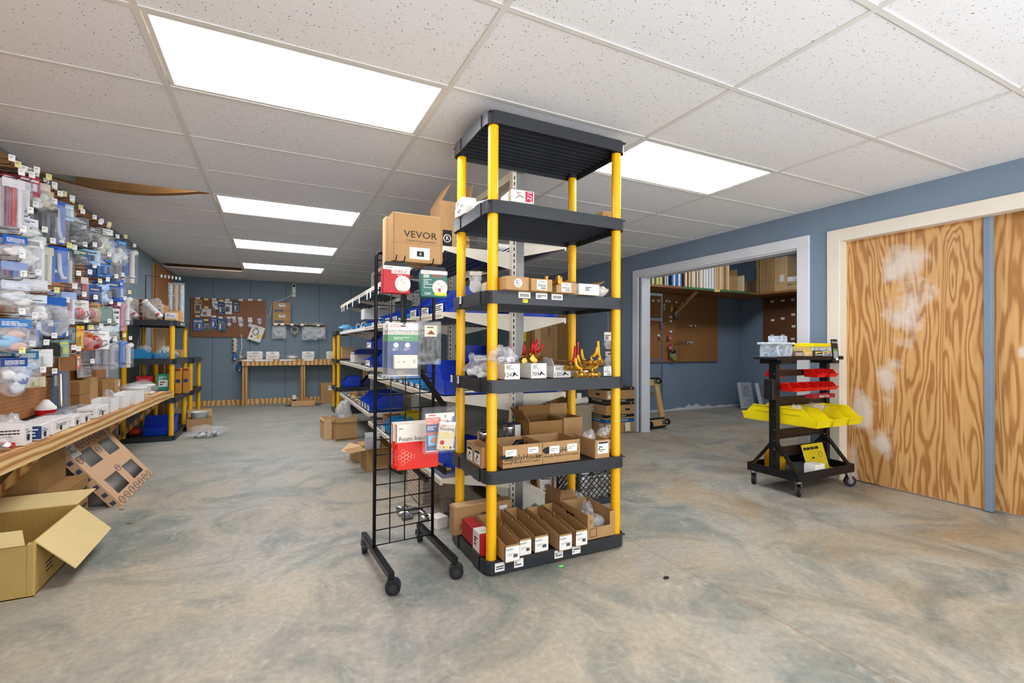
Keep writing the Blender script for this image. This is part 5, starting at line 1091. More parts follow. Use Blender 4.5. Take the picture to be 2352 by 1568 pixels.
def hook(x, y, z, L, yel=False):
    global HK
    k = 'y' if yel else 'w'
    if HK is None: HK = {}
    key = (k, round(L, 2))
    if key in HK: return dup(HK[key], (x, y, z), 0)
    o = thing('peg_hook', HOOKL if not yel else 'black wire peg hook holding up a pale yellow price tag on the left pegboard', 'peg hook', (x, y, z), 0, 'peg hooks on the left pegboard' if not yel else 'yellow tagged peg hooks on the left pegboard')
    G().tube(BMET, [(.001, 0, 0), (L-.01, 0, 0), (L, 0, .012)], .0028, 5).tube(BMET, [(.001, 0, .03), (L*.99, 0, .03)], .002, 5).put('wire', o)
    g = G(); m0 = g.mark(); g.box(TAGY if yel else TAG, (-.0145, -.001, .0), (.0145, .001, .036)); g.lines(INK, (0, -.0016, .022), X, Z, .02, .01, 2, .4); g.move(m0, MX.Translation((L+.002, 0, .02)) @ MX.Rotation(.75, 4, 'Z')); g.put('price_tag', o)
    HK[key] = o; return o
PROTO = {}
def hang(p, L, kind, c, cc, w, h, n, lab, seed, yel=False, rz=.9):
    """a peg hook at board point p carrying n packages of one kind, one behind the other"""
    x, y, z = -1.0495, p[1], p[2]; hook(x, y, z+.006, L, yel); rn = random.Random(seed); base = None
    for i in range(n):
        q = (x + L - .03 - i*.072, y, z + .0005); a = rz + rn.uniform(-.12, .12)
        if base is None:
            base = thing('hanging_package', lab, 'package', q, a, ('packages sharing one hook: ' + lab)[:110] if n > 1 else None); KINDS[kind](c, cc, w, h, seed)(base, rn)
        else: dup(base, q, a)
LB = ' on the left pegboard'
W_, GY_, DK, BL, SB, RD_, TN = 'e6e6e6', 'aeb2b8', '26262a', '1f5fb4', '8fc0e6', 'b3202a', 'b8935f'
HANG = [
((-0.88, 1.443, 2.048), 0.266) + ('tube', ['7a3a50', RD_, 'd8d4dc'], 'd9d4dc', .09, 2, 'purple and red tubes in a long sleeve, at the photo edge of the top row'),
((-0.88, 1.572, 2.074), 0.308) + ('tube', ['c9d0d6', 'dfe3e6'], 'cfd6da', .07, 2, 'long clear pipe sleeve with pale pipes in the top row'),
((-0.88, 1.634, 2.124), 0.113) + ('card', [RD_, 'd8d4dc'], 'a83040', .1, 2, 'short red blister card in the top row'),
((-0.88, 1.804, 2.135), 0.179) + ('bag', [W_, 'd8cdb4'], 'd9cfb8', .1, 1, 'cream bag with a pointed top in the top row'),
((-0.88, 1.892, 2.111), 0.134) + ('bag', [TN, 'd9cba8'], 'cbb98a', .09, 2, 'tan fittings bag right of the pointed cream bag'),
((-0.88, 1.984, 2.081), 0.286) + ('panel', ['c7ccd2'], '1756b8', .14, 1, 'tallest royal blue panel pack with a bent pipe, top row'),
((-0.88, 1.895, 2.006), 0.212) + ('tube', ['3a3a3e', '55565a', '2c2c30'], '4a4a4e', .1, 2, 'dark grey pipe sleeve left of the tallest blue panel'),
((-0.88, 2.195, 2.109), 0.115) + ('card', [SB, W_], '9cc4de', .1, 2, 'light blue and tan carded pack just right of the tallest blue panel'),
((-0.88, 2.403, 2.068), 0.211) + ('bag', [DK, '3c4046', '30343a'], '5a6068', .2, 2, 'big clear bag of black rubber hoses in the top row'),
((-0.88, 2.809, 2.081), 0.219) + ('bag', [DK, '4a3f35'], '3c3a38', .13, 2, 'dark brown hose bag near the right end of the top row'),
((-0.88, 3.044, 2.119), 0.246) + ('bag', [W_, 'c8cdb0'], 'e8e8e4', .15, 2, 'white hose bag with a green slip at the right end of the top row'),
((-0.88, 1.558, 1.863), 0.125) + ('bag', [W_, 'cfd4da'], 'dfe6ee', .19, 2, 'wide clear bag of white fittings under the long pipe sleeves'),
((-0.88, 1.472, 1.735), 0.127) + ('bag', [W_, SB], BL, .13, 2, 'white bag with blue print at the photo edge, second row'),
((-0.88, 1.624, 1.751), 0.184) + ('bag', [W_, 'dcdfe2'], 'e8e8e4', .17, 2, 'large white bottle shaped bag in the second row'),
((-0.88, 1.757, 1.793), 0.299) + ('tube', ['d4d8dc', 'c4c9ce', 'dfe2e6'], 'cfd9d0', .1, 2, 'long clear tube pack running down the second row'),
((-0.88, 1.879, 1.747), 0.221) + ('tube', ['bfae86', 'd5d0bc'], 'c9c4b0', .08, 2, 'beige tube pack left of the second blue panel'),
((-0.88, 2.021, 1.779), 0.237) + ('panel', ['c7ccd2'], '1b62c4', .14, 1, 'shorter royal blue panel pack with a bent pipe, second row'),
((-0.88, 2.155, 1.768), 0.192) + ('tube', ['a9986a', 'c7b98e'], 'cfc6a4', .07, 2, 'olive tan tube pack right of the second blue panel'),
((-0.88, 2.253, 1.773), 0.203) + ('tube', ['4a4038', 'c9ccc4'], '3a3632', .06, 2, 'slim tube pack with a dotted dark strip, second row'),
((-0.88, 2.462, 1.835), 0.117) + ('bag', [DK, '4c545c'], '23504a', .14, 2, 'wide low dark green topped bag in the second row'),
((-0.88, 2.679, 1.874), 0.109) + ('card', ['2a56b8', DK], SB, .1, 3, 'row of small blue carded packs in the second row'),
((-0.88, 2.837, 1.895), 0.121) + ('card', ['dfe3e8', GY_], 'c9d3e2', .08, 3, 'row of chrome and white carded packs in the second row'),
((-0.88, 3.054, 1.859), 0.157) + ('card', ['2e7ad0', DK], '2a6fb4', .12, 2, 'blue card with black knobs below the chrome packs'),
((-0.88, 3.285, 2.062), 0.219) + ('bag', ['d5dade', W_], '2a62a8', .12, 2, 'blue topped bag of white elbows against the bare wall, second row'),
((-0.88, 3.547, 2.113), 0.248) + ('bag', [W_, 'e6eaee'], '2f86d0', .13, 2, 'bright blue topped bag of white elbows, outermost second row bag'),
((-0.88, 3.343, 1.898), 0.222) + ('tube', ['4c4a4c', '6a6868'], '8a8a8c', .1, 2, 'dark drain pipe sleeve below the blue topped bags'),
((-0.88, 3.876, 2.09), 0.343) + ('pipe', ['e9e4df'], '4d86c8', .12, 2, 'white drain pipe pack farthest right in the second row'),
((-0.88, 1.467, 1.587), 0.083) + ('tube', ['5a3a5c', '3a5a9c', 'a8b4d0'], '8a9cc8', .12, 2, 'purple and blue short tubes at the photo edge, below second row'),
((-0.88, 1.489, 1.483), 0.157) + ('bag', [W_, 'd4dbe4'], 'c8d0e0', .17, 2, 'big white clear bag at the photo edge, third row'),
((-0.88, 1.675, 1.516), 0.078) + ('bag', ['c9ced2', 'e2e5e8'], 'd8dce0', .2, 2, 'wide flat clear bag in the third row'),
((-0.88, 1.734, 1.428), 0.212) + ('bag', [W_, '3f6fb8', 'dfe6ee'], 'dfe6ee', .13, 2, 'tall white bag with small blue print, third row'),
((-0.88, 1.953, 1.437), 0.203) + ('coil', ['cfd6dc'], BL, .25, 1, 'coil of clear hose in a blue headed bag, third row'),
((-0.88, 2.133, 1.388), 0.166) + ('tube', ['9a9c9c', '7a7c7e'], 'c4c8cc', .07, 1, 'steel cylinder hanging in front of the hose coil'),
((-0.88, 2.263, 1.497), 0.228) + ('tube', ['c9d2ea', 'b05a78', 'dfe3f0'], '9fb4dc', .09, 2, 'pale blue and pink tube pack right of the hose coil'),
((-0.88, 2.459, 1.458), 0.162) + ('ball', [RD_, '7a2028'], 'e2dfd8', .15, 1, 'bag with a large dark red float ball, third row'),
((-0.88, 2.714, 1.459), 0.152) + ('ball', ['a02a38', 'c0a080'], 'b58a5c', .14, 2, 'kraft backed pack with small red knobs beside the float ball'),
((-0.88, 2.576, 1.642), 0.16) + ('tube', ['c05040', 'a83a30'], 'd8c8b8', .05, 1, 'thin orange red stick pack above the float ball'),
((-0.88, 2.338, 1.599), 0.126) + ('bag', ['8a3028', '5a2a24'], '6a3a30', .12, 1, 'rust red sponge bag in the third row'),
((-0.88, 2.818, 1.602), 0.148) + ('card', ['2a4a9c', DK], '24468c', .1, 2, 'navy carded pack left of the pale blue bag'),
((-0.88, 3.019, 1.639), 0.185) + ('bag', ['7fb0e2', 'a8ccec'], '8fbfe8', .12, 2, 'pale blue bag of fittings in the third row'),
((-0.88, 3.263, 1.698), 0.179) + ('card', ['15161a', '2a2c34'], '1c4f9c', .13, 2, 'black faucet pack on a blue card near the end of third row'),
((-0.88, 3.468, 1.739), 0.211) + ('card', ['2d62c0', 'c4cad4'], '2a5fc8', .1, 2, 'bright blue tall card at the right end of third row'),
((-0.88, 3.117, 1.454), 0.151) + ('wire', ['c8d6d0'], '7f948c', .1, 4, 'stack of grey green cards with wire edges'),
((-0.88, 3.362, 1.455), 0.175) + ('card', ['d8d8d4', '5a5a60'], 'e6e4e0', .08, 2, 'white card with dark print right of the grey green stack'),
((-0.88, 3.532, 1.525), 0.272) + ('pipe', ['c88aa0'], 'a83a70', .1, 2, 'pink and purple drain pipe pack'),
((-0.88, 3.715, 1.599), 0.281) + ('pipe', ['e4dfda'], 'd4d8dc', .11, 2, 'white drain pipe pack just above the yellow post shelf corner'),
((-0.88, 1.476, 1.267), 0.195) + ('bag', [W_, 'd8b4a8', SB], '3f7fc0', .18, 2, 'large white bag with a blue patch at the photo edge, fourth row'),
((-0.88, 1.728, 1.263), 0.148) + ('tube', ['e6ebf2', '2458b8'], 'dfe6ee', .07, 2, 'white and blue cylinder pack in the fourth row'),
((-0.88, 1.64, 1.254), 0.123) + ('card', ['8a8a92', '5a5a66'], '8c8c98', .08, 2, 'grey pack behind the white and blue cylinder'),
((-0.88, 2.011, 1.288), 0.115) + ('card', [BL, '3a70b8'], '2f66ac', .14, 1, 'plain blue card below the hose coil'),
((-0.88, 2.226, 1.243), 0.11) + ('card', ['2a2c34', '40444c'], '6f8aa0', .1, 4, 'row of dark blister packs in the fourth row'),
((-0.88, 2.501, 1.265), 0.17) + ('card', ['e4c41c', 'd8501c'], 'e6c02a', .06, 1, 'narrow yellow and orange stick pack'),
((-0.88, 2.62, 1.215), 0.135) + ('ball', [RD_, 'c8402a'], 'c8602c', .11, 2, 'small red plunger pack on an orange card'),
((-0.88, 2.863, 1.235), 0.15) + ('ball', ['a01c22', '2a2a2c'], 'efece6', .2, 1, 'square white card with a red flapper valve'),
((-0.88, 3.078, 1.286), 0.172) + ('bag', [W_, 'c4c8c8', DK], 'cfd6da', .15, 2, 'clear bag of white tubing beside the red flapper card'),
((-0.88, 3.318, 1.295), 0.189) + ('bag', [W_, 'd4dade', '3a3a3c'], 'bcd0e0', .15, 2, 'second clear bag of white tubing nearer the yellow posts'),
((-0.88, 1.924, 1.138), 0.095) + ('wire', ['4a4c48'], '2a2a28', .12, 3, 'stack of dark green black cards in the fifth row'),
((-0.88, 2.112, 1.156), 0.118) + ('card', ['5c6266', 'c8d41c'], '8fb0a8', .13, 2, 'clear domed pack with a yellow dot in the fifth row'),
((-0.88, 1.803, 1.094), 0.113) + ('card', ['c4c9cc', 'e0e2e4'], 'eceae6', .14, 2, 'white switch plate card in the fifth row'),
((-0.88, 1.483, 1.048), 0.22) + ('bag', ['d5dce8', '3a5a9c', W_], '23488c', .14, 1, 'tall blue and white bag at the photo edge, bottom row'),
((-0.88, 1.613, 1.085), 0.204) + ('bag', ['a8c0dc', 'c4d4e8'], '2a6a94', .15, 2, 'teal headed clear bag beside the tall blue and white bag'),
((-0.88, 2.263, 1.06), 0.123) + ('wire', ['b8a890'], '8a5c34', .13, 6, 'fan of brown cards with pale wire edges'),
((-0.88, 2.358, 1.049), 0.101) + ('card', ['d8602c', 'e8e0d8'], 'd86a3c', .1, 1, 'orange ring pack right of the brown fan'),
((-0.88, 1.762, 0.924), 0.064) + ('card', ['d4c49c', 'c8b68a'], 'd9caa6', .09, 1, 'single small tan pack hanging low on bare pegboard'),
((-0.88, 3.039, 1.144), 0.23) + ('pipe', ['9a969c'], '9aa2ae', .11, 2, 'grey drain pipe pack, leftmost of the lowest pipes'),
((-0.88, 3.25, 1.137), 0.233) + ('pipe', ['aaa6a8'], 'a0a8b0', .11, 2, 'grey drain pipe pack, middle of the lowest pipes'),
((-0.88, 3.548, 1.171), 0.264) + ('pipe', ['4878c8'], '3f6cc0', .1, 2, 'blue sleeve drain pipe pack near the yellow post'),
((-0.88, 3.765, 1.147), 0.249) + ('pipe', ['dcd8d4'], '9ab0cc', .11, 1, 'white drain pipe pack hanging before the yellow post')]
for i, (p, h, kind, c, cc, w, n, lab) in enumerate(HANG):
    hang(p, .24, kind, c, cc, w*1.05, h, n, lab if len(lab.split()) > 12 else lab + (', left pegboard' if len(lab.split()) < 14 else ''), i+1, i % 7 == 3, .78 + .3*((i*37) % 10)/10)
for i, p in enumerate(((-0.88, 1.44, 2.125), (-0.88, 1.514, 2.115), (-0.88, 1.591, 2.115), (-0.88, 1.655, 2.126), (-0.88, 1.745, 2.138), (-0.88, 1.891, 2.139), (-0.88, 2.022, 2.138), (-0.88, 2.187, 2.137), (-0.88, 2.335, 2.133), (-0.88, 2.504, 2.125), (-0.88, 2.817, 2.126), (-0.88, 2.998, 2.138), (-0.88, 3.183, 2.134), (-0.88, 1.746, 1.946), (-0.88, 1.519, 1.472), (-0.88, 1.703, 1.506), (-0.88, 1.945, 1.493), (-0.88, 2.1, 1.923), (-0.88, 2.833, 1.731), (-0.88, 2.58, 1.997), (-0.88, 1.76, 0.966), (-0.88, 2.065, 0.908), (-0.88, 2.813, 0.952), (-0.88, 2.112, 1.57), (-0.88, 3.115, 1.506), (-0.88, 1.986, 1.226), (-0.88, 2.702, 1.283), (-0.88, 1.573, 1.377), (-0.88, 3.226, 1.709), (-0.88, 2.369, 1.856))):
    hook(-1.0495, p[1], min(2.27, p[2]), .2, i in (1, 7, 8, 9, 20))
# --- goods standing on the plank bench
ZB = .6005; K = carton
def wp(seed, blue=False):
    def f(g, x, y, z):
        s = (x, y, z)
        if blue: c, u = face(g, 's', s, .3, 0, .05, .07, NAVY); g.lines(PAPER, c - Y*.0012, u, Z, .035, .05, 3, .4)
        else: g.lines(INK, (0, -y/2-.001, z*.55), X, Z, x*.7, z*.4, 3, .4, seed)
        g.lines(INK, (x/2+.001, 0, z*.5), Y, Z, y*.6, z*.5, 4, .35, seed+2); g.rect(INK, (x/2, 0, z*.3), Y, Z, .03, .03)
    return f
WT = mat('e4e3e1', .55, n=.02)
for i, (x, y, s, op, lab, m) in enumerate([
    (-.735, 1.2, (.11, .09, .115), 1, 'tall white carton with side print at the near end of the plank bench', WT), (-.715, 1.36, (.1, .12, .085), 0, 'white carton with a navy corner label, second along the bench edge', WT),
    (-.73, 1.6, (.12, .25, .085), 0, 'long white printed carton lying beyond the navy labelled carton', WT), (-.71, 1.83, (.1, .12, .07), 0, 'small plain white carton right of the long printed carton', WT),
    (-.71, 2.0, (.1, .13, .06), 1, 'open white carton with a slot, right of the small plain one', WT), (-.705, 2.3, (.11, .28, .075), 0, 'long white carton with grey side near the bench middle', WT),
    (-.71, 2.6, (.12, .2, .105), 1, 'open white carton standing beyond the long grey sided carton', WT), (-.695, 2.86, (.12, .2, .085), 1, 'open white tray carton holding a white tube, middle of the bench', WT),
    (-.69, 3.2, (.16, .3, .1), 1, 'widest grey white open carton with cut corner on the bench', WT), (-.66, 3.48, (.1, .14, .065), 0, 'small kraft carton at the far end of the plank bench', KRAFTL)]):
    K(lab, (x, y, ZB+.0015), s, 0, op=op, m=m, pr=wp(i, i == 1) if i < 6 else None, cut={'s': s[2]*.4} if i in (6, 8) else None)
tag(G().cyl(PAPER, (0, -.09, .06), (0, .07, .018), .014, n=10).put('white_tube', None, (-.695, 2.86, ZB+.006)), 'short white tube sticking out of the open tray carton on the bench', 'tube')
for x, y, s, z, lab, m in ((-.972, 2.9, (.11, .22, .115), 0, 'lower brown carton of the back row on the bench, left of the upright one', KRAFTD), (-.972, 2.9, (.11, .22, .11), .1165, 'upper brown carton of the back row on the bench, left of the upright one', KRAFTD),
    (-.96, 3.2, (.05, .21, .235), 0, 'upright plain kraft carton standing at the back of the bench', KRAFT),
    (-.972, 3.53, (.11, .34, .1), 0, 'lower brown carton of the back row on the bench, right of the upright one', KRAFTD), (-.972, 3.53, (.11, .34, .1), .1015, 'upper brown carton of the back row on the bench, right of the upright one', KRAFTD),
    (-.975, 3.86, (.1, .18, .085), 0, 'lower kraft carton with white end label near the wrapped reels', KRAFT), (-.975, 3.86, (.1, .2, .09), .0865, 'upper kraft carton with white end label near the wrapped reels', KRAFT)):
    K(lab, (x, y, ZB+.0005+z), s, 0, m=m, pr=(lambda g, x, y, z: (lbl(g, 's', (x, y, z), 0, 0, .05, .05, 3, None, True, 3), lbl(g, 'e', (x, y, z), .2, 0, .05, .05, 3, None, True, 3))) if y > 3.8 else None)
o = tag(G().box(mat('c9c7c2', .8), (-.004, -.16, 0), (.0, .16, .22)).lines(mat('6a6a6c', .8), (.0006, .06, .11), Y, Z, .18, .2, 12, .4).put('paper_sheet', None, (-1.0, 3.2, .842), .0, (0, -.1, 0)), 'grey printed paper sheet propped on the pegboard behind the bench cartons', 'paper')
for i, (y, x, r, z, lab) in enumerate([(3.78, -.775, .105, .0, 'near clear wrapped white flange reel on the bench end'), (4.1, -.775, .11, .0, 'far clear wrapped white flange reel on the bench end')]):
    o = thing('wrapped_reel', lab, 'reel', (x, y, ZB+.003+z), 0, None); g = G(); g.lathe(mat('dcdad8', .4), [(0, 0), (r, 0), (r, .02), (r*.66, .03), (r*.66, .075), (r, .085), (r, .1), (0, .1)], n=24); g.put('flange', o); G().blob(BAG, (0, 0, .065), (r*1.18, r*1.18, .075), 14, 7, .16, i+3).put('wrap', o)
for i, (y, x, c) in enumerate([(3.5, -.82, 'b9c6cf'), (3.3, -.86, '7c8894')]): bag(['flat clear bag on the bench in front of the wrapped reels', 'dark knob in a clear bag in front of the brown cartons'][i], (x, y, ZB), (.06 if i == 0 else .045, .09 if i == 0 else .045, .02 if i == 0 else .06), inner=bits([mat(c, .4), BLACK if i else PAPER], (.06, .06, .03), 8, .04), seed=70+i)
o = thing('rod_bundle', 'long bundle of grey rods in clear wrap lying along the bench', 'bundle', (-.855, 1.5, ZB), 0)
for k in range(7): G().cyl(mat('8a8f94' if k % 2 else '5c6066', .4), (-.04+k*.013, -.9, .016+.02*(k % 2)), (-.04+k*.013, .62, .016+.02*(k % 2)), .012, n=8).put('rod', o)
G().box(clear('dfe3e6', .3), (-.055, -.95, .002), (.055, .66, .055), .01).put('wrap', o)
o = thing('hose_bundle', 'dark hose bundle in clear wrap behind the grey rods on the bench', 'bundle', (-.87, 2.5, ZB), 0)
for k in range(4): G().tube(mat('3a3f46', .4), [(-.03+k*.02, -.24, .02), (-.02+k*.015, 0, .03), (-.03+k*.02, .26, .02)], .014, 8).put('hose', o)
G().blob(clear('dfe3e6', .3), (0, 0, .035), (.07, .28, .033), 12, 7, .15, 4).put('wrap', o)
o = thing('drain_tube', 'white drain tube with blue tint lying on the bench by the near cartons', 'tube', (-.955, 1.3, ZB), .0); G().cyl(mat('c8d4e2', .35), (0, -.2, .027), (0, .2, .027), .025, n=14).cyl(mat('b4c2d4', .35), (0, .15, .027), (0, .2, .027), .0268, n=14).put('body', o)
bag('clear bag with a chrome tap and red slip at the near end of the bench', (-.735, 1.05, .602), (.05, .06, .035), inner=bits([CHROME, RED, INK], (.05, .05, .03), 8, .04), seed=81)
bag('white crumpled bag in the middle of the bench behind the long printed carton', (-.96, 1.75, ZB+.0), (.06, .1, .05), 'e8e6e0', None, seed=82, amp=.4, a=1)
o = thing('sealant_pack', 'white topped red cone tub at the back of the bench', 'tub', (-.98, 2.35, ZB), 0); G().lathe(RED, [(0, 0), (.055, 0), (.055, .06)], n=20).put('base', o); G().lathe(PAPER, [(.057, .06), (.058, .075), (.015, .13), (0, .132)], n=20).put('lid', o)
o = thing('tool_package', 'long blue and chrome blister pack leaning upright at the back of the bench', 'package', (-.98, 2.6, ZB), .8, rot=(-.05, .0, .8)); g = G(); g.box(mat('4a6a90', .45), (-.05, 0, 0), (.05, .004, .36)); g.rect(PAPER, (0, 0, .25), X, Z, .06, .08); g.put('card', o); G().cyl(CHROME, (0, -.02, .05), (0, -.02, .3), .018, n=10).put('product', o); G().box(clear('eef3f8', .1, s=9), (-.05, -.045, .02), (.05, -.001, .36), .01).put('blister', o)
# --- under and before the bench
def ptext(g, x, y, z):
    for k in range(3): g.lines(INK, (x/2+.001, 0, z*(.3+.2*k)), Y, Z, y*.86, .022, 1, .8, 20+k)
K('large dark kraft carton with rows of black print under the plank bench', (-.83, 1.74, 0), (.4, .4, .26), 0, m=KRAFTD, pr=ptext)
K('open kraft carton resting on the printed carton under the bench', (-.88, 1.72, .2615), (.28, .4, .2), 0, op=1, m=KRAFTD)
K('blue and white carton end showing beside the printed carton under the bench', (-.8, 1.975, 0), (.3, .04, .22), 0, m=mat('6f8fc0', .6), pr=lambda g, x, y, z: (g.box(PAPER, (x/2-.004, -y/2-.0005, z*.5), (x/2+.0006, y/2+.0005, z+.0005)), g.lines(INK, (x/2+.001, 0, z*.7), Y, Z, y*.6, .06, 3)))
def sink():
    o = thing('sink_package', 'double basin steel sink in a printed cardboard face leaning under the bench', 'sink', (-.465, 2.02, .005), 0)
    o.rotation_euler = (0, -math.radians(33), PI/2 + .03)    # local x along the bench, local y away from the aisle
    o.rotation_euler = (0, 0, 0)
    Wd, H, t = .93, .55, .055
    A = MX.Translation((0, 0, 0)) @ MX.Rotation(math.radians(-38), 4, 'Y') @ MX(((0, 0, 1, 0), (1, 0, 0, 0), (0, 1, 0, 0), (0, 0, 0, 1)))   # local (u, v, n): u along +y, v up, n outwards (+x)
    cb = mat('c7a07c', .8, n=.05, s=6); inkb = mat('3a3f52', .7); ss = mat('aaa59e', .38, m=.75, n=.08, s=4)
    g = G(); m0 = g.mark()
    def arch(x0, x1, y0, y1, n=8, up=True):
        cxm = (x0+x1)/2; P = []
        for i in range(n+1):
            a = PI*i/n; P.append((cxm - (x1-x0)/2*math.cos(a), (y1 if up else y0) + (1 if up else -1)*(.02+.035*math.sin(a)), 0))
        return P
    wins = []
    for cx in (.25, .68):
        wins += [(cx-.135, cx+.135, .33, .46), (cx-.145, cx+.145, .075, .21)]
    xs = sorted({0, Wd} | {w[0] for w in wins} | {w[1] for w in wins}); ys = sorted({0, H} | {w[2] for w in wins} | {w[3] for w in wins})
    for i in range(len(xs)-1):
        for j in range(len(ys)-1):
            cxm, cym = (xs[i]+xs[i+1])/2, (ys[j]+ys[j+1])/2
            if any(w[0] < cxm < w[1] and w[2] < cym < w[3] for w in wins): continue
            g.add([(xs[i], ys[j], 0), (xs[i+1], ys[j], 0), (xs[i+1], ys[j+1], 0), (xs[i], ys[j+1], 0)], [(0, 1, 2, 3)], cb)
    for a, b, c, d in ((0, 0, Wd, 0), (0, H, Wd, H), (0, 0, 0, H), (Wd, 0, Wd, H)): g.add([(a, b, 0), (c, d, 0), (c, d, -t), (a, b, -t)], [(0, 1, 2, 3)], cb)
    rn = random.Random(4)
    for i in range(7):
        for j in range(6):
            p = (.07+i*.13+(.06 if j % 2 else 0), .03+j*.095)
            if p[0] > Wd-.04 or any(w[0]-.04 < p[0] < w[1]+.04 and w[2]-.03 < p[1] < w[3]+.03 for w in wins): continue
            k = [(p[0]+.045*math.cos(a), p[1]+.026*math.sin(a), .001) for a in [2*PI*q/18 for q in range(18)]]
            g.tube(inkb, k, .0022, 4, True); g.text(inkb, 'PROFLO', (p[0], p[1], 0), X, Y, .017, .0016)
    for k in range(7): g.rect(inkb, (-.0006, .05+k*.075, -t/2), V3((0, 0, 1)), Y, .03, .03, .001)
    g.rect(mat('d9d5cf', .7), (.1, H-.06, 0), X, Y, .16, .1, .002); g.lines(INK, (.09, H-.05, .003), X, Y, .12, .05, 4, .4)
    g.move(m0, A); g.put('cardboard_face', o)
    for cx in (.25, .68):
        g = G(); m0 = g.mark(); n = 10; R = []
        for q, (sx, sy, dz) in enumerate(((.205, .235, -.004), (.2, .23, -.1), (.17, .19, -.17), (.06, .06, -.2))):
            R.append([(cx+x, .275+y, dz) for x, y in rr(sx, sy, min(sx, sy)*.45, 4)])
        k = len(R[0]); vs = [p for r_ in R for p in r_]
        g.add(vs, [(a*k+i, a*k+(i+1) % k, (a+1)*k+(i+1) % k, (a+1)*k+i) for a in range(3) for i in range(k)] + [tuple(range(3*k, 4*k))], ss, True)
        g.move(m0, A); g.put('basin', o)
    return o
sink()
OB = thing('cardboard_box', 'big open yellowish kraft carton on the floor at the lower left', 'box', (-.745, .965, 0), 0)
YK = mat('b99a58', .85, n=.06, s=6); YKI = fibre('corrugated_inside', [(0, 'a5823f'), (1, 'b8954f')], (1, 1, .1), 1, 34, .6, 'X', r=.9); YKL = mat('d8bf87', .85, n=.04)
hx, hy, hz = .265, .28, .245
g = G(); g.box(YKI, (-hx, -hy, .0005), (hx, hy, .005)); g.box(YK, (-hx, -hy, 0), (hx, -hy+.006, hz-.015)); g.box(YKI, (-hx, hy-.006, 0), (hx, hy, hz)); g.box(YK, (-hx, -hy, 0), (-hx+.006, hy, hz)); g.box(YK, (hx-.006, -hy, 0), (hx, hy, hz)); g.box(YK, (hx-.028, -hy-.002, 0), (hx+.004, -hy+.02, hz-.005), .006)
g.lines(INK, (hx+.001, -.08, .08), Y, Z, .16, .06, 3, .3); g.text(INK, 'K', (-hx+.15, -hy, .12), X, Z, .03); g.put('body', OB)
def flap(name, a, b, d, m):
    a, b, d = V3(a), V3(b), V3(d); n = (b-a).cross(d).normalized()*.005; G().prism(m, [a, b, b+d, a+d], n).put(name, OB)
flap('flap', (hx, -hy+.01, hz), (hx, hy-.01, hz), (.135, .03, -.16), YKL); flap('flap', (-hx, hy, hz), (hx-.01, hy, hz), (.03, .19, .03), YKL)
flap('flap', (-hx, -hy, hz-.012), (hx-.03, -hy, hz-.012), (-.02, .03, .06), YKL); flap('flap', (-hx, -hy, hz), (-hx, hy, hz), (-.06, 0, .05), YKL)
# ---------------------------------------------------------------- yellow post units in the left corner
TL = [.06, .505, .96, 1.413]
ul = punit('shelving_unit', 'black tier shelving unit on yellow posts at the far end of the plank bench', (-.83, 5.1, 0), .27, .49, TL, wide=False, notch=False)
punit('shelving_unit', 'low yellow post shelving unit between the corner pegboard and the back wall bench', (-.785, 6.33, 0), .245, .45, [.06, .48, .93], wide=False, notch=False)
for i in range(3): G().box(TAG, (.2702, -.15+i*.1-.02, 1.413-.045), (.2712, -.15+i*.1+.02, 1.413-.015)).put('price_label', ul)
def hdb(g, x, y, z): g.rect(mat('5c2a34', .6), (x*.32, -y/2, z*.5), X, Z, x*.2, z*.6); g.lines(INK, (-x*.1, -y/2-.001, z*.45), X, Z, x*.36, z*.2, 1, .8)
q0 = None
LABT = 'flat kraft carton with a maroon end mark in the piles on the corner unit top'
for cx, cy_, n in ((-1.0, 4.98, 5), (-.825, 5.0, 4), (-1.0, 5.24, 4), (-.825, 5.26, 4), (-1.0, 5.49, 3)):
    for k in range(n):
        p = (cx, cy_, 1.4145 + k*.0515)
        if q0 is None: q0 = carton(LABT, p, (.165, .24, .05), .02, grp='flat kraft cartons on the corner unit', pr=hdb)
        else: dup(q0, p, RND.uniform(-.02, .02))
K('pale kraft carton with blue script label at the front right of the corner unit top', (-.66, 4.95, 1.4145), (.12, .14, .11), 0, m=KRAFTL, pr=lambda g, x, y, z: (face(g, 's', (x, y, z), 0, .1, x*.9, z*.6, PAPER), g.text(mat('1f5fb0', .5), 'Blue', (0, -y/2-.001, z*.6), X, Z, .035, .002)))
K('taller kraft carton wearing an orange printed side on the corner unit top', (-.655, 5.2, 1.4145), (.12, .2, .14), 0, m=mat('cf9a5a', .7))
for i, (x, y, a) in enumerate([(-1.0, 4.68, .7), (-.77, 4.66, .6)]):
    o = thing('drain_pipe', ['bagged white drain pipe with red band, left one on the corner unit', 'bagged white drain pipe with red band, right one on the corner unit'][i], 'pipe', (x, y, 1.4145), 0); g = G(); g.cyl(PAPER, (.06, -.02, .03), (-.09, .02, .2), .028, n=14); g.cyl(PAPER, (-.08, .02, .185), (-.11, .025, .22), .034, n=14); g.put('pipe', o); G().cyl(RED, (.035, -.0165, .052), (.02, -.0135, .07), .0295, n=14).put('band', o); G().blob(BAG, (-.02, 0, .125), (.105, .055, .124), 12, 8, .2, i+5).put('film', o)
for i in range(3):
    o = thing('pipe_sleeve', 'clear sleeve of pale pipe standing on the corner unit by the back wall pegboard', 'pipe', (-.75+i*.062, 5.44, 1.4145), 0, 'upright pipe sleeves on the corner unit'); G().cyl(mat('cfd3d8' if i != 1 else 'd8a868', .3), (0, 0, .002), (0, 0, .5), .02, n=10).put('pipe', o); G().box(clear('eef3f8', .25), (-.028, -.026, .001), (.028, .026, .53), .004).put('sleeve', o)
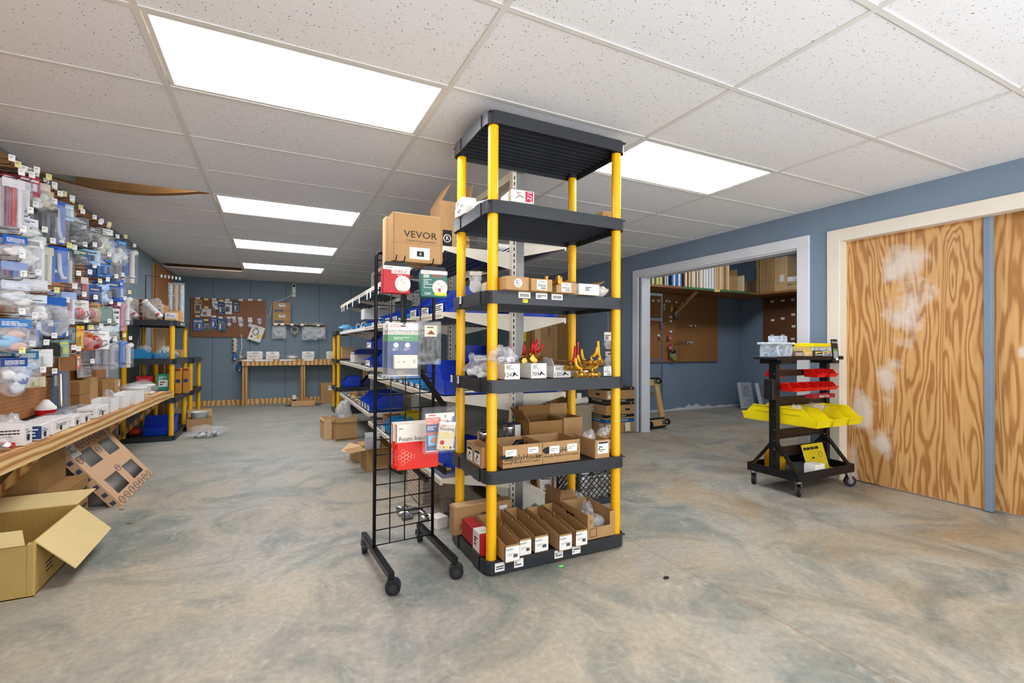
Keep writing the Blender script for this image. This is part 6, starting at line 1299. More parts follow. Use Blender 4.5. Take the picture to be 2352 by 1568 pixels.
o = thing('wire_rack_top', 'chrome wire hook bar holding white tags above the corner unit', 'rack', (-.86, 5.56, 1.415), 0); g = G(); g.tube(BMET, [(-.18, 0, .002), (-.18, 0, .62), (.2, 0, .58)], .005); g.put('wire', o)
for k in range(6): G().box(TAG, (-.02+k*.04, -.012, .6-.004*k), (.0+k*.04, -.01, .64-.004*k)).put('price_tag', o)
bin_('sky blue hopper bin of small fittings on the third tier of the corner unit', (-.9, 4.8, .9615), (.24, .2, .11), PI/2, BINC)
for i, (x, y, r, h, lab) in enumerate([(-.9, 4.8, (.07, .08, .05), 'f2f5f8', 'clear bag of grey caps heaped in the sky blue bin'), (-.69, 4.8, (.07, .05, .045), 'f2f5f8', 'clear bag of white parts in the blue basket on the corner unit'), (-.72, 5.08, (.11, .09, .06), 'f2f5f8', 'larger clear bag of white parts behind the blue basket on the corner unit')]): bag(lab, (x, y, 1.02 if i < 2 else .962), r, h, bits([PAPER, GREY, mat('b8c4cc', .4)], (r[0]*.8, r[1]*.8, r[2]*.8), 14, .035), seed=90+i)
o = thing('plastic_basket', 'small blue slotted plastic basket on the third tier of the corner unit', 'basket', (-.69, 4.8, .9615), 0); g = G(); g.box(BINC, (-.1, -.08, 0), (.1, .08, .004))
for k in range(9): g.box(BINC, (-.1+k*.0235, -.08, .0), (-.088+k*.0235, -.076, .055)); g.box(BINC, (-.1+k*.0235, .076, .0), (-.088+k*.0235, .08, .055))
g.box(BINC, (-.1, -.081, .05), (.1, -.075, .062)); g.box(BINC, (-.1, .075, .05), (.1, .081, .062)); g.box(BINC, (-.1, -.08, 0), (-.096, .08, .06)); g.box(BINC, (.096, -.08, 0), (.1, .08, .06)); g.put('body', o)
K('tall thin kraft carton leaning on the third tier of the corner unit', (-.83, 5.3, .9625), (.1, .06, .36), .2, m=KRAFTL)
K('kraft carton at the right end of the third tier of the corner unit', (-.66, 5.35, .9615), (.12, .16, .1), 0)
K('red and green printed carton on the second tier of the corner unit', (-.88, 4.8, .5065), (.15, .14, .25), 0, m=mat('2f8b4a', .5), pr=lambda g, x, y, z: (g.box(RED, (-x/2-.0006, -y/2-.0006, z*.7), (x/2+.0006, y/2+.0006, z+.0006)), g.text(PAPER, 'Fluidmaster', (0, -y/2-.001, z*.84), X, Z, .016), g.text(PAPER, 'PRO45', (0, -y/2, z*.4), X, Z, .03)))
K('teal and blue printed carton on the second tier of the corner unit', (-.7, 4.8, .5065), (.13, .14, .27), 0, m=mat('2a9a80', .5), pr=lambda g, x, y, z: (g.box(mat('2a62b0', .5), (-x/2-.0006, -y/2-.0006, 0), (x/2+.0006, y/2+.0006, z*.3)), face(g, 's', (x, y, z), 0, .1, x*.7, z*.3, PAPER), g.lines(INK, (0, -y/2-.001, z*.6), X, Z, x*.5, z*.2, 2), g.lines(PAPER, (0, -y/2-.001, z*.85), X, Z, x*.7, z*.12, 2)))
for i in range(3): K(['yellow brown book shaped carton leftmost behind the yellow post, second tier', 'yellow brown book shaped carton in the middle behind the yellow post, second tier', 'yellow brown book shaped carton rightmost behind the yellow post, second tier'][i], (-.68+i*.07, 5.08+i*.09, .5065), (.06, .14, .32), 0, m=mat(('b8822c', 'c08a34', 'b57a30')[i], .6), pr=lambda g, x, y, z: (g.rect(NAVY, (0, -y/2, z*.5), X, Z, x*.8, z*.14), g.rect(mat('7a2a24', .6), (0, -y/2, z*.94), X, Z, x*.9, z*.08)))
bin_('large royal blue plastic bin on the bottom tier of the corner unit', (-.74, 4.86, .0615), (.3, .3, .2), .0, card=False)
o = thing('clear_plastic_bag', 'clear bag of white plastic parts on the floor before the corner unit', 'bag', (-.27, 4.7, 0), .2); G().blob(BAG, (0, 0, .075), (.22, .12, .075), 14, 7, .3, 8).put('film', o); g = G(); bits([PAPER, mat('dfe3e8', .4), GREY], (.19, .1, .06), 30, .04)(g, random.Random(3)); g.put('contents', o)
K('small kraft carton with open top on the floor beside the corner unit', (-.4, 5.35, 0), (.28, .22, .16), .1, op=1, flaps={'n': 30})
o = thing('plastic_tub', 'grey white plastic tub standing in the kraft carton beside the corner unit', 'tub', (-.4, 5.35, .006), 0); g = G(); g.lathe(mat('cfcfcb', .45), [(0, 0), (.085, 0), (.1, .23), (.104, .235), (.098, .232), (.083, .006), (0, .006)], n=20); g.put('body', o)
o = tag(G().blob(mat('d8492a', .5), (0, 0, .05), (.09, .08, .05), 10, 7, .2, 6).put('red_mesh_bag', None, (-.99, 4.82, .062)), 'red mesh bag behind the brace on the bottom tier of the corner unit', 'bag')
# ---------------------------------------------------------------- back wall
bw = thing('wooden_bench', 'pine frame bench standing against the back wall under the small shelf', 'bench', (0, 0, 0))
G().box(PINE, (-.1, 7.86, .83), (2.3, 8.185, .855)).put('top', bw); G().box(PINE, (-.05, 7.87, .745), (2.28, 7.905, .83)).put('apron', bw)
for x in (-.045, .93, 2.1): G().box(PINEZ, (x, 7.905, 0), (x+.09, 7.945, .83)).put('leg', bw)
for x0, x1, c in ((-.02, .12, 'e8e6e0'), (.16, .46, 'e8e8e8'), (.58, .8, 'e8e8e8'), (1.0, 1.16, 'f0efea')): G().box(mat(c, .6), (x0, 7.858, .828), (x1, 7.8595, .86)).put('price_label', bw)
bp = thing('pegboard', 'brown pegboard with small carded parts on the back wall', 'pegboard', (-.28, 8.16, 1.628)); G().box(board('pegboard_back', '8a5632', uv=('X', 'Z')), (-.604, -.006, -.356), (.604, .006, .358)).put('panel', bp); G().box(PINE, (-.6, .006, -.35), (.6, .028, -.3)).box(PINE, (-.6, .006, .3), (.6, .028, .35)).put('batten', bp)
def bk(px): return px
BK = ((-0.769, 8.13, 1.939, 0.118, 0.241), (-0.649, 8.13, 1.785, 0.164, 0.139), (-0.509, 8.13, 1.935, 0.114, 0.175), (-0.406, 8.13, 1.915, 0.121, 0.223), (-0.303, 8.13, 1.936, 0.132, 0.237), (-0.168, 8.13, 1.951, 0.111, 0.211), (-0.766, 8.13, 1.597, 0.15, 0.211), (-0.626, 8.13, 1.526, 0.15, 0.164), (-0.516, 8.13, 1.629, 0.118, 0.2), (-0.403, 8.13, 1.611, 0.143, 0.232), (-0.279, 8.13, 1.614, 0.082, 0.157), (-0.194, 8.13, 1.617, 0.057, 0.071), (-0.093, 8.13, 1.612, 0.093, 0.164), (0.063, 8.13, 1.608, 0.093, 0.164), (0.219, 8.13, 1.638, 0.089, 0.134))
BD = [('black and tan blister pack at the upper left of the back pegboard', 'c9a878', [DK, '3a3430']), ('white boxed fitting card below the upper left blister, back pegboard', 'e6e4e0', ['b04030', GY_]), ('white zip pack, third along the top row of the back pegboard', 'dfe3e8', [W_, 'c8ccd2']), ('navy and white pack left of the white faucet pack, back pegboard', '1f4a78', [W_, '2a3a5a']),
      ('white pack with blue foot and black knobs, middle top row of back pegboard', 'dfe4ea', [DK, '4a4c52']), ('dark navy pack at the right end of the top row, back pegboard', '1a2c52', ['c9ccd4', DK]), ('blue card with black hose at the lower left of the back pegboard', '2a6fc0', [DK, 'd8d4c8']), ('dark disc shaped part in clear bag, lower row of the back pegboard', '5a5450', [DK, '2a2624']),
      ('bright blue card with white ring, lower row of the back pegboard', '2160c0', [W_, DK]), ('teal edged white pack with dark clips, lower row of the back pegboard', '2a5f78', [W_, '2c3e50']), ('small purple printed clear bag, lower row of the back pegboard', '6a68a8', ['c8c4dc', W_]), ('small pale ring hanging beside the purple printed bag, back pegboard', 'd8c8b8', ['b08868']),
      ('white slip bag below the middle tag of the back pegboard', 'e8e8e4', [W_, 'd8d8d8']), ('narrow white slip bag, second from right in the lower row of the back pegboard', 'e4e4e6', [W_, GY_]), ('short purple white bag at the right end of the lower row, back pegboard', 'a8a0c8', [W_, '8a84b8'])]
for i, ((x, y, z, w, h), (l, cc, c)) in enumerate(zip(BK, BD)):
    o = thing('hanging_package', l, 'package', (x, 8.13, z), 0); (k_bag if i in (2, 7, 10, 12, 13, 14) else k_card)(c, cc, w, h, i+200)(o, random.Random(i))
    G().tube(BMET, [(0, .02, .002), (0, -.03, .002)], .002, 4).put('hook', o)
o = thing('hanging_package', 'large white card with black and yellow parts tilted below the back pegboard edge', 'package', (0.216, 8.1, 1.484), 0, rot=(0, .32, 0)); g = G(); g.box(mat('e4e1d6', .5), (-.11, -.002, -.29), (.11, .002, 0)); g.tube(INK, [(-.02+.045*math.cos(a), -.004, -.12+.06*math.sin(a)) for a in [2*PI*k/16 for k in range(16)]], .006, 5, True); g.rect(mat('d8c832', .5), (.05, -.002, -.19), X, Z, .05, .08); g.lines(INK, (0, -.003, -.04), X, Z, .15, .04, 2, .4); g.rect(INK, (-.06, -.002, -.22), X, Z, .03, .03); g.put('card', o)
T0 = None
for i, (x, z) in enumerate(((-0.775, 1.972), (-0.645, 1.959), (-0.52, 1.965), (-0.407, 1.945), (-0.311, 1.962), (-0.095, 1.972), (0.062, 1.983), (0.218, 1.987), (-0.643, 1.812), (-0.776, 1.645), (-0.641, 1.58), (-0.521, 1.649), (-0.416, 1.632), (-0.287, 1.636), (-0.208, 1.639), (-0.104, 1.632), (0.061, 1.63))):
    yl = i in (1, 8, 10, 3)
    k = 'y' if yl else 'w'
    T0 = T0 or {}
    if k in T0: dup(T0[k], (x, 8.1535, z))
    else:
        T0[k] = o = thing('peg_hook', 'short peg hook with a %s price tag on the back wall pegboard' % ('pale yellow' if yl else 'white'), 'peg hook', (x, 8.1535, z), 0, ('yellow' if yl else 'white') + ' tagged hooks on the back pegboard'); g = G(); g.box(TAGY if yl else TAG, (-.034, -.034, -.018), (.034, -.032, .018)); g.lines(INK, (0, -.0345, 0), X, Z, .05, .02, 2, .4); g.put('price_tag', o); G().tube(BMET, [(0, -.0005, 0), (0, -.032, 0)], .0025, 5).put('wire', o)
for i, (x, z0, z1, c, l) in enumerate([(-.18, 1.265, .98, 'e8dcc8', 'strip of white plastic parts hanging below the back pegboard'), (-.18, .97, .84, '2a62b0', 'blue and white capped part hanging at the end of the white strip'), (-.1, .82, .62, '4a78b8', 'blue bag hanging at the left end of the back bench')]):
    o = thing('hanging_package', l, 'package', (x, 8.12, z0), 0); g = G()
    if i == 0:
        for k in range(7): g.blob(mat(c, .5), (.012*(k % 2)-.006, 0, -.03-k*.037), (.035, .015, .022), 8, 6, .3, k)
        g.tube(PAPER, [(0, .01, .0), (0, .01, -.28)], .003)
    else: g.blob(mat(c, .35), (0, 0, -(z0-z1)/2), (.055 if i == 2 else .04, .03, (z0-z1)/2), 9, 7, .25, i); g.blob(PAPER, (0, -.02, -(z0-z1)*.8), (.02, .015, .02), 8, 5, .1, 2)
    g.put('body', o)
o = tag(G().tube(PAPER, [(.0, 0, 0), (.01, -.01, -.25), (-.02, 0, -.4), (.0, -.01, -.6)], .006, 6).blob(mat('d8cdb8', .5), (.0, -.005, -.42), (.035, .012, .03), 8, 5, .3, 3).put('hanging_string', None, (-0.079, 8.13, 1.324)), 'white cord with a tag hanging from the back pegboard to the bench', 'string')
ws = thing('wall_shelf', 'short wooden wall shelf with white tags right of the back pegboard', 'shelf', (.91, 8.08, 1.54)); G().box(PINE, (-.475, -.08, -.012), (.475, .105, .0)).put('board', ws)
for x in (-.41, -.3, -.13, .05, .34): G().box(TAG, (x-.03, -.0815, -.03), (x+.03, -.0805, .005)).put('price_tag', ws)
for x in (-.42, .4): G().prism(STEEL, [(x, .1, -.012), (x, -.06, -.012), (x, .1, -.1)], (.006, 0, 0)).put('bracket', ws)
def moen(g, x, y, z): lbl(g, 's', (x, y, z), .02, .22, .11, .06, 3, None, True, 6); g.rect(NAVY, (-x*.16, -y/2, z*.2), X, Z, x*.5, z*.16); g.text(INK, 'MOEN', (x*.28, -y/2, z*.2), X, Z, .03)
carton('lower kraft carton with blue stripe on the back wall shelf', (.6, 8.09, 1.5415), (.31, .15, .205), 0, pr=moen); carton('upper kraft carton with blue stripe stacked on the back wall shelf', (.6, 8.09, 1.7475), (.31, .15, .205), 0, pr=moen)
for i, (x, w, l, cl) in enumerate([(.56, .1, 'coil of grey hose in a clear bag hanging leftmost below the back shelf', 'c4c8cc'), (.83, .065, 'small bare braided hose loop below the middle of the back shelf', 'b0a898'), (1.1, .11, 'wide clear bag with two hose coils below the back shelf', 'c8ccd0'), (1.28, .1, 'clear bag with a white hose coil hanging rightmost below the back shelf', 'e0e2e4')]):
    o = thing('hose_coil', l, 'hose', (x, 8.1, 1.512), 0); g = G(); c = mat(cl, .4)
    for k in range(5 if i != 1 else 2): r = w*(1-.13*k); g.tube(c, [(r*math.cos(a), -.01+.006*k-.0*a, -w-.02+r*math.sin(a)) for a in [2*PI*q/20 for q in range(20)]], .0075, 6, True)
    if i == 1: g.cyl(BRASS, (-.01, -.01, -w*2-.02), (.015, -.015, -w*2-.05), .012, n=8)
    if i == 2: g.tube(c, [(-.06+.07*math.cos(a), -.03, -.2+.07*math.sin(a)) for a in [2*PI*q/20 for q in range(20)]], .007, 6, True)
    g.tube(BMET, [(0, 0, .0), (0, 0, -.02)], .003, 4); g.put('coil', o)
    if i != 1: G().box(clear('eef2f5', .3, s=9), (-w*1.25, -.035, -w*2.4-.02), (w*1.25, .02, -.005), .01).put('bag', o)
for i, (x, z) in enumerate(((1.0, 1.541), (1.22, 1.541), (1.3, 1.541))): bag('small crumpled clear bag lying on the back wall shelf', (x, 8.08, z), (.05, .05, .02), seed=110+i, amp=.5, grp='small bags on the back wall shelf')
for i, (x0, x1, h, l) in enumerate([(.0, .3, .15, 'leftmost white printed slab in clear wrap on the back bench'), (.32, .58, .145, 'second white printed slab in clear wrap on the back bench'), (.68, .9, .09, 'low crumpled clear bag between the white slabs on the back bench'), (.95, 1.2, .15, 'white slab in loose clear wrap right of the low bag, back bench'), (1.4, 1.58, .15, 'last white slab standing alone at the right of the back bench')]):
    o = thing('wrapped_slab', l, 'package', ((x0+x1)/2, 8.02, .8565), 0); w = x1-x0
    if i != 2:
        g = G(); g.box(PAPER, (-w*.44, -.05, 0), (w*.44, .05, h), .01); g.lines(INK, (w*.05, -.051, h*.78), X, Z, w*.4, .03, 2, .4, i); g.lines(mat('8a8f96', .5), (0, -.051, h*.4), X, Z, w*.6, .05, 3, .4, i+3); g.put('slab', o)
    else: G().blob(PAPER, (0, 0, h*.4), (w*.34, .05, h*.35), 10, 6, .2, 3).put('slab', o)
    G().blob(BAG, (0, 0, h*.52), (w*.56, .09, h*.56), 12, 7, .1, i+9).put('wrap', o)
bag('folded red and blue packet at the right end of the back bench', (1.72, 7.98, .8565), (.12, .08, .035), '8a5a8c', bits([RED, SKY, PAPER], (.08, .05, .03), 6, .05), seed=121, amp=.4, a=.5)
o = thing('wall_sensor', 'small white wall sensor near the ceiling of the back wall', 'sensor', (.815, 8.188, 2.24), 0); g = G(); g.box(PAPER, (-.032, -.03, -.09), (.032, 0, .1), .006); g.rect(INK, (.0, -.03, .06), X, Z, .042, .05); g.put('body', o); G().box(PAPER, (-.03, -.034, -.16), (.03, 0, -.1), .005).put('plug', o)
o = tag(G().tube(PAPER, [(.79, 8.18, 2.13), (.7, 8.178, 2.06), (.55, 8.175, 1.985), (.435, 8.16, 1.955), (.42, 8.165, 1.86), (.4, 8.17, 1.7), (.36, 8.172, 1.66), (.32, 8.172, 1.69), (.29, 8.172, 1.82)], .006, 6).put('white_cable', None), 'thin white cable drooping from the wall sensor to the pegboard', 'cable')
carton('open kraft carton with wide flaps on the floor at the back bench', (.97, 7.62, 0), (.4, .24, .1), .0, op=1, flaps={'s': 140, 'w': 118, 'e': 110, 'n': 100}, lid=.5)
o = thing('spray_can', 'white labelled can standing in the open floor carton by the back bench', 'can', (.82, 7.58, .006), 0); G().cyl(PAPER, (0, 0, 0), (0, 0, .2), .034, n=16).cyl(NAVY, (0, 0, .06), (0, 0, .12), .0345, n=16).put('body', o); G().cyl(STEEL, (0, 0, .2), (0, 0, .225), .025, .02, 14).put('cap', o)
carton('tall kraft carton with white corner label on the floor by the far yellow unit', (1.42, 7.86, 0), (.26, .2, .39), 0, pr=lambda g, x, y, z: lbl(g, 's', (x, y, z), .25, .26, .12, .09, 3, None, True, 4))
# ---------------------------------------------------------------- storage alcove through the doorway
PEGA = board('pegboard_alcove', '9a6a3a', uv=('X', 'Z'))
o = thing('pegboard', 'wide brown pegboard on the alcove back wall beside the folding rack', 'pegboard', (6.55, 4.12, 1.49)); G().box(PEGA, (-1.37, -.004, -.62), (1.37, .004, .565)).put('panel', o); G().box(PINE, (-1.3, .004, -.58), (1.3, .028, -.52)).box(PINE, (-1.3, .004, .5), (1.3, .028, .56)).put('batten', o)
o = thing('pegboard', 'dark brown pegboard with white tags at the right of the alcove', 'pegboard', (8.6, 3.06, 1.48)); G().box(board('pegboard_alcove_side', '70482c'), (-.004, -.6, -.6), (.004, .62, .575)).put('panel', o); G().box(PINE, (.004, -.55, -.5), (.028, .55, -.44)).put('batten', o)
t0 = None
for (y, z) in ((3.485, 1.967), (3.286, 1.966), (3.102, 1.966), (3.094, 1.707), (3.286, 1.648), (3.477, 1.625), (3.087, 1.501), (3.486, 1.348), (3.286, 1.345), (3.103, 1.281)):
    if t0 is None:
        t0 = thing('peg_hook', 'small hook with a white price tag on the dark alcove pegboard', 'peg hook', (8.595, y, z), 0, 'tagged hooks on the dark alcove pegboard'); G().box(TAG, (-.012, -.034, -.02), (-.01, .034, .02)).put('price_tag', t0); G().tube(BMET, [(0, 0, 0), (-.012, 0, 0)], .002, 4).put('wire', t0)
    else: dup(t0, (8.595, y, z))
PLS = fibre('shelf_plank', [(0, '7a5028'), (1, 'a8763e')], (.4, 4, 4), 2, 4, 5, 'Y')
sh_ = thing('corner_shelf', 'L shaped plywood shelf high around the alcove corner', 'shelf', (0, 0, 2.06)); G().box(PLS, (5.0, 3.42, 0), (8.63, 4.145, .035)).box(PLS, (8.18, 2.0, 0), (8.63, 3.42, .035)).put('board', sh_)
G().box(mat('3f6a44', .6), (6.3, 3.412, .002), (7.85, 3.42, .036)).put('green_edging', sh_); G().box(mat('c8b060', .6), (7.0, 3.405, -.012), (7.13, 3.412, .036)).put('paper_tag', sh_)
for x in (5.3, 6.8): G().bar(PINE, (x, 3.6, -.0), (x, 4.1, -.35), .04, .04).put('brace', sh_)
def pack(x0, x1, n, z, h, cols, lab, grp, d=.3, lean=0, y=3.47, name='flattened_carton', cat='flattened box'):
    w = (x1-x0)/n; b = {}
    for i in range(n):
        c = cols[i % len(cols)]; p = (x0+w*(i+.5), y+RND.uniform(0, .05)+d/2, z)
        if c in b: q = dup(b[c], p, RND.uniform(-.02, .02))
        else:
            g = G(); g.box(mat(c, .8, n=.1, s=30), (-w*.44, -d/2, 0), (w*.44, d/2, h*RND.uniform(.94, 1))); g.rect(mat('e4d8bc', .8), (0, -d/2, h*.5), X, Z, w*.3, h*.96)
            b[c] = tag(g.put(name, None, p), lab, cat, grp)
ZS = 2.0965
pack(5.05, 5.77, 12, ZS, .3, ['b8a888', 'd2c6a8', '8a7a60', 'c4b490'], 'thin tan and grey folded carton standing at the left end of the alcove shelf', 'grey tan folded cartons on the alcove shelf')
pack(5.78, 5.95, 2, ZS, .3, ['a8a830', '9a9a3a'], 'olive yellow folded carton on the alcove shelf', 'olive folded cartons on the alcove shelf')
pack(5.97, 6.1, 2, ZS, .28, ['5a6a84', '46566e'], 'slate blue folded carton next to the olive ones on the alcove shelf', 'slate folded cartons on the alcove shelf')
pack(6.12, 6.36, 2, ZS, .34, ['2a6cb0'], 'bright blue folded carton on the alcove shelf', 'blue folded cartons on the alcove shelf')
pack(6.39, 6.5, 1, ZS, .4, ['7a4c2c'], 'single dark brown folded carton right of the blue ones, alcove shelf', None)
pack(6.52, 6.84, 8, ZS, .42, ['c8b898', 'a89878', 'd8ccb0', '9a8a6c'], 'speckled tan folded carton bundled in the middle of the alcove shelf', 'speckled folded cartons on the alcove shelf')
pack(6.86, 7.08, 4, ZS, .46, ['c4d0dc', 'd4dce4'], 'pale blue white folded carton in the middle of the alcove shelf', 'pale folded cartons on the alcove shelf')
pack(7.12, 7.46, 7, ZS, .5, ['c8a070', 'b08850', 'd8b888', 'a87c44'], 'kraft brown folded carton with yellow bits on the alcove shelf', 'kraft folded cartons on the alcove shelf')
carton('open kraft carton holding a grey panel at the corner end of the alcove back shelf', (7.62, 3.7, ZS), (.24, .3, .4), 0, op=1, cut={'s': .28})
o = tag(G().box(mat('b4b2ac', .6), (-.07, -.01, 0), (.07, .01, .26)).put('grey_panel', None, (7.6, 3.62, ZS+.006)), 'grey flat panel standing in the open kraft carton on the alcove shelf', 'panel')
pack(7.77, 7.86, 2, ZS, .3, ['d8c49c'], 'cream folded carton leaning at the end of the alcove back shelf', 'cream folded cartons on the alcove shelf')
def packx(y0, y1, n, z, h, c, lab, grp, x=8.25, d=.3):
    w = (y1-y0)/n; b = None
    for i in range(n):
        p = (x+d/2+RND.uniform(0, .02), y0+w*(i+.5), z)
        if b: dup(b, p, RND.uniform(-.02, .02))
        else: g = G(); g.box(mat(c, .8, n=.1, s=30), (-d/2, -w*.42, 0), (d/2, w*.42, h)); g.rect(mat('5a4022', .8), (-d/2, w*.1, h*.5), -Y, Z, w*.3, h*.98); b = tag(g.put('flattened_carton', None, p), lab, 'flattened box', grp)
carton('plain kraft carton in the corner of the alcove side shelf', (8.42, 3.86, ZS), (.3, .22, .24), 0)
packx(3.58, 3.74, 5, ZS, .26, '7a684e', 'grey brown short folded carton beside the corner carton, alcove side shelf', 'short folded cartons on the alcove side shelf')
packx(3.27, 3.57, 9, ZS, .6, 'cfae78', 'tall tan folded carton bundled upright on the alcove side shelf', 'tall folded cartons on the alcove side shelf')
carton('tall pale kraft carton with white sticker on the alcove side shelf', (8.45, 3.13, ZS), (.3, .24, .6), 0, m=KRAFTL, pr=lambda g, x, y, z: face(g, 'w', (x, y, z), .1, -.12, .08, .12, PAPER))
b = None
for i in range(7):
    p = (8.4, 2.79, ZS + i*.0205)
    if b: dup(b, p, RND.uniform(-.12, .12))
    else: b = tag(G().box(mat('bda277', .8, n=.15, s=20), (-.16, -.19, 0), (.16, .19, .019)).put('flattened_carton', None, p), 'flat folded carton in the low pile at the right of the alcove side shelf', 'flattened box', 'flat pile on the alcove side shelf')
for i in range(2): carton(['white printed flat carton lying on the pile, alcove side shelf', 'upper white flat carton lying on the pile, alcove side shelf'][i], (8.4, 2.78, ZS+.145+i*.042), (.3, .4, .04), .05-.1*i, m=PAPER, pr=lambda g, x, y, z: g.text(NAVY, 'MERIT', (-x/2-.001, .05, z*.5), -Y, Z, .026))
# goods and hooks on the wide alcove pegboard
AK = ((6.567, 4.05, 1.882, 0.057, 0.101), (6.729, 4.05, 1.881, 0.088, 0.138), (6.895, 4.05, 1.873, 0.113, 0.126), (6.833, 4.05, 1.794, 0.151, 0.176), (6.517, 4.05, 1.54, 0.088, 0.088), (6.679, 4.05, 1.346, 0.088, 0.101), (6.468, 4.05, 1.328, 0.05, 0.075), (6.69, 4.05, 1.164, 0.113, 0.088), (6.792, 4.05, 1.073, 0.163, 0.138), (6.71, 4.05, 1.057, 0.101, 0.126))
AD = ['slim white card at the left of the packages on the alcove pegboard', 'yellow dial package in the top row of the alcove pegboard', 'pink red package in the top row of the alcove pegboard', 'black framed package with a pink picture on the alcove pegboard', 'pink package behind the folding rack post on the alcove pegboard', 'red package in the middle of the alcove pegboard', 'small red tag package by the folding rack on the alcove pegboard', 'row of red cards above the yellow coil on the alcove pegboard', 'black and yellow cable coil low on the alcove pegboard', 'dark yellow lettered package beside the cable coil on the alcove pegboard']
AC = [('e4e4e4', [DK]), ('d8b820', ['e8d23a', DK]), ('c86a5a', ['b03a3a', 'd8a848']), ('2a2624', ['d88a90', DK]), ('c87a80', ['b03a4a']), ('b84a44', ['d8a850', 'a83030']), ('c04a40', ['d8d0c8']), ('b83a34', ['d8b89a', RD_]), ('2c2a22', ['c8b03a', 'c03a40']), ('4a4226', ['c8b03a', DK])]
for i, (x, y, z, w, h) in enumerate(AK):
    o = thing('hanging_package', AD[i], 'package', (x, 4.09, z), .3); (k_coil if i == 8 else k_card)(AC[i][1], AC[i][0], w, h, 300+i)(o, random.Random(i)); G().tube(CHROME, [(0, .02, .003), (0, -.05, .003)], .0025, 4).put('hook', o)
t0 = None
for (x, z) in ((6.316, 1.927), (6.444, 1.933), (6.626, 1.934), (6.697, 1.93), (6.862, 1.922), (7.01, 1.913), (7.105, 1.925), (6.728, 1.655), (6.842, 1.659), (6.729, 1.586), (6.729, 1.402), (6.446, 1.329)):
    if t0 is None: t0 = thing('peg_hook', 'small hook with a white price tag on the wide alcove pegboard', 'peg hook', (x, 4.1155, z), 0, 'tagged hooks on the wide alcove pegboard'); G().box(TAG, (-.026, -.014, -.018), (.026, -.012, .018)).put('price_tag', t0); G().tube(BMET, [(0, 0, 0), (0, -.012, 0)], .002, 4).put('wire', t0)
    else: dup(t0, (x, 4.1155, z))
t0 = None
for (x, z) in ((6.884, 1.474), (6.989, 1.476), (6.802, 1.18), (6.885, 1.18), (6.926, 1.188)):
    if t0 is None: t0 = tag(G().tube(CHROME, [(0, 0, 0), (0, -.3, 0), (0, -.32, .02)], .006, 6).tube(CHROME, [(0, 0, .04), (0, -.3, .035)], .004, 6).blob(CHROME, (0, -.32, .02), (.02, .02, .02), 8, 6, 0).put('display_hook', None, (x, 4.1155, z)), 'long empty chrome display hook on the wide alcove pegboard', 'peg hook', 'long chrome hooks on the alcove pegboard')
    else: dup(t0, (x, 4.1155, z))
SLOT = mat('9a9da0', .35, m=.7, n=.05)
o = thing('folding_rack', 'slotted steel angle frame with cross braces standing inside the alcove doorway', 'rack', (5.82, 3.38, 0), 0)
for x in (-.62, 0):
    for y in (0, .3): g = G(); g.box(SLOT, (x-.016, y-.003, 0), (x+.016, y, 1.95)); g.box(SLOT, (x+.013, y-.003, 0), (x+.016, y+.03, 1.95)); [g.rect(INK, (x, y-.003, .05+k*.05), X, Z, .008, .02) for k in range(38)]; g.put('post', o)
for z in (1.93, 1.55, .93, .42): G().box(SLOT, (-.62, -.004, z-.02), (0, -.001, z+.02)).box(SLOT, (-.62, .3, z-.02), (0, .303, z+.02)).put('beam', o)
for a, b in (((-.6, 1.9), (-.02, .98)), ((-.02, 1.9), (-.6, .98)), ((-.6, .9), (-.02, .1)), ((-.02, .9), (-.6, .1))): G().tube(SLOT, [(a[0], .31, a[1]), (b[0], .31, b[1])], .006, 5).put('brace', o)
o = thing('furniture_dolly', 'wooden furniture dolly with black end pads stood on edge in the alcove doorway', 'dolly', (5.18, 2.84, .02), 0, rot=(-.2, .0, .1)); WD = mat('c9a468', .6, n=.06)
for x in (-.2, .2): G().bar(WD, (x-.02*(x > 0), 0, .02), (x-.05, 0, .68), .03, .085, up=(1, 0, 0)).put('side_rail', o)
for z in (.06, .62): G().box(WD, (-.22, -.016, z-.045), (.2, .016, z+.045)).put('cross_rail', o); G().box(BLACK, (-.225, -.02, z+(.045 if z < .3 else .045)), (.205, .02, z+.068)).put('pad', o)
G().box(BLACK, (-.225, -.02, -.01), (.205, .02, .015)).put('pad', o)
for x, z in ((-.17, .05), (.17, .06), (.13, .63), (-.2, .63)):
    g = G(); g.cyl(BLACK, (x-.012, -.085, z), (x+.012, -.085, z), .042, n=18); g.cyl(CHROME, (x-.0135, -.085, z), (x+.0135, -.085, z), .022, n=12); g.put('wheel', o); G().box(STEEL, (x-.022, -.085, z-.012), (x-.016, -.016, z+.012)).box(STEEL, (x-.03, -.02, z-.03), (x+.03, -.016, z+.03)).put('caster_fork', o)
for i, (x, y, a, l) in enumerate([(8.32, 3.78, .12, 'left large grey printed flat carton leaning in the alcove corner'), (8.5, 3.6, .5, 'right large grey printed flat carton leaning in the alcove corner')]):
    o = thing('flat_carton', l, 'box', (x, y, .002), a, rot=(-.2, .05, a)); g = G(); g.box(mat('c3cad3', .6), (-.18, -.03, 0), (.18, .03, .48)); g.text(NAVY, 'Lasd', (-.04, -.03, .4), X, Z, .07); g.rect(RED, (-.02, -.03, .35), X, Z, .16, .012); g.lines(mat('5a6a84', .6), (0, -.031, .27), X, Z, .28, .1, 4, .4); g.tube(mat('8a94a4', .6), [(-.15, -.031, .04), (.1, -.031, .16)], .003, 4); g.put('body', o)
carton('small bright blue carton on the floor in front of the leaning grey cartons', (8.35, 3.3, 0), (.2, .16, .12), -.2, m=mat('2a55a8', .5))
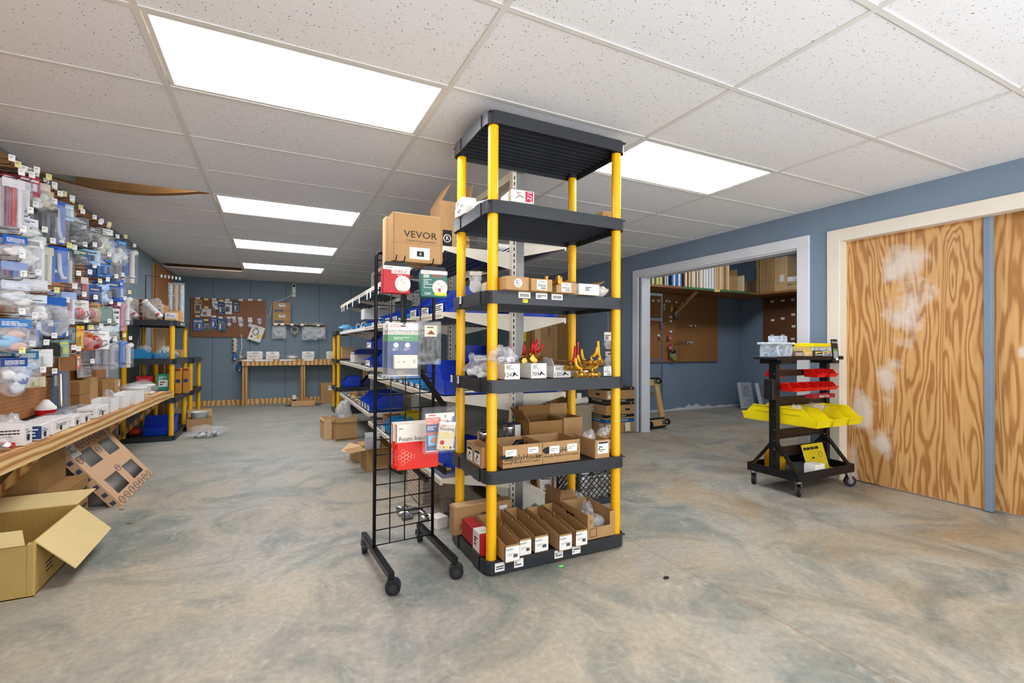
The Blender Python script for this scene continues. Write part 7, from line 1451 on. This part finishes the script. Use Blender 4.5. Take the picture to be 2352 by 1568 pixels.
# ---------------------------------------------------------------- tool cart with bins
CB = mat('17181b', .4, m=.2, n=.06); CBR = mat('2b201b', .4, m=.2, n=.1)
ct = thing('bin_cart', 'black steel bin cart on casters beside the plywood door', 'cart', (4.35, .28, 0), 0)
g = G(); g.box(CB, (-.36, -.21, .125), (.36, .21, .13))
for a, b in (((-.36, -.215), (.36, -.21)), ((-.36, .21), (.36, .215)), ((-.365, -.215), (-.36, .215)), ((.36, -.215), (.365, .215))): g.box(CB, (*a, .12), (*b, .185))
g.put('base_tray', ct)
for x in (-.33, .33):
    G().box(CB, (x-.022, -.03, .13), (x+.022, .03, 1.03)).put('post', ct)
    for sy in (-1, 1): G().bar(CB, (x, 0, .4), (x, sy*.2, .16), .012, .04, up=(1, 0, 0)).put('brace', ct)
    g = G()
    for z in (.92, .79, .73, .6, .48, .4, .33): g.cyl(CHROME, (x-.0225, -.018, z), (x-.026, -.018, z), .006, n=8)
    g.put('bolt', ct)
    for sy in (-1, 1): caster(ct, x*.97, sy*.19, .12, .045, a=.4 if x < 0 else -.5)
G().box(CB, (-.44, -.1, 1.035), (.42, .1, 1.05)).box(CB, (-.44, -.102, 1.03), (.42, -.098, 1.06)).box(CB, (-.38, -.09, 1.0), (-.28, .09, 1.035)).box(CB, (.28, -.09, 1.0), (.38, .09, 1.035)).put('top_tray', ct)
for z, h in ((.925, .05), (.82, .05), (.7, .075), (.44, .075), (.3, .07)):
    G().box(CBR, (-.308, -.006, z-h/2), (.308, .006, z+h/2)).box(CBR, (-.308, -.014, z-h/2), (.308, -.006, z-h/2+.012)).box(CBR, (-.308, .006, z-h/2), (.308, .014, z-h/2+.012)).put('rail', ct)
yb = bin_('yellow hopper bin nearest on the cart, left of three facing the plywood door side', (4.145, .115, .53), (.185, .3, .13), 0, BINY, card=False, grp='yellow bins on the cart')
dup(yb, (4.35, .115, .53), 0, 'middle yellow hopper bin of three facing the room on the cart'); dup(yb, (4.555, .115, .53), 0, 'yellow hopper bin closest to the door on the cart')
for i, x in enumerate((4.145, 4.35, 4.555)): dup(yb, (x, .445, .53), PI, ['yellow hopper bin on the alcove side of the cart, sticking out left', 'middle yellow hopper bin on the alcove side of the cart', 'yellow hopper bin on the alcove side of the cart nearest the door'][i])
rb = bin_('red small hopper bin in the upper row near the cart middle', (4.42, .205, .89), (.12, .12, .06), 0, BINR, card=False, grp='red bins on the cart'); dup(rb, (4.58, .205, .89), 0, 'red small hopper bin in the upper row next to the door')
dup(rb, (4.14, .355, .89), PI, 'red small hopper bin poking out left in the upper row of the cart')
for i in range(5): dup(rb, (4.12+i*.115, .205, .785), 0, ['leftmost red bin in the lower red row of the cart', 'second red bin from the left in the lower red row of the cart', 'middle red bin in the lower red row of the cart', 'red bin with a white tag in the lower red row of the cart', 'red bin next to the door in the lower red row of the cart'][i])
bag('clear bag of white fittings heaped on the middle yellow bin of the cart', (4.35, .17, .59), (.075, .07, .05), inner=bits([PAPER, COPPER, mat('d8d0c8', .5)], (.06, .06, .04), 14, .03), seed=131, amp=.4)
bag('small clear bag of blue parts behind the front yellow bin of the cart', (4.145, .19, .58), (.055, .05, .05), 'dfe8f4', bits([mat('4a7ac0', .4), PAPER], (.05, .04, .04), 8, .03), seed=132, amp=.3)
o = tag(G().box(mat('8a1c24', .5), (-.14, -.03, 0), (.14, .03, .03)).text(PAPER, 'Shield Your', (-.0, -.03, .015), X, Z, .02).put('red_packet', None, (4.3, .09, .738), .0), 'dark red lettered packet lying on the rail above the yellow bins', 'packet')
o = tag(G().box(BLACK, (-.02, -.04, 0), (.02, .04, .16), .004).put('black_holster', None, (3.968, .28, .72)), 'black pouch fixed on the outer face of the left cart post', 'pouch')
o = thing('clear_case', 'clear plastic lidded case at the left end of the cart top', 'case', (4.04, .28, 1.0515), 0); G().box(clear('d4e2ee', .5), (-.09, -.08, 0), (.09, .08, .1), .006).put('case', o); G().box(clear('e4eef6', .6), (-.105, -.09, .1), (.105, .09, .118), .004).put('lid', o); gg = G(); bits([SKY, PAPER, GREY], (.07, .06, .06), 14, .03)(gg, random.Random(5)); gg.put('contents', o)
o = tag(G().box(clear('cfdcea', .6), (-.05, -.05, 0), (.05, .05, .05), .004).put('clear_case', None, (4.09, .3, 1.171)), 'small clear case stacked on the lidded case on the cart', 'case')
pk = [('8a6a4a', 4.21, 'tan and navy packet beside the clear case on the cart top'), ('c9b46a', 4.33, 'pale yellow packet in the middle of the cart top'), ('3a4248', 4.46, 'long dark grey packet on the cart top under the yellow case'), ('c4c8cc', 4.58, 'silver packet near the black card on the cart top')]
for i, (c, x, l) in enumerate(pk): o = thing('small_packet', l, 'packet', (x, .25, 1.0515), .0); g = G(); g.box(mat(c, .45), (-.055, -.05, 0), (.055, .05, .05 if i != 1 else .085), .003); g.lines(PAPER if i != 3 else INK, (0, -.051, .026), X, Z, .09, .03, 2, .4, i); g.rect(NAVY if i == 0 else YEL, (0, -.05, .04), X, Z, .08, .01); g.put('body', o)
o = thing('yellow_case', 'yellow lidded plastic case on top of the packets of the cart', 'case', (4.48, .26, 1.105), .05); G().box(clear('dfe4e8', .5), (-.13, -.07, 0), (.13, .07, .03), .003).put('base', o); G().box(BINY, (-.135, -.075, .03), (.135, .075, .06), .004).put('lid', o)
o = thing('carded_tool', 'black and white carded tool standing over the edge of the cart top', 'package', (4.65, .17, 1.01), .0, rot=(-.1, 0, -.1)); g = G(); g.box(mat('202225', .45), (-.035, -.004, 0), (.035, .004, .19)); g.text(PAPER, 'Korky', (0, -.004, .165), X, Z, .02); g.rect(mat('9aa0a8', .5), (0, -.004, .06), X, Z, .05, .06); g.rect(mat('5a9a3a', .5), (0, -.004, .1), X, Z, .05, .02); g.rect(PAPER, (.01, -.004, .025), X, Z, .03, .02); g.put('card', o)
o = thing('template_board', 'yellow printed template board leaning inside the cart tray', 'board', (4.42, .17, .1315), 0, rot=(-.3, .0, .0)); g = G(); g.box(mat('d9c41c', .5), (-.14, -.004, 0), (.14, .0, .22)); g.lines(INK, (-.03, -.005, .185), X, Z, .2, .03, 1, .7, 5); g.lines(INK, (0, -.005, .11), X, Z, .1, .02, 1, .6, 7)
for k in range(6): g.rect(mat('8a7a14', .6), (-.11+k*.03, -.004, .1), X, Z, .003, .14)
g.tube(INK, [(.07+.022*math.cos(a), -.0055, .13+.022*math.sin(a)) for a in [2*PI*q/14 for q in range(14)]], .0015, 4, True); g.put('sheet', o)
o = tag(G().lathe(mat('e0a818', .45), [(0, 0), (.075, 0), (.085, .15), (.087, .155), (.082, .15), (.071, .005), (0, .005)], n=24).put('yellow_bucket', None, (4.18, .385, .131)), 'round yellow orange tub in the cart tray behind the brace', 'tub')
carton('white carton with a printed picture at the front of the cart tray', (4.28, .125, .131), (.13, .09, .09), .05, m=PAPER, pr=lambda g, x, y, z: (g.rect(INK, (-x*.1, -y/2, z*.3), X, Z, .03, .025), g.lines(INK, (x*.2, -y/2-.001, z*.3), X, Z, .05, .02, 2)))
carton('small white carton right of the printed one in the cart tray', (4.4, .11, .131), (.09, .06, .035), .1, m=PAPER)
for i, (x, y, l) in enumerate([(4.07, .44, 'yellow flat card lying at the left of the cart tray'), (4.58, .2, 'yellow flat card lying at the door side of the cart tray')]): tag(G().box(mat('e0c020', .5), (-.06, -.05, 0), (.06, .05, .006)).lines(INK, (0, 0, .0066), X, Y, .09, .07, 3, .4).put('yellow_card', None, (x, y, .131)), l, 'card')
o = tag(G().tube(RED, [(4.53+.04*math.cos(a*1.7)+.01*a, .3+.03*math.sin(a*2.3), .14+.004*math.sin(a*5)) for a in [k*.35 for k in range(26)]], .005, 5).put('red_string', None), 'tangled red string in the cart tray near the door', 'string')
for i in range(6): tag(G().tube(mat(('6a5648', '2a2a2c')[i % 2], .5), [(-.03, 0, .006), (0, .01, .01), (.03, -.005, .006)], .006, 6).put('loose_part', None, (4.1+i*.04, .12+.02*(i % 3), .131), i*1.3), 'small dark loose part lying in the cart tray', 'part', 'loose parts in the cart tray')
# bits on the floor
for i, (x, y, c, l) in enumerate([(2.191, -0.426, '1c1c1e', 'small black scrap on the floor right of the tall shelving'), (1.793, -0.1, '6fe07a', 'tiny green scrap on the floor before the bottom tier'), (4.507, 0.489, '2a2a2a', 'small dark scrap on the floor by the front caster of the cart'), (-0.448, 1.933, 'b89a70', 'small tan scrap on the floor below the leaning sink'), (-0.331, 1.592, '9a8260', 'small brown scrap on the floor near the big open carton flap')]):
    tag(G().blob(mat(c, .6), (0, 0, .005), (.018, .009, .005), 7, 5, .4, i).put('floor_scrap', None, (x, y, .0)), l, 'scrap')
